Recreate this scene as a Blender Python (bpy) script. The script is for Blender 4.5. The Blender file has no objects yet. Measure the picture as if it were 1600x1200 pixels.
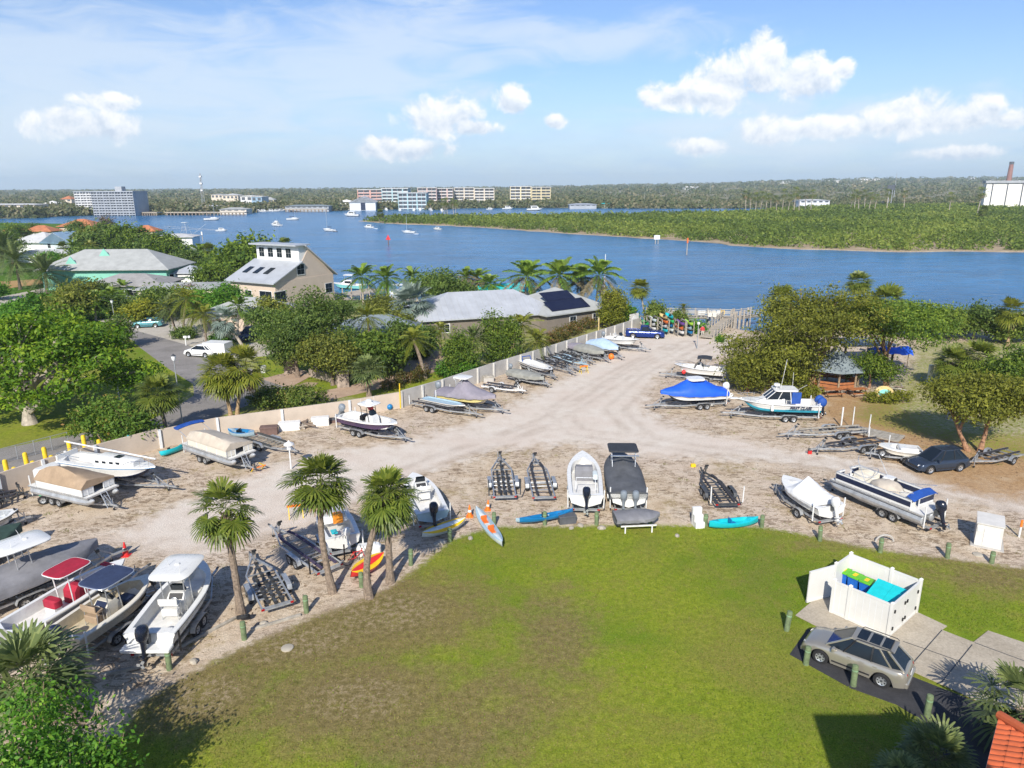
import bpy, math, random
import numpy as np
from mathutils import Vector, Matrix
from math import radians, sin, cos, pi, atan2, sqrt, hypot
sc = bpy.context.scene
COL = sc.collection
rnd = random.Random(7)
PR = np.random.default_rng(11)
# ------------------------------------------------------------------ camera
CAMH = 21.6; FPX = 1111.0; TILT = radians(15.6)
CT, ST = cos(TILT), sin(TILT)
ROLL = radians(-0.3)
CAMR = Matrix.Rotation(radians(90) - TILT, 3, 'X') @ Matrix.Rotation(ROLL, 3, 'Z')
def ray(px, py):
 d = CAMR @ Vector(((px - 800) / FPX, -(py - 600) / FPX, -1.0))
 return d.x, d.y, d.z
def G(px, py, z=0.0):
 """ground point seen at a pixel of the 1600x1200 photograph"""
 dx, dy, dz = ray(px, py)
 t = (z - CAMH) / dz
 return (dx * t, dy * t)
def Zat(Y, py, px=800):
 """height at which the picture row py meets the depth Y"""
 _, dy, dz = ray(px, py)
 return CAMH + dz / dy * Y
def depth(Y, z=0):
 return Y * CT + (CAMH - z) * ST
def wm(npx, Y, z=0):
 return npx * depth(Y, z) / FPX
def pixpoly(pts, z=0.0):
 return [G(a, b, z) for a, b in pts]
cam = bpy.data.cameras.new('camera')
cam.sensor_width = 36.0; cam.lens = 36.0 * FPX / 1600; cam.clip_start = 0.5; cam.clip_end = 30000
co = bpy.data.objects.new('camera', cam); COL.objects.link(co)
co.location = (0, 0, CAMH); co.rotation_euler = CAMR.to_euler()
sc.camera = co
sc.view_settings.view_transform = 'Standard'; sc.view_settings.look = 'None'
sc.view_settings.exposure = 0.7; sc.view_settings.gamma = 1.0
sc.cycles.max_bounces = 6; sc.cycles.diffuse_bounces = 3; sc.cycles.glossy_bounces = 2
sc.cycles.transmission_bounces = 3; sc.cycles.volume_bounces = 0; sc.cycles.transparent_max_bounces = 6
sc.cycles.caustics_reflective = False; sc.cycles.caustics_refractive = False
sc.cycles.use_denoising = True
# ------------------------------------------------------------------ materials
MATS = {}
def new_mat(name):
 m = bpy.data.materials.new(name); m.use_nodes = True
 nt = m.node_tree
 return m, nt, nt.nodes, nt.links, nt.nodes['Principled BSDF']
def rgba(c): return (c[0], c[1], c[2], 1.0)
def N(ns, t, **kw):
 n = ns.new(t)
 for k, v in kw.items():
  if k.startswith('i_'):
   n.inputs[k[2:].replace('_', ' ')].default_value = v
  else: setattr(n, k, v)
 return n
def mixc(nt, a, b, fac, mode='MIX'):
 n = nt.nodes.new('ShaderNodeMix'); n.data_type = 'RGBA'; n.blend_type = mode
 for s, x in ((0, fac), (6, a), (7, b)):
  if hasattr(x, 'is_output'): nt.links.new(x, n.inputs[s])
  else: n.inputs[s].default_value = x if s == 0 else (rgba(x) if len(x) == 3 else x)
 return n.outputs[2]
def ramp(nt, src, stops):
 n = nt.nodes.new('ShaderNodeValToRGB'); e = n.color_ramp.elements
 while len(e) < len(stops): e.new(0.5)
 for i, (p, c) in enumerate(stops):
  e[i].position = p; e[i].color = rgba(c) if len(c) == 3 else c
 nt.links.new(src, n.inputs[0]); return n.outputs[0]
def noise(nt, vec, scale, detail=4, rough=.55, dist=0.0):
 n = nt.nodes.new('ShaderNodeTexNoise')
 n.inputs['Scale'].default_value = scale; n.inputs['Detail'].default_value = detail
 n.inputs['Roughness'].default_value = rough; n.inputs['Distortion'].default_value = dist
 if vec is not None: nt.links.new(vec, n.inputs['Vector'])
 return n.outputs[0]
def mrange(nt, src, a, b, c, d, smooth=False):
 n = nt.nodes.new('ShaderNodeMapRange')
 if smooth: n.interpolation_type = 'SMOOTHSTEP'
 nt.links.new(src, n.inputs[0])
 for i, x in enumerate((a, b, c, d)): n.inputs[1 + i].default_value = x
 return n.outputs[0]
def mth(nt, op, a, b=None, c=None):
 n = nt.nodes.new('ShaderNodeMath'); n.operation = op
 for i, x in enumerate((a, b, c)):
  if x is None: continue
  if hasattr(x, 'is_output'): nt.links.new(x, n.inputs[i])
  else: n.inputs[i].default_value = x
 return n.outputs[0]
def bump(nt, src, bsdf, strength=.3, dist=.05):
 n = nt.nodes.new('ShaderNodeBump'); n.inputs['Strength'].default_value = strength
 n.inputs['Distance'].default_value = dist
 nt.links.new(src, n.inputs['Height']); nt.links.new(n.outputs[0], bsdf.inputs['Normal'])
# name: colour, roughness, metal, variation, noise scale
PAL = {
 'gel': ((.72,.72,.70),.28,0,.05,.4), 'gel_warm': ((.68,.64,.55),.3,0,.05,1), 'deckwhite': ((.70,.69,.66),.5,0,.14,2.5),
 'beige_hull': ((.62,.55,.42),.3,0,.08,1.5), 'tan_sole': ((.55,.47,.33),.6,0,.2,3), 'grey_hull': ((.34,.34,.36),.3,0,.1,2),
 'purple_hull': ((.075,.045,.10),.22,0,.1,2), 'navy': ((.015,.022,.055),.4,0,.2,3), 'navy_gloss': ((.012,.02,.06),.15,0,.1,3),
 'teal_boat': ((.06,.32,.36),.3,0,.1,2), 'yellow_hull': ((.70,.60,.25),.35,0,.1,2), 'blue_boat': ((.02,.12,.42),.3,0,.15,2),
 'seafoam': ((.25,.62,.55),.3,0,.1,2), 'light_blue': ((.35,.48,.56),.4,0,.1,2), 'bottom_paint': ((.035,.05,.10),.7,0,.25,3),
 'teal_bottom': ((.02,.26,.36),.5,0,.2,2),
 'black': ((.012,.012,.014),.35,0,.2,5), 'rubber': ((.018,.018,.02),.8,0,.3,8), 'glass': ((.012,.018,.026),.08,0,0,1),
 'ob_black': ((.012,.016,.03),.22,0,.1,4), 'ob_grey': ((.22,.25,.28),.3,0,.1,4), 'ob_white': ((.75,.75,.74),.3,0,.08,4),
 'galv': ((.46,.48,.50),.42,.55,.25,3), 'alu': ((.62,.64,.66),.32,.7,.15,2), 'alu_dull': ((.50,.52,.54),.45,.5,.25,2), 'chrome': ((.8,.8,.8),.12,1,0,1),
 'steel_dark': ((.08,.085,.09),.5,.3,.3,3), 'painted_white': ((.70,.70,.69),.5,0,.18,2), 'rust': ((.18,.075,.04),.8,0,.5,4),
 'carpet': ((.035,.035,.045),.95,0,.3,6), 'bunk_purple': ((.06,.045,.09),.9,0,.3,6), 'wood': ((.30,.22,.14),.8,0,.4,3), 'wood_grey': ((.36,.33,.28),.85,0,.35,3),
 'wood_dark': ((.10,.06,.04),.8,0,.4,3), 'wood_red': ((.38,.14,.05),.7,0,.3,3),
 'tarp_tan': ((.36,.26,.17),.85,0,.18,1.5), 'tarp_sand': ((.50,.44,.36),.85,0,.15,1.5), 'tarp_grey': ((.20,.20,.215),.8,0,.2,1.3), 'tarp_dark': ((.085,.09,.10),.75,0,.25,1.4),
 'tarp_lilac': ((.25,.23,.27),.85,0,.15,1.3), 'tarp_olive': ((.28,.28,.25),.85,0,.2,1.5), 'tarp_blue': ((.01,.10,.62),.6,0,.15,1.5), 'tarp_paleblue': ((.42,.55,.72),.7,0,.12,1.5),
 'tarp_white': ((.74,.74,.74),.7,0,.12,1.5), 'tarp_green': ((.03,.06,.045),.8,0,.3,2), 'canvas_red': ((.36,.012,.035),.75,0,.2,2), 'canvas_navy': ((.03,.045,.10),.7,0,.2,2),
 'canvas_blue': ((.012,.07,.32),.7,0,.2,2), 'canvas_black': ((.03,.033,.04),.7,0,.2,2), 'orange_hatch': ((.75,.26,.02),.5,0,.3,3),
 'red': ((.55,.02,.02),.4,0,.1,3), 'bright_red': ((.70,.03,.03),.4,0,.1,3), 'orange': ((.85,.20,.02),.5,0,.12,4), 'yellow': ((.80,.50,.01),.5,0,.15,3), 'lime': ((.35,.60,.05),.5,0,.1,3),
 'turquoise': ((.01,.48,.55),.42,0,.1,2), 'kayak_blue': ((.01,.17,.40),.4,0,.15,2), 'kayak_green': ((.03,.48,.12),.4,0,.15,2), 'kayak_purple': ((.16,.06,.28),.4,0,.15,2),
 'kayak_orange': ((.72,.16,.03),.4,0,.15,2), 'kayak_pale': ((.60,.66,.66),.4,0,.1,2), 'kayak_tan': ((.62,.46,.20),.5,0,.15,2), 'kayak_white': ((.75,.74,.72),.4,0,.1,2),
 'bollard': ((.15,.20,.10),.85,0,.35,4), 'bollard_top': ((.22,.36,.20),.8,0,.3,4), 'bolyellow': ((.75,.52,.02),.6,0,.2,3),
 'vinyl': ((.70,.69,.65),.45,0,.06,1), 'utility': ((.62,.60,.56),.5,0,.1,1.5), 'bin_blue': ((.01,.13,.52),.5,0,.12,2), 'bin_lid': ((.10,.42,.02),.5,0,.12,2), 'dumpster': ((.01,.52,.56),.55,0,.12,2), 'dumpster_body': ((.02,.16,.22),.6,0,.2,2),
 'concrete': ((.42,.38,.31),.9,0,.18,.6), 'concrete_grey': ((.44,.42,.39),.9,0,.2,.5), 'wallbeige': ((.56,.47,.38),.9,0,.10,.7), 'wallpost': ((.60,.58,.54),.9,0,.12,1), 'pipe_white': ((.72,.74,.76),.5,0,.08,2),
 'stone': ((.33,.27,.22),.9,0,.4,2.5), 'rock': ((.40,.36,.30),.95,0,.4,2),
 'silver_paint': ((.42,.39,.33),.25,.55,0,1), 'dark_paint': ((.045,.062,.095),.22,.45,0,1), 'blue_paint': ((.012,.035,.19),.2,.3,0,1), 'white_paint': ((.78,.78,.78),.25,0,0,1), 'teal_paint': ((.10,.28,.32),.3,.2,.1,1), 'grey_paint': ((.25,.26,.28),.3,.3,.05,1),
 'trimblack': ((.02,.02,.022),.5,0,.1,3), 'lamp_white': ((.8,.8,.8),.2,0,0,1), 'lamp_red': ((.35,.01,.01),.2,0,0,1), 'lamp_amber': ((.7,.25,.02),.3,0,0,1),
 'roof_metal': ((.45,.47,.50),.45,.15,.12,.5), 'roof_grey': ((.36,.37,.36),.85,0,.15,.6), 'roof_shingle': ((.30,.29,.28),.9,0,.2,.8), 'roof_tile': ((.60,.13,.045),.8,0,.16,1.5), 'roof_orange': ((.46,.17,.075),.8,0,.25,.5),
 'roof_slate': ((.20,.24,.26),.7,0,.2,.7), 'roof_pale': ((.50,.50,.50),.8,0,.12,.4), 'solar': ((.012,.014,.035),.15,0,.15,1), 'metal_blue': ((.30,.44,.58),.4,.2,.15,.5),
 'house_pink': ((.58,.47,.38),.9,0,.06,.7), 'house_green': ((.22,.52,.42),.9,0,.08,.7), 'house_white': ((.72,.72,.70),.85,0,.06,.7), 'house_paleblue': ((.58,.64,.68),.85,0,.06,.7), 'house_taupe': ((.20,.17,.14),.9,0,.1,.7), 'house_cream': ((.62,.56,.44),.9,0,.08,.7), 'house_teal': ((.06,.20,.26),.9,0,.1,.7),
 'condo_white': ((.66,.66,.66),.8,0,.08,.2), 'condo_grey': ((.36,.38,.41),.8,0,.12,.2), 'condo_dark': ((.09,.10,.12),.3,0,.2,.2), 'condo_salmon': ((.58,.33,.28),.85,0,.1,.2), 'condo_pink': ((.62,.46,.43),.85,0,.1,.2), 'condo_teal': ((.38,.54,.58),.85,0,.1,.2), 'condo_cream': ((.66,.58,.48),.85,0,.1,.2), 'condo_yellow': ((.62,.53,.34),.85,0,.1,.2), 'condo_paleyel': ((.68,.60,.40),.85,0,.1,.2),
 'brick': ((.28,.14,.12),.9,0,.2,.5), 'tank_white': ((.82,.80,.76),.7,0,.06,.1), 'seawall': ((.22,.17,.13),.9,0,.3,.3), 'dock_wood': ((.40,.35,.28),.85,0,.25,1.5), 'rail_grey': ((.42,.40,.36),.85,0,.25,2),
 'skin': ((.55,.33,.24),.6,0,.05,4), 'shirt_red': ((.62,.04,.05),.8,0,.1,4), 'pants': ((.50,.47,.42),.85,0,.1,4), 'hair': ((.05,.03,.02),.6,0,.1,4),
 'brown_box': ((.16,.10,.085),.7,0,.2,2), 'branch': ((.28,.19,.13),.95,0,.4,5), 'greenmesh': ((.04,.30,.14),.8,0,.4,5), 'cushion': ((.70,.66,.58),.8,0,.08,3),
 'trunk': ((.20,.15,.115),.95,0,.45,5), 'trunk_palm': ((.24,.185,.14),.95,0,.5,7), 'trunk_pale': ((.40,.35,.29),.9,0,.35,3), 'trunk_tan': ((.38,.26,.15),.95,0,.5,6), 'trunk_red': ((.34,.19,.11),.95,0,.45,5),
}
def M(k):
 if k in MATS: return MATS[k]
 c, ro, me, var, ns = PAL[k]
 m, nt, nodes, links, b = new_mat(k)
 b.inputs['Roughness'].default_value = ro; b.inputs['Metallic'].default_value = me
 if var:
  tc = nodes.new('ShaderNodeTexCoord')
  n = noise(nt, tc.outputs['Object'], ns, 6, .65)
  f = mrange(nt, n, .28, .72, 1 - var * 1.3, 1 + var)
  links.new(mixc(nt, rgba(c), f, 1.0, 'MULTIPLY'), b.inputs['Base Color'])
  n2 = noise(nt, tc.outputs['Object'], ns * 7, 3, .6)
  links.new(mrange(nt, n2, .3, .7, max(.04, ro - .1), min(1, ro + .12)), b.inputs['Roughness'])
  if ro > .65: bump(nt, n2, b, .25, .03)
 else: b.inputs['Base Color'].default_value = rgba(c)
 if k == 'glass': b.inputs['Specular IOR Level'].default_value = .3
 MATS[k] = m; return m
# ------------------------------------------------------------------ mesh builder
class MB:
 def __init__(s): s.v = []; s.f = []; s.mi = []; s.ms = []; s.T = None
 def _m(s, k):
  if k not in s.ms: s.ms.append(k)
  return s.ms.index(k)
 def add(s, vs, fs, k):
  o = len(s.v); i = s._m(k)
  s.v += [tuple(s.T @ Vector(p)) for p in vs] if s.T else [tuple(p) for p in vs]
  for f in fs: s.f.append([a + o for a in f]); s.mi.append(i)
  return s
 def box(s, c, d, k, rz=0, top=1.0, ry=0, rx=0):
  x, y, z = d[0] / 2, d[1] / 2, d[2] / 2
  vs = [(-x,-y,-z),(x,-y,-z),(x,y,-z),(-x,y,-z),(-x*top,-y*top,z),(x*top,-y*top,z),(x*top,y*top,z),(-x*top,y*top,z)]
  R = Matrix.Translation(c) @ Matrix.Rotation(rz, 4, 'Z') @ Matrix.Rotation(ry, 4, 'Y') @ Matrix.Rotation(rx, 4, 'X')
  return s.add([R @ Vector(p) for p in vs], [(0,3,2,1),(4,5,6,7),(0,1,5,4),(1,2,6,5),(2,3,7,6),(3,0,4,7)], k)
 def bx(s, x0, x1, y0, y1, z0, z1, k):
  return s.box(((x0+x1)/2,(y0+y1)/2,(z0+z1)/2), (x1-x0,y1-y0,z1-z0), k)
 def rbox(s, c, d, k, r=.05, rz=0):
  """box with rounded vertical edges and a chamfered top"""
  x, y, z = d[0]/2, d[1]/2, d[2]/2; r = min(r, x*.9, y*.9)
  ring = []
  for qx, qy, a0 in ((1,1,0),(-1,1,90),(-1,-1,180),(1,-1,270)):
   for a in (0, 45, 90):
    t = radians(a0 + a); ring.append((qx*(x-r)+r*cos(t), qy*(y-r)+r*sin(t)))
  ch = min(r*.6, z*.5)
  kx = (x-ch)/x; ky = (y-ch)/y
  R = [[(a, b, -z) for a, b in ring], [(a, b, z-ch) for a, b in ring], [(a*kx, b*ky, z) for a, b in ring]]
  T = Matrix.Translation(c) @ Matrix.Rotation(rz, 4, 'Z')
  return s.loft([[T @ Vector(p) for p in q] for q in R], k)
 def loft(s, rings, k, closed=True, c0=True, c1=True, kmap=None):
  n = len(rings[0]); vs = [p for r in rings for p in r]
  lim = n if closed else n - 1
  if kmap is None:
   fs = [(i*n+j, i*n+(j+1) % n, (i+1)*n+(j+1) % n, (i+1)*n+j) for i in range(len(rings)-1) for j in range(lim)]
   if c0: fs.append(tuple(range(n))[::-1])
   if c1: fs.append(tuple((len(rings)-1)*n + j for j in range(n)))
   return s.add(vs, fs, k)
  o = len(s.v); s.v += [tuple(s.T @ Vector(p)) for p in vs] if s.T else [tuple(p) for p in vs]
  for i in range(len(rings)-1):
   for j in range(lim):
    kk = kmap(i, j)
    if kk is None: continue
    s.f.append([o+i*n+j, o+i*n+(j+1) % n, o+(i+1)*n+(j+1) % n, o+(i+1)*n+j]); s.mi.append(s._m(kk))
  if c0: s.f.append([o+j for j in range(n)][::-1]); s.mi.append(s._m(k))
  if c1: s.f.append([o+(len(rings)-1)*n+j for j in range(n)]); s.mi.append(s._m(k))
  return s
 def beam(s, p, q, w, h, k):
  p, q = Vector(p), Vector(q); d = (q-p).normalized()
  up = Vector((0,0,1)) if abs(d.z) < .95 else Vector((1,0,0))
  a = d.cross(up).normalized() * w/2; b = a.normalized().cross(d) * h/2
  R = [[e+a+b, e-a+b, e-a-b, e+a-b] for e in (p, q)]
  return s.loft(R, k)
 def tube(s, pts, r, k, n=6, cap=True):
  pts = [Vector(p) for p in pts]; rr = r if isinstance(r, (list, tuple)) else [r]*len(pts)
  rings = []; prev = None
  for i, p in enumerate(pts):
   d = (pts[min(i+1, len(pts)-1)] - pts[max(i-1, 0)])
   d = d.normalized() if d.length > 1e-9 else Vector((0,0,1))
   if prev is None:
    up = Vector((0,0,1)) if abs(d.z) < .9 else Vector((1,0,0)); a = d.cross(up).normalized()
   else:
    a = prev - d * prev.dot(d); a = a.normalized() if a.length > 1e-6 else d.orthogonal().normalized()
   prev = a; b = d.cross(a)
   rings.append([p + (a*cos(2*pi*j/n) + b*sin(2*pi*j/n))*rr[i] for j in range(n)])
  return s.loft(rings, k, True, cap, cap)
 def ball(s, c, r, k, nu=10, nv=6):
  rx, ry, rz = r if isinstance(r, (tuple, list)) else (r, r, r)
  rings = []
  for i in range(nv+1):
   t = -pi/2 + pi*(i if 0 < i < nv else (i*.98 + .01*nv))/nv
   rings.append([(c[0]+rx*cos(t)*cos(2*pi*j/nu), c[1]+ry*cos(t)*sin(2*pi*j/nu), c[2]+rz*sin(t)) for j in range(nu)])
  return s.loft(rings, k)
 def lathe(s, c, prof, k, n=12, ax='Z', cap=True):
  rings = []
  for r, z in prof:
   q = []
   for j in range(n):
    a = 2*pi*j/n; p = (r*cos(a), r*sin(a), z)
    if ax == 'Y': p = (p[0], p[2], p[1])
    elif ax == 'X': p = (p[2], p[0], p[1])
    q.append((c[0]+p[0], c[1]+p[1], c[2]+p[2]))
   rings.append(q)
  return s.loft(rings, k, True, cap, cap)
 def prism(s, poly, z0, z1, k):
  n = len(poly); vs = [(a, b, z0) for a, b in poly] + [(a, b, z1) for a, b in poly]
  return s.add(vs, [tuple(range(n))[::-1], tuple(range(n, 2*n))] + [(i, (i+1) % n, n+(i+1) % n, n+i) for i in range(n)], k)
 def poly(s, pts, k): return s.add(pts, [tuple(range(len(pts)))], k)
 def build(s, name, parent=None, loc=None, rz=0, smooth=.6):
  me = bpy.data.meshes.new(name); me.from_pydata(s.v, [], s.f)
  for k in s.ms: me.materials.append(M(k) if isinstance(k, str) else k)
  me.polygons.foreach_set('material_index', s.mi)
  if smooth:
   me.shade_smooth(); me.set_sharp_from_angle(angle=smooth)
  me.validate(); me.update()
  return link(name, me, parent, loc, rz)
def link(name, me, parent=None, loc=None, rz=0):
 o = bpy.data.objects.new(name, me); COL.objects.link(o)
 if parent is not None: o.parent = parent
 if loc is not None: o.location = loc if len(loc) == 3 else (loc[0], loc[1], 0)
 if rz: o.rotation_euler = (0, 0, rz)
 return o
def tag(o, label, cat, group=None):
 o['label'] = label; o['category'] = cat
 if group: o['group'] = group
 return o
def thing(name, label, cat, loc=(0,0,0), rz=0, group=None):
 o = link(name, None, None, loc, rz); o.empty_display_size = .2
 return tag(o, label, cat, group)
def solo(mb, name, label, cat, loc=(0,0,0), rz=0, group=None, smooth=.6):
 return tag(mb.build(name, None, loc, rz, smooth), label, cat, group)
def part(mb, name, parent, label=None, smooth=.6):
 o = mb.build(name, parent, None, 0, smooth)
 if label: o['label'] = label
 return o
def copy_tree(o, parent=None, loc=None, rz=None, label=None):
 c = o.copy(); COL.objects.link(c)
 if parent is not None: c.parent = parent
 if loc is not None: c.location = loc if len(loc) == 3 else (loc[0], loc[1], 0)
 if rz is not None: c.rotation_euler = (0, 0, rz)
 if label: c['label'] = label
 for ch in o.children: copy_tree(ch, c)
 return c
def struct(o, kind='structure'):
 o['kind'] = kind; return o
def np_mesh(name, V, F, mat, attr=None):
 """V (n,3), F (m,k) arrays"""
 me = bpy.data.meshes.new(name); k = F.shape[1]
 me.vertices.add(len(V)); me.vertices.foreach_set('co', V.astype(np.float32).ravel())
 me.loops.add(F.size); me.loops.foreach_set('vertex_index', F.astype(np.int32).ravel())
 me.polygons.add(len(F)); me.polygons.foreach_set('loop_start', np.arange(0, F.size, k, dtype=np.int32))
 me.polygons.foreach_set('loop_total', np.full(len(F), k, dtype=np.int32))
 me.materials.append(mat)
 if attr is not None:
  for an, arr in attr.items():
   a = me.attributes.new(an, 'FLOAT_COLOR', 'POINT'); a.data.foreach_set('color', arr.astype(np.float32).ravel())
 me.update(calc_edges=True)
 return me
# ------------------------------------------------------------------ light, sky, air
SUN_EL, SUN_AZ = 36.0, 190.0           # sun behind the camera, a little to its left
sd = Vector((sin(radians(SUN_AZ))*cos(radians(SUN_EL)), cos(radians(SUN_AZ))*cos(radians(SUN_EL)), sin(radians(SUN_EL))))
L = bpy.data.lights.new('sun', 'SUN'); L.energy = 3.75; L.angle = radians(.5); L.color = (1, .94, .83)
lo = bpy.data.objects.new('sun', L); COL.objects.link(lo); lo.location = (0, 0, 200)
lo.rotation_euler = (-sd).to_track_quat('-Z', 'Y').to_euler()
def make_world():
 w = bpy.data.worlds.new('World'); sc.world = w; w.use_nodes = True
 nt = w.node_tree; ns, lk = nt.nodes, nt.links
 for n in list(ns): ns.remove(n)
 out = ns.new('ShaderNodeOutputWorld')
 sky = ns.new('ShaderNodeTexSky'); sky.sky_type = 'NISHITA'; sky.sun_disc = False
 sky.sun_elevation = radians(SUN_EL); sky.sun_rotation = radians(SUN_AZ)
 sky.air_density = 1.0; sky.dust_density = .6; sky.ozone_density = 2.2; sky.altitude = 20
 b1 = ns.new('ShaderNodeBackground'); b1.inputs[1].default_value = .082
 lk.new(mixc(nt, sky.outputs[0], (.83,.92,1.13), 1.0, 'MULTIPLY'), b1.inputs[0])
 tc = ns.new('ShaderNodeTexCoord')
 sx = ns.new('ShaderNodeSeparateXYZ'); lk.new(tc.outputs['Generated'], sx.inputs[0])
 az = mth(nt, 'ARCTAN2', sx.outputs[0], sx.outputs[1]); el = mth(nt, 'ARCSINE', sx.outputs[2])
 cv = ns.new('ShaderNodeCombineXYZ'); lk.new(az, cv.inputs[0]); lk.new(el, cv.inputs[1])
 def ang(px, py):
  d = Vector(ray(px, py)).normalized(); return atan2(d.x, d.y), math.asin(d.z)
 big = noise(nt, cv.outputs[0], 26, 7, .62, .3)
 vm = ns.new('ShaderNodeVectorMath'); vm.operation = 'ADD'; vm.inputs[1].default_value = (.004, .012, 0); lk.new(cv.outputs[0], vm.inputs[0])
 big2 = noise(nt, vm.outputs[0], 26, 7, .62, .3)
 def ell(c):
  x, y, a, b = c; u, v = ang(x, y)
  sb = ns.new('ShaderNodeVectorMath'); sb.operation = 'SUBTRACT'; sb.inputs[1].default_value = (u, v, 0); lk.new(cv.outputs[0], sb.inputs[0])
  ml = ns.new('ShaderNodeVectorMath'); ml.operation = 'MULTIPLY'; ml.inputs[1].default_value = (FPX/a, FPX/b, 0); lk.new(sb.outputs[0], ml.inputs[0])
  ln = ns.new('ShaderNodeVectorMath'); ln.operation = 'LENGTH'; lk.new(ml.outputs[0], ln.inputs[0])
  sp = ns.new('ShaderNodeSeparateXYZ'); lk.new(ml.outputs[0], sp.inputs[0])
  return mth(nt, 'SUBTRACT', 1.0, ln.outputs['Value']), sp.outputs[1]
 def field(cs):
  acc = hgt = None
  for c in cs:
   d, y = ell(c)
   wy = mth(nt, 'MULTIPLY', mth(nt, 'MAXIMUM', d, 0.0), y)
   acc = d if acc is None else mth(nt, 'MAXIMUM', acc, d)
   hgt = wy if hgt is None else mth(nt, 'ADD', hgt, wy)
  return acc, hgt
 puffs = [(1190,98,42,44),(1130,128,70,44),(1050,150,58,24),(1262,128,46,36),(1318,105,16,16),(690,182,68,34),(742,200,44,13),(802,156,32,26),
    (628,234,86,18),(600,226,40,14),(138,196,78,24),(96,182,30,14),(1098,228,46,16),(1410,176,70,30),(1480,184,60,20),(1200,202,52,22),(1300,196,80,18),(1536,172,30,20),(1592,186,40,15),(1490,240,60,12),(870,190,20,12),(170,158,40,14)]
 acc, hgt = field(puffs)
 amp = mth(nt, 'MULTIPLY', mth(nt, 'SUBTRACT', big, .5), 2.1)
 val = mth(nt, 'ADD', acc, amp)
 dens = mrange(nt, val, -.05, .48, 0, .98, True)
 lightv = mth(nt, 'ADD', mth(nt, 'MULTIPLY', mth(nt, 'SUBTRACT', big, big2), 2.2), mth(nt, 'MULTIPLY', hgt, .9))
 ccol = ramp(nt, mrange(nt, lightv, -.42, .35, 0, 1), [(0, (.60,.69,.82)), (.45, (.80,.85,.92)), (1, (1.0,1.0,1.0))])
 # high thin cloud
 veil, _ = field([(250,120,560,120),(520,110,300,80),(60,180,300,120),(620,60,240,80),(1300,205,480,60),(900,60,300,40)])
 mp = ns.new('ShaderNodeMapping'); mp.inputs['Scale'].default_value = (4.5, 17, 1); mp.inputs['Rotation'].default_value = (0, 0, radians(8)); lk.new(cv.outputs[0], mp.inputs[0])
 wsp = noise(nt, mp.outputs[0], 1.6, 7, .6, .9)
 vd = mth(nt, 'MULTIPLY', mrange(nt, mth(nt, 'ADD', veil, mth(nt, 'MULTIPLY', mth(nt, 'SUBTRACT', wsp, .5), 2.2)), -.02, .9, 0, 1, True), .66)
 low = mrange(nt, el, .0, .17, .92, 0, True)
 lowm = mth(nt, 'MULTIPLY', low, mrange(nt, noise(nt, mp.outputs[0], 2.5, 5, .6), .35, .7, .55, 1))
 b2 = ns.new('ShaderNodeBackground'); b2.inputs[1].default_value = .62; b2.inputs[0].default_value = (.78,.88,1,1)
 b3 = ns.new('ShaderNodeBackground'); b3.inputs[1].default_value = .70; lk.new(ccol, b3.inputs[0])
 m1 = ns.new('ShaderNodeMixShader'); b4 = ns.new('ShaderNodeBackground'); b4.inputs[0].default_value = (.33,.45,.60,1); m0 = ns.new('ShaderNodeMixShader'); lk.new(lowm, m0.inputs[0]); lk.new(b1.outputs[0], m0.inputs[1]); lk.new(b4.outputs[0], m0.inputs[2]); lk.new(vd, m1.inputs[0]); lk.new(m0.outputs[0], m1.inputs[1]); lk.new(b2.outputs[0], m1.inputs[2])
 m2 = ns.new('ShaderNodeMixShader'); lk.new(dens, m2.inputs[0]); lk.new(m1.outputs[0], m2.inputs[1]); lk.new(b3.outputs[0], m2.inputs[2])
 lk.new(m2.outputs[0], out.inputs[0])
make_world()
# ------------------------------------------------------------------ zones of the ground
def sdp(P, poly):
 """signed distance to a polygon, negative inside"""
 A = np.array(poly, float); B = np.roll(A, -1, 0)
 d = np.full(len(P), 1e9); ins = np.zeros(len(P), bool)
 for (ax, ay), (bx, by) in zip(A, B):
  ex, ey = bx-ax, by-ay; wx, wy = P[:,0]-ax, P[:,1]-ay
  t = np.clip((wx*ex + wy*ey)/(ex*ex+ey*ey+1e-9), 0, 1)
  d = np.minimum(d, (wx-ex*t)**2 + (wy-ey*t)**2)
  c = ((ay > P[:,1]) != (by > P[:,1])) & (P[:,0] < ex*(P[:,1]-ay)/((by-ay) if by != ay else 1e-9) + ax)
  ins ^= c
 d = np.sqrt(d); return np.where(ins, -d, d)
def soft(sd_, w): return np.clip(.5 - sd_/(2*w), 0, 1)
def spots(P, lst):
 o = np.zeros(len(P))
 for px, py, rx, ry, a in lst:
  x, y = G(px, py); o = np.maximum(o, a*np.clip(1.25 - np.hypot((P[:,0]-x)/rx, (P[:,1]-y)/ry), 0, 1))
 return o
ROAD = pixpoly([(1030,518),(1150,522),(1140,552),(1048,572),(1008,610),(1005,640),(1060,670),(1150,688),(1250,708),(1350,720),(1450,742),(1620,760),(1620,806),(1480,775),(1320,738),(1220,722),(1100,714),(1000,712),(900,692),(780,700),(690,728),(590,765),(520,805),(400,842),(330,862),(240,864),(180,842),(250,800),(350,760),(440,722),(560,700),(640,690),(740,660),(830,620),(900,582),(960,548)])
LAWN = pixpoly([(1900,905),(1600,888),(1480,872),(1373,860),(1282,840),(1189,823),(1016,820),(850,823),(771,823),(705,843),(655,885),(600,922),(480,968),(390,1006),(300,1050),(215,1100),(150,1200),(60,1500),(2300,1500)])
RGRASS = pixpoly([(1300,650),(1345,668),(1440,690),(1640,735),(1900,760),(1900,520),(1600,525),(1412,535),(1400,575),(1330,620)])
RDRY = pixpoly([(1270,640),(1330,690),(1500,770),(1700,790),(1700,740),(1480,690),(1400,625),(1290,610)])
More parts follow.
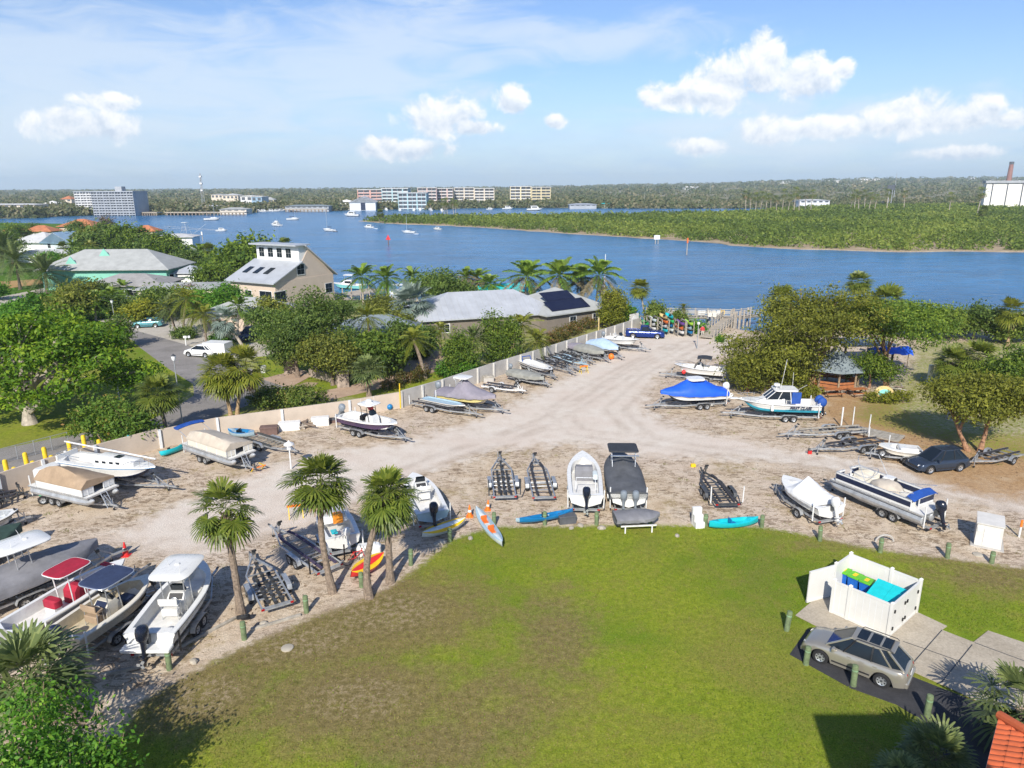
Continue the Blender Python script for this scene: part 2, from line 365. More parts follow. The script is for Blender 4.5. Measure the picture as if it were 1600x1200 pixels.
FICLAWN = pixpoly([(-400,470),(200,455),(215,520),(300,600),(280,630),(240,662),(120,682),(0,705),(-500,790)])
YARD = pixpoly([(395,540),(420,535),(560,560),(690,560),(700,600),(560,622),(440,605),(410,590)])
NEIGH = pixpoly([(-100,705),(250,693),(545,645),(640,628),(1000,508),(900,482),(560,465),(300,480),(-100,480)])
LAND = pixpoly([(2100,486),(1600,486),(1330,487),(1170,512),(1140,506),(1010,500),(960,492),(900,484),(800,470),(700,463),(560,463),(510,440),(440,418),(400,402),(330,398),(305,385),(250,366),(190,352),(100,349),(0,347),(-400,347)]) + [(-700,300),(-700,-60),(300,-60)]
TRACKS = [pixpoly(t) for t in ([(1075,535),(1000,570),(930,615),(850,660),(700,712),(560,772),(430,828),(250,855)],[(1110,540),(1020,585),(960,640),(1010,688),(1200,716),(1440,752),(1620,786)],[(1050,540),(950,590),(870,640),(900,675),(1080,700),(1300,728),(1500,775),(1640,800)],[(840,668),(640,735),(520,790),(380,835)])]
def zones(P):
 g = np.maximum(soft(sdp(P, LAWN), .9), soft(sdp(P, RGRASS), 2.5)*.52)
 g = np.maximum(g, np.maximum(soft(sdp(P, FICLAWN), .5), np.maximum(soft(sdp(P, YARD), .5), .57*soft(sdp(P, NEIGH), .3))))
 g = np.maximum(g, .75*(P[:,0] < -64)); r = soft(sdp(P, ROAD), 2.2)
 dry = np.maximum(soft(sdp(P, RDRY), 3)*.97, spots(P, [(1530,700,9,6,.9),(1560,740,6,4,.7)]))
 patch = spots(P, [(600,955,8,5,1.0),(480,1000,6,3.5,1.0),(870,990,3.2,7,.72),(760,1100,6,4,.7),(560,1090,7,4,.95),(690,1160,5,3,.8),(320,1085,4.5,3.5,1.0),(420,1020,3.5,2.2,.95),(240,1060,3,2,.95),(1560,900,7,3,.75),(1480,870,5,2,.7),(1300,850,5,2,.55),(1440,905,4,2,.45),(330,1060,3,2,.7)])
 rut = np.zeros(len(P))
 for tr in TRACKS:
  d = np.full(len(P), 1e9)
  for (ax, ay), (bx, by) in zip(tr, tr[1:]):
   ex, ey = bx-ax, by-ay; t = np.clip(((P[:,0]-ax)*ex+(P[:,1]-ay)*ey)/(ex*ex+ey*ey), 0, 1)
   d = np.minimum(d, np.hypot(P[:,0]-ax-ex*t, P[:,1]-ay-ey*t))
  rut = np.maximum(rut, np.exp(-((d-.85)/.34)**2))
 patch = np.where(g > .3, patch, np.maximum(patch*(g > .05), rut*(g < .05)))
 return np.stack([g, r, dry, patch], 1)
def land_z(P):
 d = sdp(P, LAND); return np.clip(-(d+2.0)*.8, -4.0, 0.0)
def grid_obj(name, xs, ys, z0, mat):
 X, Y = np.meshgrid(xs, ys); P = np.stack([X.ravel(), Y.ravel()], 1)
 z = land_z(P) + z0
 V = np.column_stack([P, z]); nx, ny = len(xs), len(ys)
 i = np.arange((ny-1)*(nx-1)); r, c = i//(nx-1), i % (nx-1); a = r*nx + c
 F = np.stack([a, a+1, a+nx+1, a+nx], 1)
 me = np_mesh(name, V, F, mat, {'zones': zones(P)})
 return struct(link(name, me))
def ground_mat(name, home):
 m, nt, ns, lk, b = new_mat(name)
 at = ns.new('ShaderNodeAttribute'); at.attribute_name = 'zones'
 sp = ns.new('ShaderNodeSeparateColor'); lk.new(at.outputs['Color'], sp.inputs[0])
 g, r, dry, patch = sp.outputs[0], sp.outputs[1], sp.outputs[2], at.outputs['Alpha']
 pos = ns.new('ShaderNodeNewGeometry').outputs['Position']
 n_big = noise(nt, pos, .16, 5, .6); n_mid = noise(nt, pos, .75, 6, .65); n_fine = noise(nt, pos, 3.2, 6, .7); n_tiny = noise(nt, pos, 14, 4, .7); n_b2 = noise(nt, pos, .33, 6, .68, .6)
 def th(src, nz, amp, w):
  return mrange(nt, mth(nt, 'ADD', src, mth(nt, 'MULTIPLY', mth(nt, 'SUBTRACT', nz, .5), amp)), .5-w, .5+w, 0, 1, True)
 sand = ramp(nt, n_mid, [(.25, (.43,.32,.21)), (.5, (.58,.47,.345)), (.75, (.70,.61,.49))])
 sand = mixc(nt, sand, (.60,.50,.42), mrange(nt, n_big, .4, .65, 0, .6))
 # leaf litter and seaweed-like debris: short dark dashes in drifts
 mp = ns.new('ShaderNodeMapping'); mp.inputs['Scale'].default_value = (1.3, 2.6, 1); mp.inputs['Rotation'].default_value = (0,0,radians(18)); lk.new(pos, mp.inputs[0])
 deb = noise(nt, mp.outputs[0], 1.15, 6, .78, 1.1)
 drift = mrange(nt, n_b2, .36, .56, 0, 1, True)
 dm = mth(nt, 'MULTIPLY', mrange(nt, deb, .485, .56, 0, 1, True), drift)
 dcol = ramp(nt, n_fine, [(.3, (.075,.05,.03)), (.55, (.17,.11,.06)), (.8, (.28,.19,.105))])
 sand = mixc(nt, sand, dcol, mth(nt, 'MULTIPLY', dm, .72))
 # sparse weeds
 wm_ = mth(nt, 'MULTIPLY', mrange(nt, noise(nt, pos, .28, 5, .7, .4), .56, .66, 0, 1, True), mrange(nt, n_fine, .42, .6, 0, .75))
 sand = mixc(nt, sand, (.25,.19,.055), wm_)
 road = ramp(nt, n_mid, [(.25, (.56,.48,.395)), (.5, (.66,.585,.50)), (.8, (.72,.665,.59))])
 road = mixc(nt, road, (.63,.525,.44), mrange(nt, n_big, .42, .66, 0, .65))
 road = mixc(nt, road, (.40,.33,.27), mth(nt, 'MULTIPLY', mrange(nt, n_fine, .58, .72, 0, .5), mrange(nt, n_b2, .45, .62, 0, 1)))
 col = mixc(nt, sand, road, th(r, n_mid, 1.1, .28))
 col = mixc(nt, col, (.43,.35,.28), mth(nt, 'MULTIPLY', mth(nt, 'MULTIPLY', patch, mrange(nt, n_b2, .38, .6, .1, .8)), mrange(nt, n_fine, .3, .7, .4, 1)))
 mulch = ramp(nt, n_fine, [(.25, (.19,.11,.05)), (.5, (.40,.24,.11)), (.78, (.52,.35,.18))])
 mulch = mixc(nt, mulch, (.50,.36,.22), mrange(nt, n_b2, .5, .68, 0, .8))
 col = mixc(nt, col, mulch, mth(nt, 'MULTIPLY', th(dry, n_b2, 1.1, .2), .9))
 gr = ramp(nt, n_fine, [(.2, (.10,.135,.010)), (.5, (.22,.27,.02)), (.8, (.36,.37,.05))])
 gr = mixc(nt, gr, (.125,.205,.013), mrange(nt, noise(nt, pos, .09, 5, .65, .5), .46, .62, 0, .8))
 gr = mixc(nt, gr, (.22,.175,.06), mrange(nt, noise(nt, pos, .11, 6, .72, .8), .46, .64, 0, .5))
 gr = mixc(nt, gr, ramp(nt, n_fine, [(.25, (.095,.070,.028)), (.55, (.22,.165,.075)), (.8, (.36,.28,.14))]), mrange(nt, mth(nt, 'ADD', patch, mth(nt, 'MULTIPLY', mth(nt, 'SUBTRACT', n_mid, .5), 1.1)), .20, .80, 0, .88, True))
 gr = mixc(nt, gr, (.25,.215,.055), mrange(nt, n_mid, .52, .72, 0, .6))
 gr = mixc(nt, gr, (.35,.27,.18), mth(nt, 'MULTIPLY', mrange(nt, patch, .82, 1.0, 0, .8), mrange(nt, n_fine, .47, .62, 0, 1)))
 if home:
  gr = ramp(nt, n_fine, [(.2, (.035,.09,.008)), (.5, (.075,.16,.012)), (.8, (.13,.22,.02))])
 col = mixc(nt, col, gr, th(g, n_fine, .9, .2) if not home else th(g, n_fine, .5, .15))
 col = mixc(nt, col, mrange(nt, n_tiny, .3, .7, .55, 1.32), 1.0, 'MULTIPLY')
 lk.new(col, b.inputs['Base Color']); b.inputs['Roughness'].default_value = .95; b.inputs['Specular IOR Level'].default_value = .15
 hb = mth(nt, 'ADD', mth(nt, 'MULTIPLY', n_tiny, .5), n_fine)
 bump(nt, hb, b, .55, .07)
 return m
grid_obj('ground', np.arange(-62, 92, .5), np.arange(14, 128, .5), 0.0, ground_mat('ground', False))
grid_obj('neighbourhood_ground', np.arange(-520, 200, 3.0), np.arange(-40, 500, 3.0), -.06, ground_mat('neighbourhood_ground', True))
def sheet(name, pts, z, mat, px=True, th=.03):
 P = pixpoly(pts, z) if px else pts
 mb = MB(); mb.prism(P, z-th, z, mat); return struct(mb.build(name, smooth=None))
def simple_mat(name, stops, sc_, sc2, rough=.9, bm=.3):
 m, nt, ns, lk, b = new_mat(name); pos = ns.new('ShaderNodeNewGeometry').outputs['Position']
 c = ramp(nt, noise(nt, pos, sc_, 6, .65), stops)
 n2 = noise(nt, pos, sc2, 4, .7)
 lk.new(mixc(nt, c, mrange(nt, n2, .3, .7, .78, 1.18), 1.0, 'MULTIPLY'), b.inputs['Base Color'])
 b.inputs['Roughness'].default_value = rough; b.inputs['Specular IOR Level'].default_value = .25
 bump(nt, n2, b, bm, .03); MATS[name] = m; return m
simple_mat('asphalt_old', [(.3,(.20,.185,.17)),(.6,(.27,.25,.235)),(.8,(.33,.31,.29))], .35, 9)
simple_mat('asphalt_new', [(.3,(.035,.036,.04)),(.6,(.055,.055,.06)),(.8,(.085,.085,.09))], .8, 16)
simple_mat('pad', [(.25,(.34,.29,.22)),(.55,(.43,.375,.295)),(.8,(.49,.44,.36))], .45, 10)
simple_mat('paver', [(.3,(.36,.25,.18)),(.6,(.46,.34,.25)),(.8,(.52,.41,.32))], .8, 12)
simple_mat('driveway', [(.3,(.40,.36,.30)),(.6,(.48,.44,.38)),(.8,(.54,.51,.46))], .5, 8)
simple_mat('beach_sand', [(.3,(.30,.22,.14)),(.6,(.42,.33,.22)),(.8,(.50,.41,.30))], .15, 3)
simple_mat('dry_field', [(.3,(.34,.20,.08)),(.6,(.42,.27,.11)),(.8,(.30,.25,.09))], .3, 4)
simple_mat('far_land', [(.3,(.12,.13,.06)),(.55,(.22,.20,.12)),(.75,(.34,.28,.20))], .012, .2)
sheet('road', [(-260,822),(0,741),(110,703),(230,690),(300,668),(440,612),(428,600),(396,578),(355,560),(320,548),(290,538),(240,512),(205,510),(190,518),(215,540),(262,575),(302,600),(303,618),(268,640),(222,662),(120,678),(0,702),(-260,760)], .03, 'asphalt_old')
sheet('road', [(268,640),(300,668),(440,612),(462,606),(455,596),(425,590)], .022, 'asphalt_old')
sheet('driveway', [(200,513),(245,512),(330,503),(385,512),(400,520),(380,526),(320,545),(290,538)], .036, 'driveway')
sheet('driveway', [(150,500),(210,492),(330,498),(300,512),(205,514)], .028, 'driveway')
sheet('driveway', [(318,548),(352,560),(420,556),(440,545),(400,535)], .036, 'driveway')
sheet('driveway', [(408,592),(452,606),(495,583),(468,577)], .04, 'paver')
sheet('driveway', [(455,606),(500,628),(560,615),(660,590),(690,575),(715,552),(660,545),(640,560),(628,582),(540,604),(490,613)], .036, 'paver')
sheet('driveway', [(0,464),(74,449),(76,455),(0,477),(-120,500),(-120,480)], .0, 'driveway')
sheet('dry_garden', [(0,440),(60,436),(72,443),(0,452),(-120,470),(-120,450)], -.02, 'dry_field')
sheet('garden_bed', [(462,602),(480,597),(498,598),(490,604),(474,607)], .02, 'beach_sand')
sheet('concrete_pad', [(1243,961),(1300,913),(1345,930),(1433,956),(1480,978),(1472,984),(1521,1003),(1544,985),(1610,1007),(1640,1095),(1600,1112),(1535,1098),(1429,1050),(1272,976)], .05, 'pad')
sheet('asphalt_lane', [(1234,1022),(1262,982),(1428,1058),(1545,1104),(1640,1150),(1640,1320),(1540,1320),(1450,1130),(1400,1100),(1330,1075)], .03, 'asphalt_new')
for a, b_ in (((1411,1002),(1446,1014)),((1427,1035),(1472,984)),((1471,1066),(1519,1007)),((1446,1014),(1600,1069)),((1523,1004),(1610,1036))):
 p, q = G(*a, .055), G(*b_, .055)
 mb = MB(); mb.beam((*p, .0535), (*q, .0535), .05, .003, 'steel_dark'); struct(mb.build('concrete_joint', smooth=None))
# ------------------------------------------------------------------ water, island, far shore
def water():
 m, nt, ns, lk, b = new_mat('water'); pos = ns.new('ShaderNodeNewGeometry').outputs['Position']
 n0 = noise(nt, pos, .012, 4, .6, .6)
 mp = ns.new('ShaderNodeMapping'); mp.inputs['Scale'].default_value = (.35, 1.0, 1); lk.new(pos, mp.inputs[0])
 n1 = noise(nt, mp.outputs[0], .55, 5, .65, .3); n2 = noise(nt, mp.outputs[0], .10, 5, .6, .4)
 c = ramp(nt, n0, [(.3, (.010,.105,.25)), (.55, (.016,.135,.305)), (.75, (.03,.165,.345))])
 c = mixc(nt, c, mrange(nt, n2, .3, .7, .75, 1.25), 1.0, 'MULTIPLY')
 c = mixc(nt, c, mrange(nt, n1, .3, .7, .7, 1.3), 1.0, 'MULTIPLY')
 lk.new(c, b.inputs['Base Color']); b.inputs['Roughness'].default_value = .22; b.inputs['IOR'].default_value = 1.33
 h = mth(nt, 'ADD', n1, mth(nt, 'MULTIPLY', n2, 1.5)); bump(nt, h, b, .85, .5)
 mb = MB(); mb.poly([(-4000,20,-1.5),(4000,20,-1.5),(4000,2600,-1.5),(-4000,2600,-1.5)], m)
 struct(mb.build('water', smooth=None))
water()
def ragged(poly, step, amp, seed):
 r = random.Random(seed); o = []
 for i in range(len(poly)):
  a, b = poly[i], poly[(i+1) % len(poly)]; n = max(1, int(hypot(b[0]-a[0], b[1]-a[1])/step))
  for k in range(n):
   t = k/n; o.append((a[0]+(b[0]-a[0])*t + r.uniform(-amp, amp), a[1]+(b[1]-a[1])*t + r.uniform(-amp, amp)))
 return o
ISL = pixpoly([(562,345.5),(620,350),(700,352.5),(780,357.5),(860,363),(950,369),(1050,375),(1100,378),(1160,385),(1250,389),(1400,393),(1600,393),(2000,393),(2100,322),(1600,322),(1450,323),(1300,325),(1210,329),(1150,335),(1050,337),(950,339),(870,340),(750,341),(600,342.5)], -1.4)
mb = MB(); rg = ragged(ISL, 8, 1.6, 3); mb.prism(rg, -3, -1.25, 'beach_sand'); struct(mb.build('island_shore', smooth=None))
SH = [(-500,343),(0,342),(60,341),(72,339),(125,337.5),(200,336),(300,336),(385,333),(405,330),(440,329),(520,330),(560,328),(600,327.5),(690,328),(720,325.5),(860,325),(1000,326),(1150,326),(1300,323),(1700,321),(2200,321)]
def shoreY(px):
 for (a, ya), (b, yb) in zip(SH, SH[1:]):
  if a <= px <= b: return G(px, ya + (yb-ya)*(px-a)/(b-a), -1.5)
def hill(px, Y):
 """far ground rises gently towards the right of the view"""
 ty = np.interp(px, [-500,0,400,800,1100,1300,1600,2200], [0,0,0,4,20,38,44,44])
 return float(ty * np.clip((Y-1100)/2600, 0, 1)**1.2)
def far_land():
 pxs = list(range(-500, 2201, 30)); rows = [0,.012,.05,.12,.25,.45,.7,1.0,1.5,2.2,3.2,4.6,6.5,9.5]
 V = []
 for k in rows:
  for p in pxs:
   x0, y0 = shoreY(p); sca = (y0 + k*900)/y0
   X, Y = x0*sca, y0*sca
   V.append((X, Y, -2.2 if k == 0 else -.6 + hill(p, Y)))
 n = len(pxs); F = [(r*n+c, r*n+c+1, (r+1)*n+c+1, (r+1)*n+c) for r in range(len(rows)-1) for c in range(n-1)]
 mb = MB(); mb.add(V, F, 'far_land'); struct(mb.build('terrain', smooth=None))
far_land()
def haze():
 m = bpy.data.materials.new('haze'); m.use_nodes = True; nt = m.node_tree
 for n in list(nt.nodes): nt.nodes.remove(n)
 o = nt.nodes.new('ShaderNodeOutputMaterial'); v = nt.nodes.new('ShaderNodeVolumePrincipled')
 v.inputs['Color'].default_value = (.72,.88,1,1); v.inputs['Density'].default_value = .00013; v.inputs['Anisotropy'].default_value = -.03
 nt.links.new(v.outputs[0], o.inputs['Volume'])
 mb = MB(); mb.bx(-7000, 7000, -120, 9600, -6, 140, m)
 struct(mb.build('haze', smooth=None), 'stuff')
HAZE = True
if HAZE: haze()
# ------------------------------------------------------------------ foliage
def leaf_mat(name, stops, trans=.36, rough=.6):
 """leaf colour varies from leaf to leaf and from clump to clump"""
 m, nt, ns, lk, b = new_mat(name)
 g = ns.new('ShaderNodeNewGeometry'); at = ns.new('ShaderNodeAttribute'); at.attribute_name = 'tint'
 sp = ns.new('ShaderNodeSeparateColor'); lk.new(at.outputs['Color'], sp.inputs[0])
 oi = ns.new('ShaderNodeObjectInfo')
 f = mth(nt, 'ADD', mth(nt, 'MULTIPLY', g.outputs['Random Per Island'], .45), mth(nt, 'MULTIPLY', sp.outputs[0], .55))
 c = ramp(nt, f, stops)
 c = mixc(nt, c, mrange(nt, oi.outputs['Random'], 0, 1, .88, 1.14), 1.0, 'MULTIPLY')
 lk.new(c, b.inputs['Base Color']); b.inputs['Roughness'].default_value = rough; b.inputs['Specular IOR Level'].default_value = .3
 t = ns.new('ShaderNodeBsdfTranslucent'); lk.new(mixc(nt, c, (1.25,1.3,.5), 1.0, 'MULTIPLY'), t.inputs[0])
 mx = ns.new('ShaderNodeMixShader'); mx.inputs[0].default_value = trans
 lk.new(b.outputs[0], mx.inputs[1]); lk.new(t.outputs[0], mx.inputs[2]); lk.new(mx.outputs[0], ns['Material Output'].inputs[0])
 MATS[name] = m; return m
leaf_mat('leaf_ficus', [(.1,(0.040,0.100,0.007)), (.5,(0.114,0.221,0.013)), (.85,(0.262,0.354,0.025))])
leaf_mat('leaf_bright', [(.1,(0.030,0.098,0.009)), (.5,(0.082,0.218,0.017)), (.9,(0.200,0.349,0.035))])
leaf_mat('leaf_dark', [(.1,(0.038,0.075,0.017)), (.5,(0.101,0.165,0.030)), (.9,(0.220,0.287,0.060))])
leaf_mat('leaf_olive', [(.1,(0.060,0.081,0.016)), (.5,(0.149,0.175,0.027)), (.9,(0.312,0.312,0.055))])
leaf_mat('leaf_cedar', [(.05,(0.065,0.070,0.013)), (.45,(0.151,0.170,0.020)), (.9,(0.302,0.302,0.041))])
leaf_mat('leaf_cedargreen', [(.1,(0.038,0.085,0.013)), (.5,(0.111,0.178,0.021)), (.9,(0.237,0.304,0.034))])
leaf_mat('leaf_mangrove', [(.05,(0.051,0.088,0.017)), (.45,(0.124,0.183,0.027)), (.95,(0.278,0.322,0.059))])
leaf_mat('leaf_far', [(.05,(0.061,0.088,0.039)), (.35,(0.124,0.150,0.060)), (.65,(0.220,0.202,0.109)), (.95,(0.386,0.316,0.211))])
leaf_mat('leaf_seagrape', [(.1,(0.053,0.120,0.015)), (.5,(0.112,0.210,0.024)), (.8,(0.225,0.315,0.045)), (.97,(0.330,0.195,0.060))])
leaf_mat('leaf_hedge', [(.1,(0.048,0.090,0.014)), (.5,(0.120,0.180,0.026)), (.8,(0.240,0.264,0.060)), (.97,(0.312,0.204,0.072))])
leaf_mat('leaf_redhedge', [(.1,(.05,.065,.012)), (.5,(.12,.12,.025)), (.75,(.20,.12,.04)), (.97,(.28,.13,.06))])
leaf_mat('leaf_yellow', [(.1,(.07,.095,.010)), (.5,(.20,.22,.02)), (.95,(.36,.34,.03))])
leaf_mat('leaf_bare', [(.1,(.09,.07,.05)), (.6,(.17,.13,.10)), (.95,(.25,.20,.15))], .1)
leaf_mat('leaf_litter', [(.1,(.07,.045,.028)), (.5,(.15,.10,.06)), (.9,(.30,.21,.13))], .05, .9)
leaf_mat('leaf_grass', [(.05,(.08,.13,.012)), (.4,(.16,.22,.02)), (.6,(.24,.26,.04)), (.75,(.24,.18,.07)), (.95,(.34,.27,.13))])
leaf_mat('palm_sabal', [(.05,(0.042,0.068,0.012)), (.45,(0.104,0.147,0.022)), (.9,(0.231,0.257,0.042))], .22, .45)
leaf_mat('palm_yellow', [(.05,(0.066,0.094,0.011)), (.45,(0.154,0.182,0.020)), (.9,(0.308,0.297,0.044))], .22, .45)
leaf_mat('palm_feather', [(.05,(0.050,0.108,0.014)), (.45,(0.122,0.216,0.026)), (.9,(0.288,0.360,0.058))], .22, .4)
leaf_mat('palm_date', [(.05,(0.048,0.076,0.030)), (.45,(0.118,0.158,0.055)), (.9,(0.248,0.289,0.103))], .2, .45)
leaf_mat('palm_silver', [(.05,(.09,.125,.11)), (.5,(.18,.235,.205)), (.9,(.30,.36,.31))], .15, .5)
leaf_mat('palm_dead', [(.05,(.15,.09,.045)), (.5,(.28,.19,.11)), (.9,(.42,.33,.21))], .15, .8)
leaf_mat('palm_wilt', [(.05,(.11,.10,.05)), (.5,(.24,.20,.12)), (.9,(.36,.31,.20))], .15, .7)
def unit(v): return v/np.maximum(np.linalg.norm(v, axis=-1, keepdims=True), 1e-9)
def leaf_quads(C, Nn, size, tint, rg, aspect=.55):
 """one small pointed quad per leaf at C facing Nn"""
 n = len(C); a = unit(np.cross(Nn, unit(rg.normal(size=(n,3))))); b = np.cross(Nn, a)
 s = size*rg.uniform(.65, 1.35, (n,1)); w = s*aspect
 V = np.stack([C - a*s, C - b*w*.9 + a*s*.15, C + a*s, C + b*w*.9 - a*s*.1], 1).reshape(-1,3)
 F = np.arange(4*n).reshape(n,4)
 t = np.clip(np.repeat(tint, 4), 0, 1)
 return V, F, np.column_stack([t,t,t,np.ones_like(t)])
def crown_mesh(name, lobes, mat, n_clump, per, size, spread, seed, flat=1.0, shell=(.55,1.0), up=.35):
 """lobes: (x,y,z,rx,ry,rz). Leaf clumps fill the outer part of each lobe, leaving gaps between clumps."""
 rg = np.random.default_rng(seed)
 L_ = np.array(lobes, float); w = L_[:,3]*L_[:,4] + L_[:,3]*L_[:,5]; w /= w.sum()
 ix = rg.choice(len(L_), n_clump, p=w)
 d = unit(rg.normal(size=(n_clump,3)) + [0,0,.25]); rad = rg.uniform(shell[0], shell[1], (n_clump,1))
 cc = L_[ix,:3] + d*L_[ix,3:6]*rad
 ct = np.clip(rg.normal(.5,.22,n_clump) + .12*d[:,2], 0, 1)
 cs = spread*rg.uniform(.45, 1.6, n_clump)
 j = np.repeat(np.arange(n_clump), per)
 off = rg.normal(size=(len(j),3))*cs[j][:,None]*[1,1,flat]
 C = cc[j] + off
 Nn = unit(d[j]*.7 + rg.normal(size=(len(j),3))*.65 + [0,0,up])
 V, F, T = leaf_quads(C, Nn, size, ct[j] + rg.normal(0,.12,len(j)), rg)
 return np_mesh(name, V, F, M(mat) if isinstance(mat,str) else mat, {'tint': T})
def limbs_mb(h, r0, lobes, seed, mat='trunk', lean=(0,0), n_limb=7, fork=.35):
 r = random.Random(seed); mb = MB(); P = []
 for i in range(6):
  t = i/5; P.append((lean[0]*t*h + r.uniform(-.04,.04)*h*t, lean[1]*t*h + r.uniform(-.04,.04)*h*t, h*.62*t))
 mb.tube([(P[0][0],P[0][1],-.15)]+P, [r0*1.7, r0*1.35] + [r0*(1-.13*i) for i in range(1,6)], mat, 9)
 for k in range(min(n_limb, len(lobes)*2)):
  lb = lobes[k % len(lobes)]; t = r.uniform(fork, .95); i = int(t*4); a = Vector(P[i]).lerp(Vector(P[i+1]), t*4 - i + .0 if i < 5 else 0)
  e = Vector(lb[:3]) + Vector((r.uniform(-.4,.4)*lb[3], r.uniform(-.4,.4)*lb[4], r.uniform(-.1,.4)*lb[5]))
  m1 = a.lerp(e, .45) + Vector((r.uniform(-.3,.3), r.uniform(-.3,.3), .25))
  mb.tube([a, m1, e], [r0*.55, r0*.35, r0*.12], mat, 6)
  for q in range(3):
   e2 = e + Vector((r.uniform(-1,1)*lb[3]*.6, r.uniform(-1,1)*lb[4]*.6, r.uniform(-.2,.6)*lb[5]))
   mb.tube([m1.lerp(e, .5), e2], [r0*.2, r0*.06], mat, 5)
 return mb
def rand_lobes(w, h, z0, n, seed, squash=.6, dome=True):
 r = random.Random(seed); o = []
 for i in range(n):
  a = 2*pi*(i+r.random()*.7)/max(1, n-1); rr = 0 if i == 0 else w*.5*r.uniform(.45,.72)
  s = w*.5*r.uniform(.40,.58); zz = z0 + (h-z0)*(r.uniform(.58,.72) if i == 0 else r.uniform(.28,.62))
  sz = min(s*squash*r.uniform(.8,1.2), max(.4, (h-zz)))
  o.append((rr*cos(a), rr*sin(a), zz, s, s, sz))
 return o
def at_px(bx, by, topy, wpx):
 x, y = G(bx, by); h = Zat(y, topy, bx); return (x, y, 0), h, wm(wpx, y, h*.6)
TREES = {}
def tree(name, label, cat, bx, by, topy, wpx, mat, n=6, clumps=260, per=34, leaf=.17, spread=.42, seed=1, trunk='trunk', z0=.28, squash=.65, flat=.8, lean=(0,0), r0=None, group=None, shell=(.45,1.16), lobes=None, crown_dx=0):
 loc, h, w = at_px(bx, by, topy, wpx)
 if lobes is None: lobes = rand_lobes(w, h, h*z0, n, seed, squash)
 else: lobes = [(a*w/2, b*w/2, c*h, d*w/2, e*w/2, f*h) for a, b, c, d, e, f in lobes]
 root = thing(name, label, cat, loc, 0, group)
 limbs_mb(h, r0 or max(.10, h*.03), lobes, seed, trunk, lean).build('trunk', root)
 link('crown', crown_mesh('crown', lobes, mat, int(clumps*.92), per, leaf, spread*1.22, seed, flat*.85, shell), root)
 return root
def bush(name, label, cat, bx, by, topy, wpx, mat, dpx=None, clumps=130, per=30, leaf=.12, spread=.3, seed=1, n=5, group=None, lobes=None, rz=0):
 loc, h, w = at_px(bx, by, topy, wpx)
 if lobes is None:
  r = random.Random(seed); d = w if dpx is None else dpx
  lobes = [(w*.5*r.uniform(-.6,.6), d*.5*r.uniform(-.6,.6), h*r.uniform(.35,.55), w*.5*r.uniform(.4,.6), d*.5*r.uniform(.45,.65), h*r.uniform(.38,.5)) for _ in range(n)]
 root = thing(name, label, cat, loc, rz, group)
 r = random.Random(seed+5)
 for lb in lobes:
  mb = MB()
  for q in range(3): mb.tube([(lb[0]*.4, lb[1]*.4, -.05), (lb[0]*.8, lb[1]*.8, lb[2]*.5), (lb[0]+r.uniform(-.5,.5)*lb[3], lb[1]+r.uniform(-.5,.5)*lb[4], lb[2]+lb[5]*.7)], [.05,.035,.012], 'branch', 5)
  mb.build('stem', root)
 link('foliage', crown_mesh('foliage', lobes, mat, clumps, per, leaf, spread, seed, .85, (.45,1.0)), root)
 return root
def hedge(name, label, p, q, w, h, mat, seed=1, leaf=.10, dens=9, group=None):
 """a clipped or loose hedge from ground point p to q"""
 p, q = Vector((p[0],p[1],0)), Vector((q[0],q[1],0)); ln = (q-p).length; n = max(2, int(ln/(w*.7)))
 r = random.Random(seed); lobes = []
 for i in range(n):
  t = (i+.5)/n; lobes.append(((t-.5)*ln, r.uniform(-.15,.15)*w, h*r.uniform(.4,.55), ln/n*.75, w*.5, h*r.uniform(.42,.56)))
 d = q-p; c = (p+q)/2
 root = thing(name, label, 'hedge', (c.x,c.y,0), atan2(d.y,d.x), group)
 for lb in lobes: mb = MB(); mb.tube([(lb[0],0,-.05),(lb[0]+.1,.05,lb[2]*.6),(lb[0]-.15,.1,h*.8)], [.05,.04,.015], 'branch', 5); mb.build('stem', root)
 link('foliage', crown_mesh('foliage', lobes, mat, int(ln*dens), 30, leaf, .22, seed, .8, (.55,1.0)), root)
 return root
# ------------------------------------------------------------------ palms
class FA:
 """collects leaf strips (quads) with a tint"""
 def __init__(s): s.V = []; s.T = []
 def strip(s, pts, ws, nrm, tint):
  pts = [Vector(p) for p in pts]
  for i in range(len(pts)-1):
   d = pts[i+1]-pts[i]; a = d.cross(nrm); a = a.normalized() if a.length > 1e-6 else Vector((1,0,0))
   s.V += [pts[i]-a*ws[i], pts[i]+a*ws[i], pts[i+1]+a*ws[i+1], pts[i+1]-a*ws[i+1]]; s.T += [tint]*4
 def mesh(s, name, mat):
  V = np.array([tuple(v) for v in s.V], float); F = np.arange(len(V)).reshape(-1,4); t = np.clip(np.array(s.T), 0, 1)
  return np_mesh(name, V, F, M(mat), {'tint': np.column_stack([t,t,t,np.ones_like(t)])})
def frame(az, el):
 d = Vector((cos(az)*cos(el), sin(az)*cos(el), sin(el))); side = Vector((-sin(az), cos(az), 0)); up = side.cross(d) * -1
 if up.z < 0: up = -up
 return d, side, up
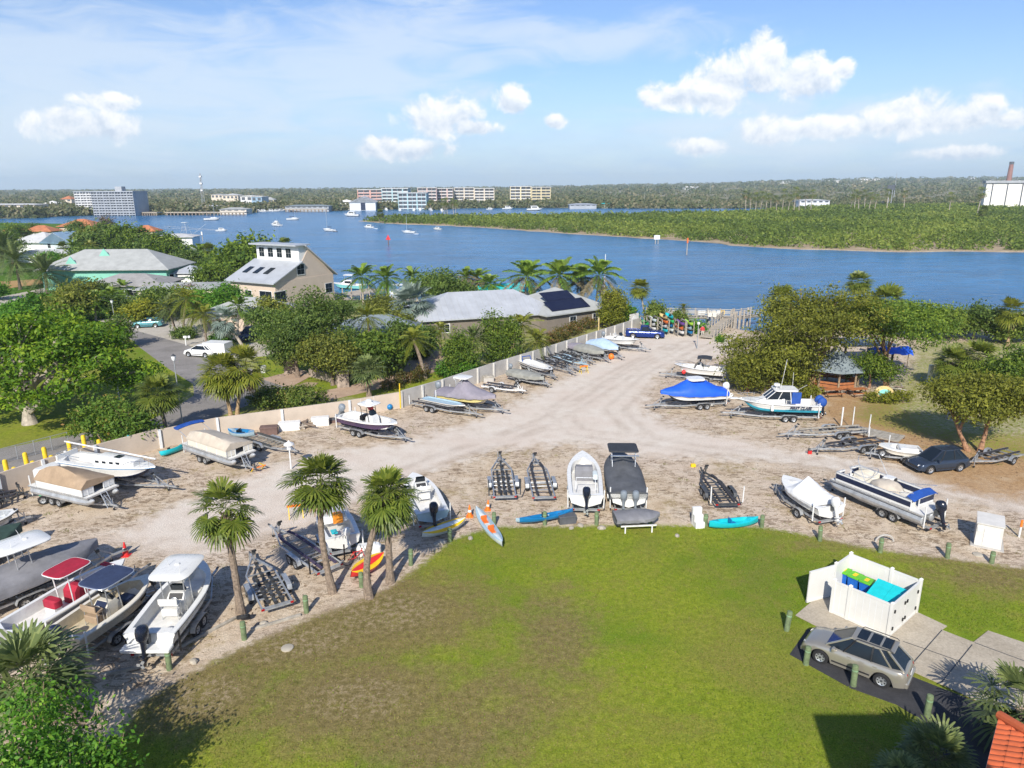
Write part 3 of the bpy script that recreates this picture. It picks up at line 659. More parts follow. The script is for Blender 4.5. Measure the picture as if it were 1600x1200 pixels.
def fan_leaf(fa, o, az, el, pet, R, r, n=20, span=150, droop=.35, tint=.5, w=.050):
 d, side, up = frame(az, el); hub = o + d*pet - Vector((0,0,1))*pet*.12
 fa.strip([o, (o+hub)/2 + up*.05, hub], [.022,.018,.014], up, tint)
 d2 = (d - Vector((0,0,.35))).normalized(); up2 = side.cross(d2); up2 = up2 if up2.z > 0 else -up2
 for k in range(n):
  a = radians(-span + 2*span*k/(n-1)) + r.uniform(-.05,.05); L_ = R*(.62+.38*cos(a*.55))*r.uniform(.88,1.06)
  v = (d2*cos(a) + side*sin(a)) + up2*(.22*abs(sin(a)) - .06); v.normalize()
  m = hub + v*L_*.55 + up2*.02; e = hub + v*L_*.86 - Vector((0,0,1))*L_*droop*r.uniform(.5,1.1)*.45; tip = e + (e-m)*.35 - Vector((0,0,1))*L_*droop*.22
  fa.strip([hub, m, e, tip], [.008, w*R/1.0, w*.75*R, .004], up2, tint + r.uniform(-.12,.12))
def sabal_crown(name, seed, R=1.1, n=40, dead=10, mat='palm_sabal', lo=-55, pet=.95, nl=20):
 """round head of fan leaves; returns (green mesh, dead mesh or None)"""
 r = random.Random(seed); fa = FA(); fd = FA()
 for i in range(n):
  t = i/(n-1); el = radians(82 - (82-lo)*t**.85 + r.uniform(-7,7)); az = i*2.39996 + r.uniform(-.25,.25)
  o = Vector((cos(az)*.10, sin(az)*.10, .30 - .45*t))
  fan_leaf(fa, o, az, el, pet*r.uniform(.85,1.12)*(.8+.25*sin(t*pi)), R*r.uniform(.85,1.1), r, nl, 128 if t > .15 else 80, .10+.28*t, .75 - .5*t + r.uniform(-.1,.1))
 for i in range(dead):
  az = r.uniform(0, 2*pi); o = Vector((cos(az)*.12, sin(az)*.12, -.25))
  fan_leaf(fd, o, az, radians(r.uniform(-72,-48)), .6, R*.75, r, 14, 120, .5, r.random())
 return fa.mesh('crown', mat), (fd.mesh('dead_fronds', 'palm_dead') if dead else None)
def feather(fa, o, az, el, L_, r, n=30, droop=1.0, lw=.40, tint=.5, vee=.35, w=.022):
 d, side, up = frame(az, el); P = []
 for i in range(9):
  t = i/8; P.append(o + d*L_*t - Vector((0,0,1))*(droop*L_*.42*t*t))
 for i in range(8): fa.strip([P[i],P[i+1]], [.035*(1-i/9)+.006, .035*(1-(i+1)/9)+.006], up, tint*.8)
 for k in range(n):
  t = .14 + .86*k/(n-1); q = t*8; i = min(7, int(q)); p = P[i].lerp(P[i+1], q-i); dd = (P[i+1]-P[i]).normalized()
  ll = lw*L_*.5*(sin(pi*min(1, t*.82+.13))**.6)*r.uniform(.85,1.1)
  for sg in (-1, 1):
   v = (side*sg + dd*.75 + up*vee*r.uniform(.3,1.2)).normalized(); m = p + v*ll*.55; e = p + v*ll - Vector((0,0,1))*ll*.30*r.uniform(.6,1.5)*droop
   fa.strip([p, m, e], [w*.7, w, .003], up, tint + r.uniform(-.14,.14))
def feather_crown(name, seed, L_=2.6, n=18, mat='palm_feather', lo=-25, hi=75, droop=1.0, nl=28, lw=.42, wilt=0, vee=.35, w=.026):
 r = random.Random(seed); fa = FA(); fd = FA()
 for i in range(n):
  t = i/(n-1); el = radians(hi - (hi-lo)*t + r.uniform(-6,6)); az = i*2.39996 + r.uniform(-.2,.2)
  dst = fd if (wilt and t > 1-wilt) else fa
  feather(dst, Vector((cos(az)*.08, sin(az)*.08, .15-.2*t)), az, el, L_*r.uniform(.85,1.08), r, nl, droop*r.uniform(.8,1.2), lw, .7-.45*t + r.uniform(-.1,.1), vee, w)
 return fa.mesh('crown', mat), (fd.mesh('dead_fronds', 'palm_wilt') if fd.V else None)
def palm_trunk(h, r0, r1, lean, seed, mat, bow=0.0, boots=True):
 r = random.Random(seed); mb = MB(); P = []; R = []
 n = max(8, int(h*3.2))
 for i in range(n+1):
  t = i/n; b = bow*sin(pi*t)
  P.append((lean[0]*t**1.4 + b*(lean[0]/(abs(lean[0])+abs(lean[1])+1e-6)), lean[1]*t**1.4, h*t - .1*(i == 0)))
  R.append((r0*(1.45-.45*min(1,t*5)) if t < .2 else r0+(r1-r0)*t)*(1 + (.06 if i % 2 else -.03)))
 mb.tube(P, R, mat, 10)
 if boots:
  for k in range(14):
   t = .90 + .1*k/14; a = k*2.4; i = min(n-1, int(t*n)); p = Vector(P[i]).lerp(Vector(P[i+1]), t*n-i)
   mb.beam(p + Vector((cos(a)*r1*.8, sin(a)*r1*.8, -.05)), p + Vector((cos(a)*(r1+.13), sin(a)*(r1+.13), .22)), .07, .03, mat)
 return mb, P[-1]
PALMMESH = {}
def palm(label, bx, by, cx, cy, kind, R=None, seed=1, trunk=None, r0=.17, name='palm_tree', group=None, scale=None, wpx=None, bow=0.0):
 """base at pixel (bx,by), centre of the head seen at pixel (cx,cy)"""
 x, y = G(bx, by); dx, dy, dz = ray(cx, cy); t = y/dy; hz = CAMH + dz*t; hx = dx*t
 root = thing(name, label, 'palm tree', (x,y,0), 0, group)
 K = {'sabal': dict(f=sabal_crown, nat=1.85, tr='trunk_palm', a={}), 'sabalyellow': dict(f=sabal_crown, nat=1.85, tr='trunk_tan', a=dict(mat='palm_yellow', dead=14)),
   'royal': dict(f=feather_crown, nat=2.5, tr='trunk_pale', a=dict(n=26, lo=-35, wilt=.3, lw=.5, w=.045)), 'wilted': dict(f=feather_crown, nat=2.5, tr='trunk_pale', a=dict(n=24, lo=-40, wilt=.6, lw=.5, w=.045)), 'coconut': dict(f=feather_crown, nat=2.5, tr='trunk_pale', a=dict(n=24, lo=-35, mat='palm_feather', lw=.48, w=.042)),
   'date': dict(f=feather_crown, nat=2.6, tr='trunk_palm', a=dict(n=46, lo=-48, hi=85, droop=.75, nl=30, lw=.30, mat='palm_date', vee=.5)),
   'queen': dict(f=feather_crown, nat=2.5, tr='trunk_palm', a=dict(n=26, lo=-40, mat='palm_yellow', droop=1.2)),
   'pygmy': dict(f=feather_crown, nat=2.5, tr='trunk_palm', a=dict(n=30, lo=-45, mat='palm_yellow', droop=1.1, nl=24)),
   'silver': dict(f=sabal_crown, nat=1.85, tr='trunk_palm', a=dict(mat='palm_silver', dead=5, lo=-50, n=38)),
   'slim': dict(f=sabal_crown, nat=1.85, tr='trunk_pale', a=dict(n=20, nl=9, dead=2)),
   'spiky': dict(f=sabal_crown, nat=1.85, tr='trunk_palm', a=dict(n=34, lo=-30, mat='palm_date', dead=2, nl=16))}[kind]
 key = (kind, seed % 3)
 q = dict(K['a'])
 if key not in PALMMESH:
  if K['f'] is sabal_crown and kind != 'slim': q['n'] = q.get('n', 40) + (-8, 0, 6)[seed % 3]; q['lo'] = q.get('lo', -55) + (-8, 14, 0)[seed % 3]
  PALMMESH[key] = K['f'](kind, seed % 3 + 11*len(kind), **q)
 cm, dm = PALMMESH[key]
 s = (wm(wpx, y, hz)/2/K['nat']) if wpx else (scale or 1.0)
 mb, top = palm_trunk(max(.4, hz - .25*s), r0, r0*.8, (hx-x, 0), seed, trunk or K['tr'], bow, kind not in ('royal','wilted','coconut','slim'))
 mb.build('trunk', root)
 if kind in ('royal','wilted'):
  sh = MB(); sh.tube([(top[0],0,top[2]-.9*s),(top[0],0,top[2]-.4*s),(top[0],0,top[2]+.15*s)], [r0*.8,r0*.95,r0*.45], M('palm_feather'), 8)
  sh.build('crownshaft', root)
 for nm, me in (('crown', cm), ('dead_fronds', dm)):
  if me is None: continue
  c = link(nm, me, root, (top[0], top[1], top[2]+.1*s), seed*1.7); c.scale = (s*(1,1.06,.95)[seed % 3], s, s*(1.05,.92,1)[seed % 3]); c.rotation_euler = ((.12,-.1,.05)[seed % 3], (-.08,.1,.14)[seed % 3], seed*1.7+bx*.01)
 return root
# ------------------------------------------------------------------ wheels, trailers, motors
WHEEL = {}
def wheel(parent, pos, r=.34, w=.2, style='galv', yaw=0, rim='galv', spokes=5):
 """wheel > tyre, rim ; axle along local Y"""
 key = (round(r,3), round(w,3), rim, spokes)
 if key not in WHEEL:
  a = MB(); a.lathe((0,0,0), [(r*.60,-w/2),(r*.93,-w/2),(r,-w*.33),(r,w*.33),(r*.93,w/2),(r*.60,w/2),(r*.58,0)], 'rubber', 20, 'Y', False)
  b = MB(); b.lathe((0,0,0), [(r*.03,-w*.36),(r*.50,-w*.36),(r*.62,-w*.47),(r*.62,w*.47),(r*.50,w*.36),(r*.03,w*.36)], rim, 18, 'Y')
  for sg in (-1, 1):
   for k in range(spokes):
    t = 2*pi*k/spokes; b.box((cos(t)*r*.44, sg*w*.37, sin(t)*r*.44), (r*.16, .012, r*.16), 'black', 0, 1, -t)
   b.lathe((0, sg*w*.38, 0), [(r*.14,-.02),(r*.14,.02),(r*.05,.03)], 'steel_dark', 8, 'Y')
  o1 = a.build('tyre'); o2 = b.build('rim'); WHEEL[key] = (o1.data, o2.data)
  bpy.data.objects.remove(o1); bpy.data.objects.remove(o2)
 m1, m2 = WHEEL[key]
 wo = link('wheel', m1, parent, pos, yaw); link('rim', m2, wo)
 return wo
def place(a, b, za=0, zb=None):
 """centre, yaw and length from two pixels (rear, front) on the plane z"""
 p = G(a[0], a[1], za); q = G(b[0], b[1], za if zb is None else zb)
 return ((p[0]+q[0])/2, (p[1]+q[1])/2, 0), atan2(q[1]-p[1], q[0]-p[0]), hypot(q[0]-p[0], q[1]-p[1])
def trailer(label, loc, rz, L=7, W=1.9, axles=2, col='galv', bunk='carpet', kind='bunk', guides='painted_white', gh=1.3, z=.50, group='boat trailers parked in the yard', fender=None, spare=False, winch=True):
 """local +x is the coupler end"""
 t = thing('boat_trailer', label, 'boat trailer', loc, rz, group)
 hx = L/2; wy = W/2 - .28; fx = L*.10
 f = MB()
 for s in (-1, 1):
  f.beam((-hx, s*wy, z), (fx, s*wy, z), .075, .13, col); f.beam((fx-.03, s*wy, z), (hx*.78, s*.06, z), .075, .13, col)
 f.beam((hx*.70, 0, z), (hx, 0, z), .09, .12, col); f.box((hx, 0, z+.04), (.22,.09,.10), 'steel_dark')
 nx = 5 if kind != 'slat' else 9
 for i in range(nx):
  x = -hx + .12 + (fx+hx-.2)*i/(nx-1); f.beam((x, -wy, z-.02), (x, wy, z-.02), .07, .08, col if kind != 'slat' else 'wood_grey')
 f.beam((L*.26, -wy*.62, z), (L*.26, wy*.62, z), .07, .08, col)
 f.tube([(hx*.8,.16,.05),(hx*.8,.16,z+.38)], .03, col, 6); f.lathe((hx*.8,.16,.09), [(.09,-.03),(.09,.03)], 'rubber', 10, 'Y')
 for s in (-1,1): f.box((-hx-.02, s*(wy-.02), z-.02), (.05,.16,.10), 'lamp_red')
 f.beam((-hx, -wy, z-.06), (-hx, wy, z-.06), .06, .10, col)
 part(f, 'frame', t)
 bm = MB()
 if kind == 'roller':
  for yy, x0, x1 in ((0,-hx*.95,L*.25),(-.36,-hx*.9,fx*.2),(.36,-hx*.9,fx*.2)):
   n = 7
   for i in range(n):
    x = x0 + (x1-x0)*i/(n-1); bm.lathe((x, yy, z+.12), [(.05,-.1),(.075,-.05),(.075,.05),(.05,.1)], 'rubber', 8, 'Y')
   bm.beam((x0, yy, z+.06), (x1, yy, z+.06), .16, .05, 'steel_dark')
  part(bm, 'roller_bunk', t)
 elif kind == 'slat':
  for s in (-1,1): bm.beam((-hx, s*wy, z+.16), (fx, s*wy, z+.16), .10, .16, bunk)
  part(bm, 'bunk', t)
 else:
  for s in (-1,1):
   q = MB(); q.beam((-hx+.1, s*.46, z+.17), (L*.16, s*.46, z+.17), .14, .09, bunk); q.beam((L*.16, s*.46, z+.17), (L*.24, s*.30, z+.20), .14, .09, bunk)
   for x in (-hx+.4, -L*.15, L*.08): q.beam((x, s*.46, z), (x, s*.46, z+.14), .05, .05, col)
   part(q, 'bunk', t)
 ax = [-L*.20] if axles == 1 else [-L*.22-.02, -L*.22+.72]
 for x in ax:
  a = MB(); a.tube([(x,-W/2+.1,.34),(x,W/2-.1,.34)], .035, col, 6); part(a, 'axle', t)
  for s in (-1,1): wheel(t, (x, s*(W/2-.05), .33), .33, .2)
 for s in (-1,1):
  q = MB(); x0, x1 = min(ax)-.42, max(ax)+.42; y0, y1 = W/2-.17, W/2+.09
  prof = [(x0,.42),(x0+.12,.66),(x0+.3,.73),(x1-.3,.73),(x1-.12,.66),(x1,.42)]
  q.loft([[(x, s*y0, zz), (x, s*y1, zz), (x, s*y1, zz-.03), (x, s*y0, zz-.03)] for x, zz in prof], fender or col)
  q.beam(((x0+x1)/2, s*wy, z), ((x0+x1)/2, s*(W/2-.1), .70), .05, .05, col)
  part(q, 'fender', t)
 if winch:
  q = MB(); q.beam((L*.33,0,z), (L*.30,0,z+.78), .08, .08, col); q.beam((L*.42,0,z), (L*.31,0,z+.7), .05, .05, col); q.box((L*.31,0,z+.62), (.18,.2,.16), 'steel_dark'); q.box((L*.285,0,z+.82), (.10,.26,.10), 'rubber')
  part(q, 'winch_post', t)
 if guides:
  for s in (-1,1):
   q = MB(); q.beam((-hx+.25, s*wy, z), (-hx+.25, s*(W/2+.06), z), .05, .05, col); q.tube([(-hx+.25, s*(W/2+.06), z), (-hx+.25, s*(W/2+.08), z+gh)], .045, guides, 8)
   part(q, 'guide_post', t)
 if spare:
  wheel(t, (L*.22, wy*.62+.12, z+.26), .33, .2)
 return t
OBM = {}
def outboard(parent, pos, col='ob_black', s=1.0, tilt=0.0, nm='outboard_motor'):
 """motor > cowl; hangs on the transom, local -x is aft"""
 key = col
 if key not in OBM:
  a = MB()
  def ring(z, x0, x1, w, n=10):
   return [((x0+x1)/2 + (x1-x0)/2*cos(2*pi*j/n), w*sin(2*pi*j/n)*(.75+.25*abs(sin(2*pi*j/n))), z) for j in range(n)]
  a.loft([ring(0,-.50,-.02,.19), ring(.12,-.60,.04,.25), ring(.34,-.64,.06,.27), ring(.52,-.60,.02,.25), ring(.62,-.50,-.08,.18), ring(.65,-.4,-.18,.08)], col)
  b = MB()
  b.loft([ring(.02,-.48,-.06,.17), ring(-.12,-.42,-.10,.13), ring(-.55,-.38,-.14,.08), ring(-.68,-.40,-.12,.08)], col)
  b.box((-.30,0,-.70), (.44,.20,.03), col); b.loft([ring(-.70,-.36,-.16,.05), ring(-.86,-.38,-.16,.05)], col)
  b.lathe((-.28,0,-.93), [(.01,-.34),(.07,-.24),(.085,0),(.06,.22),(.01,.32)], col, 10, 'X'); b.prism([(-.36,-.012),(-.16,-.012),(-.16,.012),(-.36,.012)], -1.16, -.9, col)
  for k in range(3):
   t = 2*pi*k/3; b.box((-.55, .11*cos(t), -.93+.11*sin(t)), (.03,.15,.12), 'alu', 0, 1, 0, t)
  b.box((.02,0,-.10), (.20,.26,.34), 'steel_dark')
  o1 = a.build('cowl'); o2 = b.build('outboard'); OBM[key] = (o1.data, o2.data)
  bpy.data.objects.remove(o1); bpy.data.objects.remove(o2)
 m1, m2 = OBM[key]
 o = link(nm, m2, parent, pos); o.rotation_euler = (0, tilt, 0); o.scale = (s,s,s); link('cowl', m1, o)
 return o
# ------------------------------------------------------------------ boats
class Hull:
 def __init__(s, L, B, D, flare=.18, rise=.30, fine=.45, z0=.62, rake=.10):
  s.L, s.B, s.D, s.flare, s.rise, s.fine, s.z0, s.rake = L, B, D, flare, rise, fine, z0, rake; s.bs = .07
 def b(s, t):
  e = s.fine
  if t <= e: return s.B/2*(.93 + .07*sin(pi/2*t/e))
  q = (t-e)/(1-e); return s.B/2*max(.02, (1 - q**2.35)**.85)
 def zs(s, t): return s.z0 + s.D*(1 + s.rise*t*t)
 def zk(s, t):
  q = max(0, (t-.60)/.40); return s.z0 + s.D*(.92+s.rise*.7)*q**2.8
 def x(s, t, lev=1.0):
  return s.L*(t-.5) - (1-lev)*s.rake*s.L*max(0, (t-.5)/.5)**2
 def ring(s, t):
  b, zs, zk = s.b(t), s.zs(t), s.zk(t); f = 1 - s.flare*(.25+.75*t)
  zc = zk + (zs-zk)*.36; bc = b*f*.92; q = [(b,zs,1.0),(b+.025,zs-.04,1.0),(b+.02,zs-.10,1.0),(b*.5+bc*.5+ .01,zc*.42+zs*.58,.7),(bc*1.01,zc+s.bs,.40),(bc,zc,.35),(bc*.5,(zc+zk)/2-.01,.18),(0.0,zk,0.0)]
  q = [(s.x(t,l), y, z) for y, z, l in q]
  return q + [(x,-y,z) for x, y, z in q[-2::-1]]
def mk_hull(root, h, side='gel', bottom='gel', rub='trimblack', stripe=None, lower=None, label=None, n=18):
 mb = MB(); R = [h.ring(i/(n-1)) for i in range(n)]
 sg = ['gel' if side == 'gel' else 'gel_warm', rub, side, lower or side, stripe or lower or side, bottom, bottom]
 km = sg + sg[::-1]
 mb.loft(R, side, closed=False, c0=False, c1=False, kmap=lambda i, j: km[j])
 r0 = R[0]; mb.add(r0, [tuple(range(len(r0)))[::-1]], side)
 return part(mb, 'hull', root, label, .5)
def mk_deck(root, h, floor=.38, gun=.22, topen=.80, t0=.03, mat='deckwhite', sole=None, transom=.0, n=20, cap='gel'):
 """gunwale caps, cockpit liner and sole"""
 mb = MB(); R = []
 fz = h.z0 + h.D*floor
 for i in range(n):
  t = i/(n-1); b = h.b(t); zs = h.zs(t)
  q = max(0, (t-topen*.72)/(topen*.28)); bi = max(.0, min(b-gun, (h.B/2-gun)*sqrt(max(0, 1-q*q))))
  if t < t0: bi = 0.0
  zi = fz + h.D*.10*max(0,(t-.6)/.4)
  if bi <= .001: R.append([(h.x(t),b,zs),(h.x(t),.002,zs+.03*b),(h.x(t),.001,zs+.03*b),(h.x(t),0,zs+.03*b)])
  else: R.append([(h.x(t),b,zs),(h.x(t),bi,zs+.01),(h.x(t),bi-.03,zi),(h.x(t),0,zi)])
 full = [r + [(x,-y,z) for x,y,z in r[-2::-1]] for r in R]
 km = [cap, mat, sole or mat, sole or mat, mat, cap]
 mb.loft(full, mat, closed=False, c0=False, c1=False, kmap=lambda i, j: km[j])
 return part(mb, 'deck', root, None, .5)
def seat_mb(c, d, k, back=True):
 mb = MB(); mb.rbox((c[0],c[1],c[2]), d, k, .06)
 if back: mb.rbox((c[0]-d[0]*.4,c[1],c[2]+d[2]*.5+.2), (.12,d[1],.40), k, .04)
 return mb
def console(root, h, t=.50, floor=.38, col='gel', w=.85, hgt=.95, glass='glass', face='trimblack', cover=None):
 z = h.z0 + h.D*floor; x = h.x(t); mb = MB()
 mb.loft([[(x-.40,w/2,z),(x+.55,w/2,z),(x+.55,-w/2,z),(x-.40,-w/2,z)],[(x-.36,w/2,z+hgt*.75),(x+.45,w/2,z+hgt*.75),(x+.45,-w/2,z+hgt*.75),(x-.36,-w/2,z+hgt*.75)],[(x-.12,w/2-.04,z+hgt),(x+.30,w/2-.06,z+hgt),(x+.30,-w/2+.06,z+hgt),(x-.12,-w/2+.04,z+hgt)]], cover or col)
 if not cover:
  mb.box((x-.255,0,z+hgt*.875), (.30,w*.78,.03), face, 0, 1, -.82)
  mb.lathe((x-.44,0,z+hgt*.72), [(.17,-.015),(.19,0),(.17,.015),(.15,0)], 'alu', 12, 'X')
 o = part(mb, 'console', root)
 if not cover:
  g = MB(); g.loft([[(x+.10,w/2-.06,z+hgt),(x+.32,w/2-.12,z+hgt),(x+.32,-w/2+.12,z+hgt),(x+.10,-w/2+.06,z+hgt)],[(x-.06,w/2-.1,z+hgt+.38),(x+.10,w/2-.16,z+hgt+.40),(x+.10,-w/2+.16,z+hgt+.40),(x-.06,-w/2+.1,z+hgt+.38)]], glass, True, False, False); part(g, 'windscreen', o)
 return o
def leaning(root, h, t=.36, floor=.38, col='deckwhite', cover=None):
 z = h.z0 + h.D*floor; x = h.x(t); mb = MB()
 if cover: mb.rbox((x,0,z+.62), (.50,.90,.42), cover, .14); mb.box((x,0,z+.2),(.4,.7,.4), col)
 else:
  for sx in (-.18,.2):
   for sy in (-.4,.4): mb.tube([(x+sx,sy,z),(x+sx*.8,sy,z+.78)], .022, 'alu', 6)
  mb.rbox((x,0,z+.40), (.45,.80,.35), col, .05); mb.rbox((x,0,z+.84), (.42,.95,.13), col, .05); mb.rbox((x-.24,0,z+1.05), (.09,.95,.26), col, .04)
 return part(mb, 'helm_seat', root)
def ttop(root, h, t=.47, floor=.38, L_=2.0, W=1.7, H=2.05, col='gel', frame_='alu', ant=True, soft=False, under=None, dx=0.0):
 z = h.z0 + h.D*floor; x = h.x(t); zt = z + H; mb = MB()
 for s in (-1,1):
  mb.tube([(x-.35,s*.52,z),(x-.48,s*.58,zt-.25),(x-.75,s*W*.40,zt-.04)], .03, frame_, 6); mb.tube([(x+.42,s*.50,z),(x+.18,s*.56,zt-.3),(x+.45,s*W*.40,zt-.04)], .03, frame_, 6)
  mb.tube([(x-.42,s*.55,zt-.5),(x+.26,s*.54,zt-.5)], .02, frame_, 5); mb.tube([(x-L_*.45+dx,s*W*.42,zt-.03),(x+L_*.45+dx,s*W*.42,zt-.03)], .025, frame_, 5)
 o = part(mb, 'top_frame', root)
 q = MB(); n = 22; ring = []
 for j in range(n):
  a = 2*pi*j/n; ca, sa = cos(a), sin(a); e = .42
  ring.append((x+dx+L_/2*abs(ca)**e*(1 if ca > 0 else -1), W/2*abs(sa)**e*(1 if sa > 0 else -1)))
 cx = x+dx
 q.loft([[(a,b,zt-.02) for a,b in ring],[(cx+(a-cx)*1.02,b*1.02,zt+.03) for a,b in ring],[(cx+(a-cx)*.97,b*.96,zt+.075) for a,b in ring],[(cx+(a-cx)*.55,b*.5,zt+(.12 if not soft else .085)) for a,b in ring]], col)
 part(q, 'hardtop' if not soft else 'canvas_top', root)
 if soft:
  q = MB(); rr = [(cx+(a-cx)*1.02,b*1.02,zt+.03) for a,b in ring]; q.tube(rr+[rr[0]], .028, frame_, 6); part(q, 'top_rim', root)
 if ant:
  q = MB(); q.tube([(x+.3,.4,zt+.06),(x+.15,.45,zt+.6)], .012, 'painted_white', 5); q.tube([(x-.5,-.5,zt+.06),(x-.5,-.52,zt+.5)], .012, 'painted_white', 5); q.lathe((x+.35,0,zt+.07), [(.13,0),(.14,.06),(.08,.12)], 'gel', 12)
  part(q, 'antenna', root)
 return o
def rail(root, h, ta=.62, tb=.985, hgt=.42, col='chrome', inset=.08, n=9):
 mb = MB()
 for s in (-1,1):
  P = []
  for i in range(n):
   t = ta + (tb-ta)*i/(n-1); P.append((h.x(t), s*max(.03, h.b(t)-inset), h.zs(t)+hgt*min(1, .35+i/(n-1)*2)))
  mb.tube([(P[0][0]-.1,P[0][1],h.zs(ta))]+P, .018, col, 5)
  for i in range(1,n,2): mb.tube([P[i],(P[i][0],P[i][1],h.zs(ta+(tb-ta)*i/(n-1)))], .013, col, 5)
 mb.tube([(h.x(tb), max(.03,h.b(tb)-inset), h.zs(tb)+hgt), (h.x(tb)+.12,0,h.zs(tb)+hgt), (h.x(tb), -max(.03,h.b(tb)-inset), h.zs(tb)+hgt)], .018, col, 5)
 return part(mb, 'bow_rail', root)
def cover(root, h, ridge, col, over=.16, seed=1, name='cover', wr=.025, t0=0.0, t1=1.0, n=30, crown=.5):
 """fitted cloth from the gunwales up to a ridge line given as (t, height above the sheer)"""
 r = random.Random(seed); mb = MB(); R = []; ts = [a for a,_ in ridge]; hs = [b for _,b in ridge]
 for i in range(n):
  t = t0 + (t1-t0)*i/(n-1); b = h.b(t)+.05; zs = h.zs(t); zr = float(np.interp(t, ts, hs)); x = h.x(t)
  if i == n-1: x += .05
  q = [(b+.0, zs-over*(1+.10*sin(i*1.1))), (b+.012, zs+.01)]
  for k, f in enumerate((.88,.70,.50,.27,0)):
   e = (1-f)**crown if zr > .3 else (1-f**2)
   q.append((b*f, zs + .03 + zr*e + wr*r.uniform(-1,1)*(1.4 if zr > .3 else .7)))
  R.append([(x,y,z) for y,z in q] + [(x,-y,z+wr*r.uniform(-.5,.5)) for y,z in q[-2::-1]])
 mb.loft(R, col, closed=False, c0=False, c1=False)
 mb.add(R[0], [tuple(range(len(R[0])))[::-1]], col)
 return part(mb, name, root, None, 1.0)
def bimini(root, h, t, L_, W, H, col, floor=.38, frame_='alu', name='bimini'):
 z = h.z0 + h.D*floor; x = h.x(t); zt = z+H; mb = MB(); R = []
 for i in range(7):
  u = i/6; xx = x + L_*(u-.5); zz = zt - .10*(2*u-1)**2
  R.append([(xx, W/2*cos(a), zz + .16*sin(a)) for a in [radians(v) for v in range(0,181,20)]])
 mb.loft(R, col, closed=False, c0=False, c1=False)
 mb.loft([[(p[0],p[1],p[2]-.02) for p in r] for r in R], col, closed=False, c0=False, c1=False)
 o = part(mb, name, root, None, 1.0)
 q = MB()
 for s in (-1,1):
  for u in (0,.5,1): q.tube([(x, s*(h.b(t)-.05), h.zs(t)), (x+L_*(u-.5)*.95, s*W/2, zt-.02)], .018, frame_, 5)
 part(q, 'bimini_frame', root); return o
def boat_root(name, label, loc, rz, group=None, cat='boat'):
 return thing(name, label, cat, loc, rz, group)
def post_pair(root): pass
def kayak(label, loc, rz, L=3.3, W=.75, D=.34, top='turquoise', hull=None, pits=1, roll=0, z=.02, group=None, kind='kayak', seats='black', rocker=.16, name=None):
 k = thing(name or kind, label, kind, (loc[0],loc[1],z if len(loc) < 3 else loc[2]), rz, group)
 k.rotation_euler = (roll, 0, rz)
 n = 17; R = []
 for i in range(n):
  t = i/(n-1); u = 2*t-1; b = W/2*max(.02, 1-abs(u)**2.4)**.8; zs = D + rocker*u*u; zk = rocker*.9*abs(u)**3
  R.append([(L*(t-.5),b,zs),(L*(t-.5),b*.92,zk+(zs-zk)*.45),(L*(t-.5),b*.45,zk+.02),(L*(t-.5)*.985,0,zk),(L*(t-.5),-b*.45,zk+.02),(L*(t-.5),-b*.92,zk+(zs-zk)*.45),(L*(t-.5),-b,zs)])
 mb = MB(); mb.loft(R, hull or top, closed=False, c0=False, c1=False); part(mb, 'hull', k, None, 1.0)
 d = MB(); Q = []
 open_ = kind == 'canoe'
 for i in range(n):
  t = i/(n-1); u = 2*t-1; b = W/2*max(.02, 1-abs(u)**2.4)**.8; zs = D + rocker*u*u
  inn = max(0, 1-(u/(.5 if open_ else .62))**2) if pits else 0; g = b*((.55 if open_ else .74) if inn > 0 else .5)
  dz = -D*.55*min(1, inn*3) if inn > 0 else .05*(1-abs(u))
  Q.append([(L*(t-.5),b,zs+.002),(L*(t-.5),g,zs+.03),(L*(t-.5),g*.9,zs+.03+dz),(L*(t-.5),0,zs+.04+dz),(L*(t-.5),-g*.9,zs+.03+dz),(L*(t-.5),-g,zs+.03),(L*(t-.5),-b,zs+.002)])
 km = [top, top, hull or top, hull or top, top, top]
 d.loft(Q, top, closed=False, c0=False, c1=False, kmap=lambda i, j: km[j]); part(d, 'deck', k, None, 1.0)
 for q in range(pits):
  x = L*((q+.5)/pits-.5)*.55 - .05; s = MB(); s.rbox((x,0,D*.62),(.42,W*.5,.07), seats, .04); s.rbox((x-.22,0,D*.62+.18),(.07,W*.5,.36), seats, .03); part(s, 'seat', k)
 return k
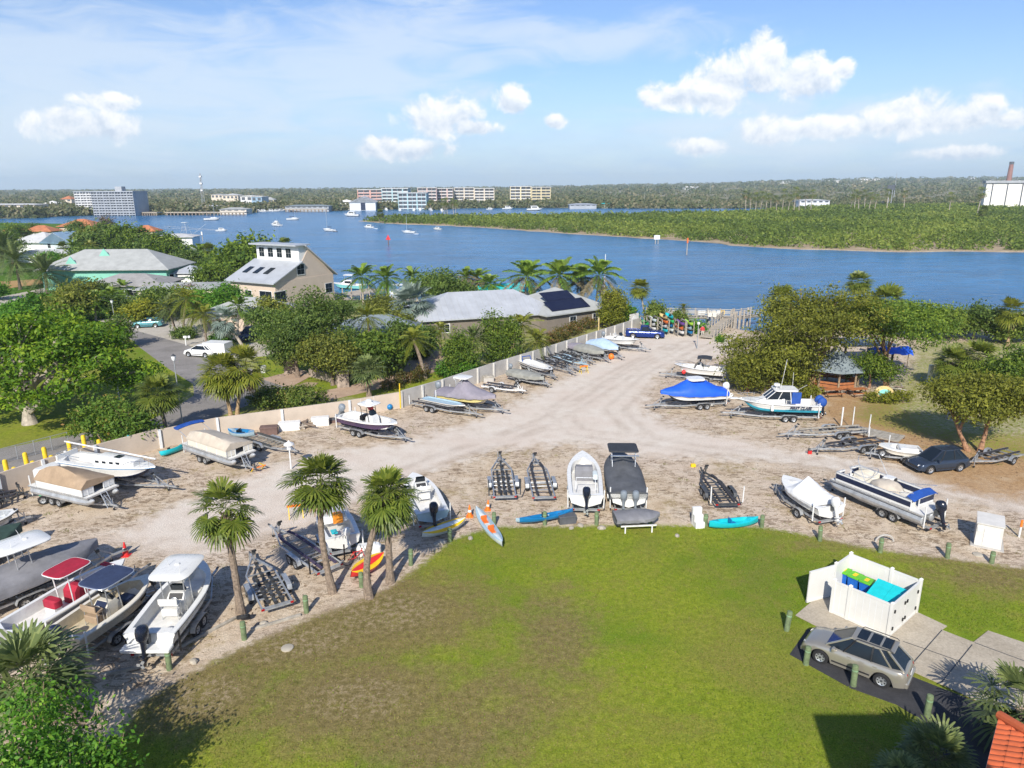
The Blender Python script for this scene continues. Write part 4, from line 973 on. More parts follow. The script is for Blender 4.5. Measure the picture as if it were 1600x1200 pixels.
# ------------------------------------------------------------------ cars
def car(name, label, loc, rz, paint, L=4.7, W=1.86, H=1.66, wb=2.72, kind='suv', roof_glass=False, rails=True, plate=False, group=None, wr=.36):
 c = thing(name, label, 'pickup truck' if kind == 'pickup' else 'car', loc, rz, group)
 hx = L/2; belt = 1.03 if kind != 'pickup' else 1.06; hood = .98; xf, xr = wb/2+.02, -wb/2+.02
 if kind == 'suv': top = [(-hx,.80),(-hx+.06,.95),(-hx+.25,belt+.03),(-hx+1.0,belt+.02),(.75,belt),(.95,hood+.02),(hx-.55,hood-.08),(hx-.18,.80),(hx-.03,.66),(hx,.58)]
 else: top = [(-hx,1.02),(-hx+.05,1.06),(-.55,1.06),(.9,1.06),(1.15,1.05),(hx-.5,1.0),(hx-.12,.90),(hx,.72)]
 R = []; n = 60
 for i in range(n):
  x = -hx + L*i/(n-1); zt = float(np.interp(x, [a for a,_ in top], [b for _,b in top]))
  e = max(0, (abs(x)-hx+.55)/.55); w = W/2*(1-.16*e**2.2); zb = .26 + .10*e
  zlo = zb
  for xa in (xf, xr):
   dx = abs(x-xa); ra = wr+.075
   if dx < ra: zlo = max(zlo, .35+sqrt(ra*ra-dx*dx)-.02)
  zlo = min(zlo, zt-.12); zm = max(zlo+.05, .62*zt+.06)
  h = [(0,zb+.02),(w*.70,zb+.02),(w*.70,max(zb+.02, zlo-.02)),(w*.985,zlo),(w,zlo+(zm-zlo)*.5),(w*1.0,zm),(w*.965,zt-.05),(w*.90,zt),(w*.45,zt+.025),(0,zt+.03)]
  R.append([(x,y,z) for y,z in h] + [(x,-y,z) for y,z in h[-2:0:-1]])
 m = len(R[0]); dark = {0,1,2,m-1,m-2,m-3}
 mb = MB(); mb.loft(R, paint, kmap=lambda i, j: 'trimblack' if j in dark else paint); part(mb, 'body', c, None, 1.0)
 # glasshouse
 if kind == 'suv': bs = [(1.20,.68),(.42,.80),(-.75,.80),(-hx+.62,.77),(-hx+.14,.64)]; rf = [(.22,.54),(.0,.60),(-.75,.61),(-hx+1.25,.57),(-hx+.92,.50)]
 else: bs = [(1.10,.74),(.55,.80),(.0,.80),(-.62,.80),(-.70,.76)]; rf = [(.38,.58),(.2,.62),(.0,.62),(-.45,.62),(-.55,.58)]
 sc_ = W/1.86
 B = [(x,y*sc_) for x,y in bs]; T = [(x,y*sc_) for x,y in rf]; zb_, zr_ = belt-.02, H-.07
 def ringp(Q, z, k=1): return [(x,y*k,z) for x,y in Q] + [(x,-y*k,z) for x,y in Q[::-1]]
 g = MB(); Mid = [((b[0]*.42+t_[0]*.58),(b[1]*.42+t_[1]*.58)*1.035) for b, t_ in zip(B,T)]; g.loft([ringp(B,zb_), ringp(Mid,zb_+(zr_-zb_)*.58), ringp(T,zr_)], 'glass', True, False, True); part(g, 'window_glass', c, None, .3)
 r = MB(); r.loft([ringp(T,zr_-.03,1.02), ringp(T,zr_+.02,1.0), ringp([(x*.98,y) for x,y in T],H-.02,.86), ringp([(x*.9,y) for x,y in T],H,.55)], paint);
 for s in (-1,1):
  for i in range(5):
   if i == 2 and kind == 'pickup': continue
   p = (B[i][0], s*B[i][1]*1.004, zb_); q = (T[i][0], s*T[i][1]*1.01, zr_)
   m_ = (Mid[i][0], s*Mid[i][1]*1.006, zb_+(zr_-zb_)*.58); r.beam(p, m_, .10 if i in (0,4) else .07, .05, paint if i != 1 and i != 2 else 'trimblack'); r.beam(m_, q, .10 if i in (0,4) else .07, .05, paint if i != 1 and i != 2 else 'trimblack')
 part(r, 'roof', c, None, .6)
 if roof_glass:
  q = MB()
  for x0, x1 in ((.02,-.42),(-.50,-.95),(-1.02,-1.40)): q.loft([[(x0,.42,H-.012),(x1,.42,H-.012),(x1,-.42,H-.012),(x0,-.42,H-.012)],[(x0-.02,.40,H+.016),(x1+.02,.40,H+.016),(x1+.02,-.40,H+.016),(x0-.02,-.40,H+.016)]], 'glass')
  part(q, 'sunroof', c)
 if rails:
  for s in (-1,1):
   q = MB(); q.tube([(.0,s*.60,H-.05),(-.08,s*.60,H+.03),(-1.45,s*.58,H+.03),(-1.55,s*.57,H-.05)], .02, 'trimblack', 6); part(q, 'roof_rail', c)
 if kind == 'pickup':
  q = MB(); q.bx(-hx+.12,-.85,-.66,.66,.62,.66,'trimblack'); q.bx(-hx+.1,-.82,-.68,.68,1.064,1.072,'trimblack'); part(q, 'bed', c)
  for s in (-1,1):
   q = MB(); q.bx(-hx+.04,-.74,s*.82-.06,s*.82+.06,1.06,1.13,paint); part(q, 'bed_rail', c)
 for s in (-1,1):
  for xa in (xf, xr): wheel(c, (xa, s*(W/2-.12), wr), wr, .24, rim='alu' , spokes=7)
  q = MB(); q.rbox((.78, s*(W/2+.08), belt+.07), (.14,.24,.17), paint, .04); part(q, 'wing_mirror', c)
  q = MB(); q.loft([[(hx-.05,s*.52,.62),(hx-.05,s*.52,.74),(hx-.26,s*.76*sc_,.76),(hx-.26,s*.76*sc_,.64)],[(hx+.0,s*.50,.62),(hx-.03,s*.50,.71),(hx-.20,s*.815*sc_,.75),(hx-.19,s*.815*sc_,.65)]], 'lamp_white'); part(q, 'headlight', c)
  q = MB(); q.loft([[(-hx+.10,s*.58,.80),(-hx+.13,s*.58,.95),(-hx+.42,s*.86*sc_,.97),(-hx+.42,s*.87*sc_,.83)],[(-hx-.0,s*.56,.80),(-hx+.03,s*.56,.95),(-hx+.36,s*.885*sc_,.97),(-hx+.36,s*.895*sc_,.83)]], 'lamp_red'); part(q, 'tail_light', c)
  q = MB()
  for x in (.12,-.95): q.box((x, s*(W/2-.035), belt-.12), (.18,.05,.035), paint)
  part(q, 'door_handle', c)
  q = MB(); q.bx(xr+.5, xf-.5, s*(W/2)-.03, s*(W/2)+.012, .40, .47, 'trimblack' if kind == 'suv' else paint); part(q, 'side_trim', c)
 q = MB(); q.box((hx-.02,0,.50), (.08,W*.62,.16), 'trimblack'); part(q, 'grille', c)
 q = MB(); q.rbox((hx-.05,0,.40), (.18,W*.86,.16), paint, .08); part(q, 'front_bumper', c)
 q = MB(); q.rbox((-hx+.02,0,.50), (.20,W*.88,.24), paint if kind == 'suv' else 'chrome', .08); part(q, 'rear_bumper', c)
 q = MB(); q.box((-hx-.03,0,.80), (.03,.34,.17), 'painted_white'); part(q, 'licence_plate', c)
 if kind == 'suv':
  q = MB(); q.rbox((-hx+.82,0,H-.07), (.32,1.05*sc_,.05), paint, .05); part(q, 'spoiler', c)
 return c
# ------------------------------------------------------------------ yard furniture
BOLL = {}
def bollard(label, px, py, h=.95, lean=(0,0)):
 x, y = G(px, py); key = 0
 if key not in BOLL:
  mb = MB(); mb.lathe((0,0,0), [(.135,-.1),(.135,.9),(.125,.94),(.03,.97)], 'bollard', 12)
  mb.lathe((0,0,0), [(.14,.70),(.14,.76)], 'bollard_top', 12)
  o = solo(mb, 'wooden_bollard', label, 'bollard', (x,y,0), 0, 'round wooden bollards along the lawn edge'); BOLL[key] = o
 else:
  o = BOLL[key].copy(); COL.objects.link(o); o['label'] = label; o.location = (x,y,0)
 o.scale = (1,1,h/.95); o.rotation_euler = (lean[0], lean[1], px*.1)
 return o
def cone(label, px, py, h=.75, col='orange', rot=(0,0)):
 x, y = G(px, py); t = thing('traffic_cone', label, 'traffic cone', (x,y,0), 0, 'orange and red traffic cones'); t.rotation_euler = (rot[0], rot[1], 0)
 mb = MB(); mb.lathe((0,0,0), [(.15*h/.7,.03),(.035,h),(.02,h+.01)], col, 12); part(mb, 'body', t)
 mb = MB(); mb.rbox((0,0,.02), (.40*h/.7,.40*h/.7,.045), col, .05); part(mb, 'base', t)
 mb = MB(); mb.lathe((0,0,0), [(.118*h/.7,h*.42),(.088*h/.7,h*.60)], 'painted_white', 12); part(mb, 'band', t)
 return t
def marker_post(label, px, py, h=1.2, col='painted_white', top=None, r=.05, name='marker_post', lean=(0,0), group=None):
 x, y = G(px, py); t = thing(name, label, 'post', (x,y,0), 0, group); t.rotation_euler = (lean[0], lean[1], 0)
 mb = MB(); mb.lathe((0,0,0), [(r,-.1),(r,h),(r*.5,h+.02)], col, 10); part(mb, 'shaft', t)
 if top:
  mb = MB(); mb.lathe((0,0,0), [(r*1.12,h*.62),(r*1.12,h+.01),(r*.6,h+.03)], top, 10); part(mb, 'cap', t)
 return t
def street_lamp(label, px, py, topy):
 x, y = G(px, py); h = Zat(y, topy, px); t = thing('street_lamp', label, 'street lamp', (x,y,0), 0, 'white globe street lamps along the road')
 mb = MB(); mb.lathe((0,0,0), [(.10,-.1),(.09,.5),(.06,.6),(.045,h-.55)], 'galv', 10); part(mb, 'pole', t)
 mb = MB(); mb.lathe((0,0,0), [(.10,h-.58),(.19,h-.40),(.21,h-.18),(.12,h-.06)], 'lamp_white', 12); part(mb, 'lamp_globe', t)
 mb = MB(); mb.lathe((0,0,0), [(.23,h-.12),(.12,h-.03),(.03,h+.08)], 'steel_dark', 12); part(mb, 'lamp_cap', t)
 return t
def dock_box(label, px, py, L_, W, H, col, rz=0, lid=None):
 x, y = G(px, py); t = thing('dock_box', label, 'storage box', (x,y,0), rz, 'dock boxes against the wall')
 mb = MB(); mb.rbox((0,0,H*.4), (L_,W,H*.8), col, .06); part(mb, 'body', t)
 mb = MB(); mb.rbox((0,0,H*.9), (L_*1.04,W*1.06,H*.22), lid or col, .08); part(mb, 'lid', t)
 return t
def wheelie_bin(label, loc, rz, k):
 t = thing('wheelie_bin', label, 'rubbish bin', loc, rz, 'blue wheeled bins with green lids')
 mb = MB(); mb.loft([[(-.24,-.22,.08),(.24,-.22,.08),(.24,.22,.08),(-.24,.22,.08)],[(-.30,-.29,1.0),(.30,-.29,1.0),(.30,.29,1.0),(-.30,.29,1.0)]], 'bin_blue'); mb.box((0,0,.95), (.66,.64,.06), 'bin_blue')
 for s in (-.15,.15): mb.box((.29,s,.62), (.02,.05,.6), 'bin_blue')
 part(mb, 'body', t)
 mb = MB(); mb.rbox((.02,0,1.02), (.70,.66,.09), 'bin_lid', .08); mb.box((.02,0,1.072), (.34,.20,.012), 'yellow'); part(mb, 'lid', t)
 mb = MB(); mb.tube([(-.36,-.28,.98),(-.40,-.28,1.0),(-.40,.28,1.0),(-.36,.28,.98)], .02, 'trimblack', 6); part(mb, 'handle', t)
 for s in (-1,1): wheel(t, (-.26, s*.30, .11), .11, .06)
 return t
def wall_run(pts, h, label, name='boundary_wall', post=2.7, mat='wallbeige', thick=.16, cap=True, posts_front=True, pcol='pipe_white', skip=()):
 """a concrete wall along ground points with posts standing proud of its yard face"""
 t = thing(name, label, 'wall', (pts[0][0], pts[0][1], 0)); o = Vector((pts[0][0], pts[0][1], 0)); i = 0
 for a, b in zip(pts, pts[1:]):
  a, b = Vector((a[0],a[1],0))-o, Vector((b[0],b[1],0))-o; d = (b-a).normalized(); nrm = Vector((d.y,-d.x,0))
  mb = MB(); mb.beam(a+Vector((0,0,h/2-.1)), b+Vector((0,0,h/2-.1)), thick, h+.2, mat); part(mb, 'panel', t)
  ln = (b-a).length; n = max(1, round(ln/post))
  for k in range(n + (1 if b is pts[-1] else 0)):
   p = a + d*(ln*(k+.02)/n) + nrm*(thick/2+.07)
   q = MB(); q.box((p.x,p.y,h/2+.0), (.20,.14,h+.06), pcol, atan2(d.y,d.x)); part(q, 'wall_post', t); i += 1
 return t
def person(label, loc, rz, h=1.72, shirt='shirt_red', pants='pants', skin='skin'):
 """one continuous body lofted head to feet, arms and legs joined by the skin modifier"""
 k = h/1.72
 J = {'pel':(0,0,.93,.15),'spine':(0.01,0,1.12,.145),'chest':(0.0,0,1.32,.165),'neck':(0,0,1.47,.062),'head':(.02,0,1.60,.098),'crown':(.015,0,1.68,.075),
   'hl':(0,.10,.90,.105),'kl':(.05,.11,.50,.066),'al':(-.03,.11,.09,.045),'fl':(.11,.12,.05,.042),'hr':(0,-.10,.90,.105),'kr':(.0,-.11,.50,.066),'ar':(-.05,-.11,.09,.045),'fr':(.09,-.12,.05,.042),
   'sl':(0,.19,1.40,.07),'el':(-.02,.27,1.13,.046),'wl':(.10,.25,.90,.034),'gl':(.15,.24,.82,.036),'sr':(0,-.19,1.40,.07),'er':(.0,-.27,1.14,.046),'wr':(.18,-.22,1.02,.034),'gr':(.25,-.20,.98,.036)}
 E = [('pel','spine'),('spine','chest'),('chest','neck'),('neck','head'),('head','crown'),('pel','hl'),('hl','kl'),('kl','al'),('al','fl'),('pel','hr'),('hr','kr'),('kr','ar'),('ar','fr'),('chest','sl'),('sl','el'),('el','wl'),('wl','gl'),('chest','sr'),('sr','er'),('er','wr'),('wr','gr')]
 names = list(J); me = bpy.data.meshes.new('person')
 me.from_pydata([(J[n][0]*k,J[n][1]*k,J[n][2]*k) for n in names], [(names.index(a),names.index(b)) for a,b in E], [])
 o = link('person', me, None, loc, rz); tag(o, label, 'person')
 m = o.modifiers.new('skin', 'SKIN')
 for i, n in enumerate(names): me.skin_vertices[0].data[i].radius = (J[n][3]*k*(.8 if n in ('chest','spine','pel') else 1), J[n][3]*k)
 me.skin_vertices[0].data[0].use_root = True
 o.modifiers.new('sub', 'SUBSURF').render_levels = 2
 mm, nt, ns, lk, b = new_mat('clothed_person')
 tc = ns.new('ShaderNodeTexCoord'); sp = ns.new('ShaderNodeSeparateXYZ'); lk.new(tc.outputs['Object'], sp.inputs[0])
 r = ramp(nt, mrange(nt, sp.outputs[2], 0, 1.75*k, 0, 1), [(0,(.05,.04,.04)),(.055,PAL[pants][0]),(.555,PAL[shirt][0]),(.855,PAL[skin][0])]); r.node.color_ramp.interpolation = 'CONSTANT'
 lk.new(r, b.inputs['Base Color']); b.inputs['Roughness'].default_value = .8; me.materials.append(mm)
 q = MB(); q.ball((.0,0,1.665*k), (.115*k,.10*k,.085*k), 'hair'); q.build('hair', o, smooth=1.5)
 return o
# ------------------------------------------------------------------ buildings
def face_win(mb_list, root, x, y, z, w, h, axis, sgn, frame_='painted_white', name='window'):
 """window > pane on a wall facing +-x or +-y"""
 def bxx(mb, o0, o1, w_, h_, k):
  if axis == 'x': mb.bx(x+min(o0*sgn,o1*sgn), x+max(o0*sgn,o1*sgn), y-w_/2, y+w_/2, z-h_/2, z+h_/2, k)
  else: mb.bx(x-w_/2, x+w_/2, y+min(o0*sgn,o1*sgn), y+max(o0*sgn,o1*sgn), z-h_/2, z+h_/2, k)
 a = MB(); bxx(a, -.02, .05, w+.2, h+.2, frame_); o = part(a, name, root)
 b = MB()
 if axis == 'x':
  for s in (-1,1):
   for v in (-1,1): b.bx(x+min(.0,.065*sgn), x+max(.0,.065*sgn), y+s*w/4-w/4+.02, y+s*w/4+w/4-.02, z+v*h/4-h/4+.02, z+v*h/4+h/4-.02, 'glass')
 else:
  for s in (-1,1):
   for v in (-1,1): b.bx(x+s*w/4-w/4+.02, x+s*w/4+w/4-.02, y+min(.0,.065*sgn), y+max(.0,.065*sgn), z+v*h/4-h/4+.02, z+v*h/4+h/4-.02, 'glass')
 part(b, 'pane', o); return o
def hip_roof(mb, x0, x1, y0, y1, z, zr, k, ov=.6, hip0=True, hip1=True, axis='x', th=.18, ribs=None):
 """hip or gable roof with its ridge along x (or y)"""
 if axis == 'y':
  T = mb.T; mb.T = (T or Matrix.Identity(4)) @ Matrix(((0,-1,0,0),(1,0,0,0),(0,0,1,0),(0,0,0,1)))
  hip_roof(mb, y0, y1, -x1, -x0, z, zr, k, ov, hip0, hip1, 'x', th, ribs); mb.T = T; return
 X0, X1, Y0, Y1 = x0-ov, x1+ov, y0-ov, y1+ov; ym = (y0+y1)/2; run = (Y1-Y0)/2
 a = X0 + (run if hip0 else 0); b = X1 - (run if hip1 else 0)
 if b < a: a = b = (a+b)/2
 v = [(X0,Y0,z),(X1,Y0,z),(X1,Y1,z),(X0,Y1,z),(a,ym,zr),(b,ym,zr)]
 f = [(0,1,5,4),(2,3,4,5),(1,2,5),(3,0,4)]
 mb.add(v, f, k); w = [(p[0],p[1],p[2]-th) for p in v]; mb.add(w, [q[::-1] for q in f], k)
 for i, j in ((0,1),(1,2),(2,3),(3,0)):
  if (i,j) == (1,2) and not hip1 or (i,j) == (3,0) and not hip0: continue
  mb.add([v[i],v[j],w[j],w[i]], [(3,2,1,0)], k)
 for g, e, hp in (((0,3),4,hip0),((1,2),5,hip1)):
  if not hp:
   for q in g: mb.add([v[q],v[e],w[e],w[q]], [(0,1,2,3)], 'painted_white')
 if ribs:
  n = int((X1-X0)/ribs)
  for i in range(1, n):
   x = X0 + (X1-X0)*i/n
   e = min(1, (x-X0)/max(.01, a-X0)) if (hip0 and x < a) else (min(1, (X1-x)/max(.01, X1-b)) if (hip1 and x > b) else 1)
   for yy in (Y0, Y1): mb.beam((x,yy,z+.03), (x, yy+(ym-yy)*e*.98, z+(zr-z)*e*.98+.03), .09, .09, k)
def gable_fill(mb, x, y0, y1, z, zr, k, th=.12, axis='x'):
 ym = (y0+y1)/2; vs = [(x-th/2,y0,z),(x-th/2,y1,z),(x-th/2,ym,zr),(x+th/2,y0,z),(x+th/2,y1,z),(x+th/2,ym,zr)]
 if axis == 'y': vs = [(b,a,c) for a,b,c in vs]
 mb.add(vs, [(0,2,1),(3,4,5),(0,1,4,3),(1,2,5,4),(2,0,3,5)], k)
def house(label, loc, rz, W, D, h, zr, wall, roof, axis='x', hips=(True,True), ov=.6, wins=(), ribs=None, name='house', chim=False):
 t = thing(name, label, 'house', loc, rz)
 mb = MB(); mb.bx(-W/2,W/2,-D/2,D/2,-.3,h,wall)
 if axis == 'x':
  for x, hp in ((-W/2+.06,hips[0]),(W/2-.06,hips[1])):
   if not hp: gable_fill(mb, x, -D/2, D/2, h, zr-.2, wall)
 else:
  for y, hp in ((-D/2+.06,hips[0]),(D/2-.06,hips[1])):
   if not hp: gable_fill(mb, y, -W/2, W/2, h, zr-.2, wall, axis='y')
 part(mb, 'wall', t, smooth=None)
 mb = MB(); hip_roof(mb, -W/2, W/2, -D/2, D/2, h, zr, roof, ov, hips[0], hips[1], axis, .18, ribs); part(mb, 'roof', t, smooth=None)
 for (side, u, z, w, hh) in wins:
  if side == 'S': face_win(None, t, u, -D/2, z, w, hh, 'y', -1)
  elif side == 'E': face_win(None, t, W/2, u, z, w, hh, 'x', 1)
  elif side == 'W': face_win(None, t, -W/2, u, z, w, hh, 'x', -1)
 return t
def block(label, loc, rz, W, D, floors, fh, wall, dark='condo_dark', bays=6, bal='condo_white', roof='roof_pale', ph=True, name='apartment_block', side=True, step=0):
 """flats: recessed loggias floor by floor between fins"""
 t = thing(name, label, 'apartment building', loc, rz); H_ = floors*fh
 mb = MB(); mb.bx(-W/2,W/2,-D/2+1.2,D/2,-1,H_,wall); part(mb, 'wall', t, smooth=None)
 for f in range(floors):
  z = f*fh
  q = MB(); q.bx(-W/2+.3,W/2-.3,-D/2+1.0,-D/2+1.19,z+.3,z+fh-.35,dark); part(q, 'window_band', t, smooth=None)
  q = MB(); q.bx(-W/2,W/2,-D/2,-D/2+1.19,z+fh-.3,z+fh+.02,wall); q.bx(-W/2,W/2,-D/2,-D/2+.12,z+.02,z+.8,bal); part(q, 'balcony', t, smooth=None)
 for b in range(bays+1):
  x = -W/2 + W*b/bays; wd = .15 if b % 2 else W/bays*.12
  q = MB(); q.bx(max(-W/2,x-wd), min(W/2,x+wd), -D/2-.15,-D/2+1.19,-1,H_+.1,wall); part(q, 'fin', t, smooth=None)
 q = MB(); q.bx(-W/2-.4,W/2+.4,-D/2-.4,D/2+.4,H_,H_+.8,roof); part(q, 'roof', t, smooth=None)
 if ph:
  q = MB(); q.bx(-W*.06,W*.1,-2,4,H_+.8,H_+4.5,ph if isinstance(ph,str) else wall); part(q, 'penthouse', t, smooth=None)
 return t
# ------------------------------------------------------------------ trees and palms near the yard
def big_ficus():
 x, y = G(47, 662); h = Zat(y, 466, 60); r = random.Random(4); L_ = []
 for i in range(26):
  a = i*2.39996; q = sqrt((i+.5)/26); rx = 8.6*q*cos(a)+1.5; ry = 6.8*q*sin(a)+1.2
  L_.append((rx, ry, h*(.80-.52*q*q)+r.uniform(-.6,.6), r.uniform(1.6,2.6), r.uniform(1.6,2.6), r.uniform(.9,1.5)))
 t = thing('shade_tree', 'huge spreading bright green shade tree with a gnarled pale trunk beside the road', 'tree', (x,y,0))
 limbs_mb(h*.72, .52, L_, 3, 'trunk_pale', (0,0), 22, .18).build('trunk', t)
 link('crown', crown_mesh('crown', L_, 'leaf_ficus', 760, 36, .20, .50, 5, .55, (.55,1.0), .6), t)
big_ficus()
bush('sea_grape_bush', 'rounded sea grape bush over the wall behind the white sailboat', 'bush', 178, 697, 618, 128, 'leaf_seagrape', 5, 330, 34, .14, .34, 8, 8)
bush('grey_bush', 'grey green bushy tree at the right edge of the huge shade tree', 'tree', 192, 545, 488, 46, 'leaf_dark', None, 120, 28, .17, .4, 3)
hedge('clipped_hedge', 'low rounded hedge between the road and the wall posts', G(400,642), G(502,634), 4.2, 2.2, 'leaf_hedge', 2, .12, 44)
hedge('flowering_hedge', 'flowering hedge along the outside of the wall below the leaning palm', G(600,612), G(668,590), 1.6, 1.5, 'leaf_redhedge', 4, .12, 14)
bush('lush_bush', 'lush bright green bush spilling over the wall beside the brown trunked palm', 'bush', 715, 588, 556, 66, 'leaf_bright', 3, 150, 30, .16, .35, 4, 5)
hedge('reddish_hedge', 'long reddish green hedge behind the wall below the solar panels', G(850,545), G(938,503), 2.6, 1.9, 'leaf_redhedge', 6, .13, 13)
palm('short sabal palm with a shaggy skirt beside the road lamp', 262, 683, 246, 614, 'sabal', seed=1, wpx=70)
palm('left palm of the pair standing between road and wall', 361, 652, 345, 582, 'sabalyellow', seed=2, wpx=76)
palm('right palm of the pair standing between road and wall', 371, 651, 382, 572, 'sabalyellow', seed=0, wpx=78)
palm('foreground sabal palm leaning left beside the empty grey trailer', 377, 962, 350, 795, 'sabal', seed=0, wpx=104, r0=.19)
palm('tall foreground sabal palm in front of the blue hulled boat', 520, 926, 499, 752, 'sabal', seed=1, wpx=108, r0=.18, bow=.25)
palm('curved trunk of the double palm beside the yellow and red kayak', 577, 934, 606, 772, 'sabal', seed=2, wpx=98, r0=.19, bow=-.35, trunk='trunk_palm')
palm('straight trunk of the double palm beside the yellow and red kayak', 610, 910, 604, 790, 'sabal', seed=1, wpx=80, r0=.20)
palm('shaggy fan palm at the lower left corner above the bright bush', 128, 1128, 45, 1052, 'spiky', seed=1, wpx=170, r0=.2)
palm('spiky fan palm low on the lawn in front of the asphalt lane', 1462, 1225, 1462, 1180, 'spiky', seed=2, wpx=120, r0=.16)
palm('spiky fan palm beside the red tiled roof corner', 1600, 1165, 1598, 1105, 'spiky', seed=0, wpx=150, r0=.16)
palm('fan palm peeping in at the bottom edge below the spiky palm', 1420, 1255, 1408, 1212, 'spiky', seed=1, wpx=80, r0=.14)
bush('leafy_bush', 'lower bright leafy bush at the bottom edge right of the corner bush', 'bush', 130, 1330, 1155, 170, 'leaf_bright', 4, 200, 32, .095, .32, 19, 9)
bush('leafy_bush', 'bright leafy bush with bare twigs filling the lower left corner', 'bush', 40, 1300, 1085, 330, 'leaf_bright', 7, 420, 32, .095, .30, 9, 12)
palm('yellowish palm with a brown shaggy trunk on the paved drive', 664, 592, 646, 528, 'pygmy', seed=1, wpx=66, r0=.22)
palm('silvery green fan palm with a short flared trunk behind the wall', 577, 622, 574, 578, 'spiky', seed=1, wpx=60, r0=.25)
palm('pale green fan palm between the stone gate and the silvery fan palm', 590, 588, 588, 556, 'sabal', seed=0, wpx=66, r0=.2)
palm('drooping queen palm above the teal walled house', 581, 572, 574, 494, 'queen', seed=2, wpx=78)
palm('blue silver fan palm in front of the bay trees', 645, 525, 645, 474, 'silver', seed=2, wpx=78, r0=.25)
palm('small palm in front of the left end of the ribbed metal roof', 688, 560, 688, 512, 'pygmy', seed=0, wpx=36)
palm('grey green date palm in front of the ribbed metal roof', 742, 572, 740, 526, 'date', seed=1, wpx=62, r0=.25)
palm('arching palm beside the bamboo in front of the metal roof', 812, 560, 815, 505, 'queen', seed=1, wpx=70)
palm('drooping palm hanging over the wall beside the white trailer row', 832, 562, 838, 530, 'queen', seed=0, wpx=64)
palm('coconut palm left of the teal boat on the dock', 568, 475, 565, 430, 'coconut', seed=1, wpx=69)
palm('coconut palm standing before the open water beyond the teal house', 607, 486, 604, 434, 'coconut', seed=0, wpx=66)
palm('windblown palm against the dark bay trees', 652, 470, 645, 432, 'coconut', seed=2, wpx=54)
palm('brown wilted palm left of the ribbed roof ridge', 730, 478, 728, 432, 'wilted', seed=2, wpx=51)
palm('wilted palm right beside another brown wilted palm', 748, 478, 746, 434, 'wilted', seed=1, wpx=57)
palm('upright palm beside the turquoise dock roof', 768, 480, 766, 442, 'coconut', seed=1, wpx=54)
palm('leftmost royal palm of the row behind the solar panels', 820, 492, 822, 430, 'royal', seed=0, wpx=84)
palm('second royal palm of the row behind the solar panels', 878, 494, 874, 428, 'royal', seed=1, wpx=90)
palm('browned royal palm third in the row behind the solar panels', 908, 490, 908, 432, 'wilted', seed=1, wpx=69)
palm('rightmost royal palm of the row behind the solar panels', 930, 496, 936, 428, 'royal', seed=2, wpx=93)
palm('lone sabal palm with a pale bare trunk by the kayak racks', 1008, 508, 1000, 450, 'sabalyellow', seed=1, wpx=36, trunk='trunk_pale', r0=.16)
palm('small palm standing at the water edge behind the kayak racks', 1070, 505, 1068, 480, 'pygmy', seed=2, wpx=26)
palm('leaning pale trunked palm beside the parked blue van', 380, 545, 350, 500, 'silver', seed=0, wpx=50, r0=.22, trunk='trunk_pale')
palm('slim palm on the driveway verge behind the white car', 323, 540, 318, 490, 'queen', seed=1, wpx=54)
palm('left date palm in the oval planting bed', 276, 524, 262, 480, 'date', seed=0, wpx=56)
palm('middle date palm in the oval planting bed', 287, 526, 290, 466, 'queen', seed=2, wpx=62)
palm('right date palm in the oval planting bed', 297, 522, 306, 484, 'queen', seed=0, wpx=54)
palm('young palm behind the leaning pale palm', 372, 522, 372, 478, 'coconut', seed=0, wpx=54)
tree('olive_tree', 'tall olive green tree with a bare pale branch in its middle', 'tree', 495, 585, 436, 120, 'leaf_dark', 9, 420, 34, .16, .42, 21, 'trunk_pale', .22)
tree('dense_tree', 'dense dark round tree beside the green front lawn', 'tree', 466, 590, 488, 66, 'leaf_dark', 8, 330, 34, .15, .38, 22, 'trunk', .12, .9)
tree('dense_tree', 'bushy tree leaning over the low stone garden wall', 'tree', 520, 602, 512, 92, 'leaf_olive', 8, 330, 34, .15, .38, 23, 'trunk', .15, .8)
tree('dense_tree', 'dark bushy tree in front of the teal walled house', 'tree', 548, 592, 498, 62, 'leaf_dark', 7, 260, 32, .15, .38, 24, 'trunk', .15, .8)
tree('leafy_tree', 'bright green tree between the driveway and the pink house', 'tree', 356, 505, 440, 76, 'leaf_bright', 7, 240, 30, .2, .5, 25, 'trunk', .1)
tree('leafy_tree', 'broad green tree right of the leaning pale palm', 'tree', 425, 545, 470, 60, 'leaf_dark', 6, 230, 30, .18, .45, 26, 'trunk', .1)
tree('sea_grape_tree', 'wide dark glossy tree on the bank left of the ribbed roof', 'tree', 690, 492, 418, 92, 'leaf_dark', 8, 300, 32, .22, .55, 27, 'trunk', .15)
tree('dense_tree', 'low glossy tree between the coconut palms and the silver palm', 'tree', 730, 485, 442, 52, 'leaf_dark', 6, 160, 28, .2, .5, 28, 'trunk', .1)
tree('dense_tree', 'low shady tree below the coconut palms by the dock', 'tree', 600, 500, 462, 66, 'leaf_olive', 6, 170, 28, .2, .5, 29, 'trunk', .1)
bush('bamboo_clump', 'tall yellow green bamboo clump behind the wall opposite the lilac covered boat', 'bamboo', 722, 590, 508, 58, 'leaf_cedargreen', 3, 220, 34, .13, .35, 31, 6)
bush('bamboo_clump', 'tall bamboo clump left of the grey house corner', 'bamboo', 785, 568, 484, 66, 'leaf_cedargreen', 4, 260, 34, .14, .38, 32, 7)
bush('bamboo_clump', 'tall golden green bamboo clump at the far end of the long wall', 'bamboo', 952, 513, 446, 50, 'leaf_yellow', 4, 240, 32, .16, .42, 33, 6)
bush('leafy_bush', 'dark green bush between the golden bamboo and the wall end', 'bush', 976, 508, 468, 36, 'leaf_bright', 3, 110, 28, .18, .4, 34, 4)
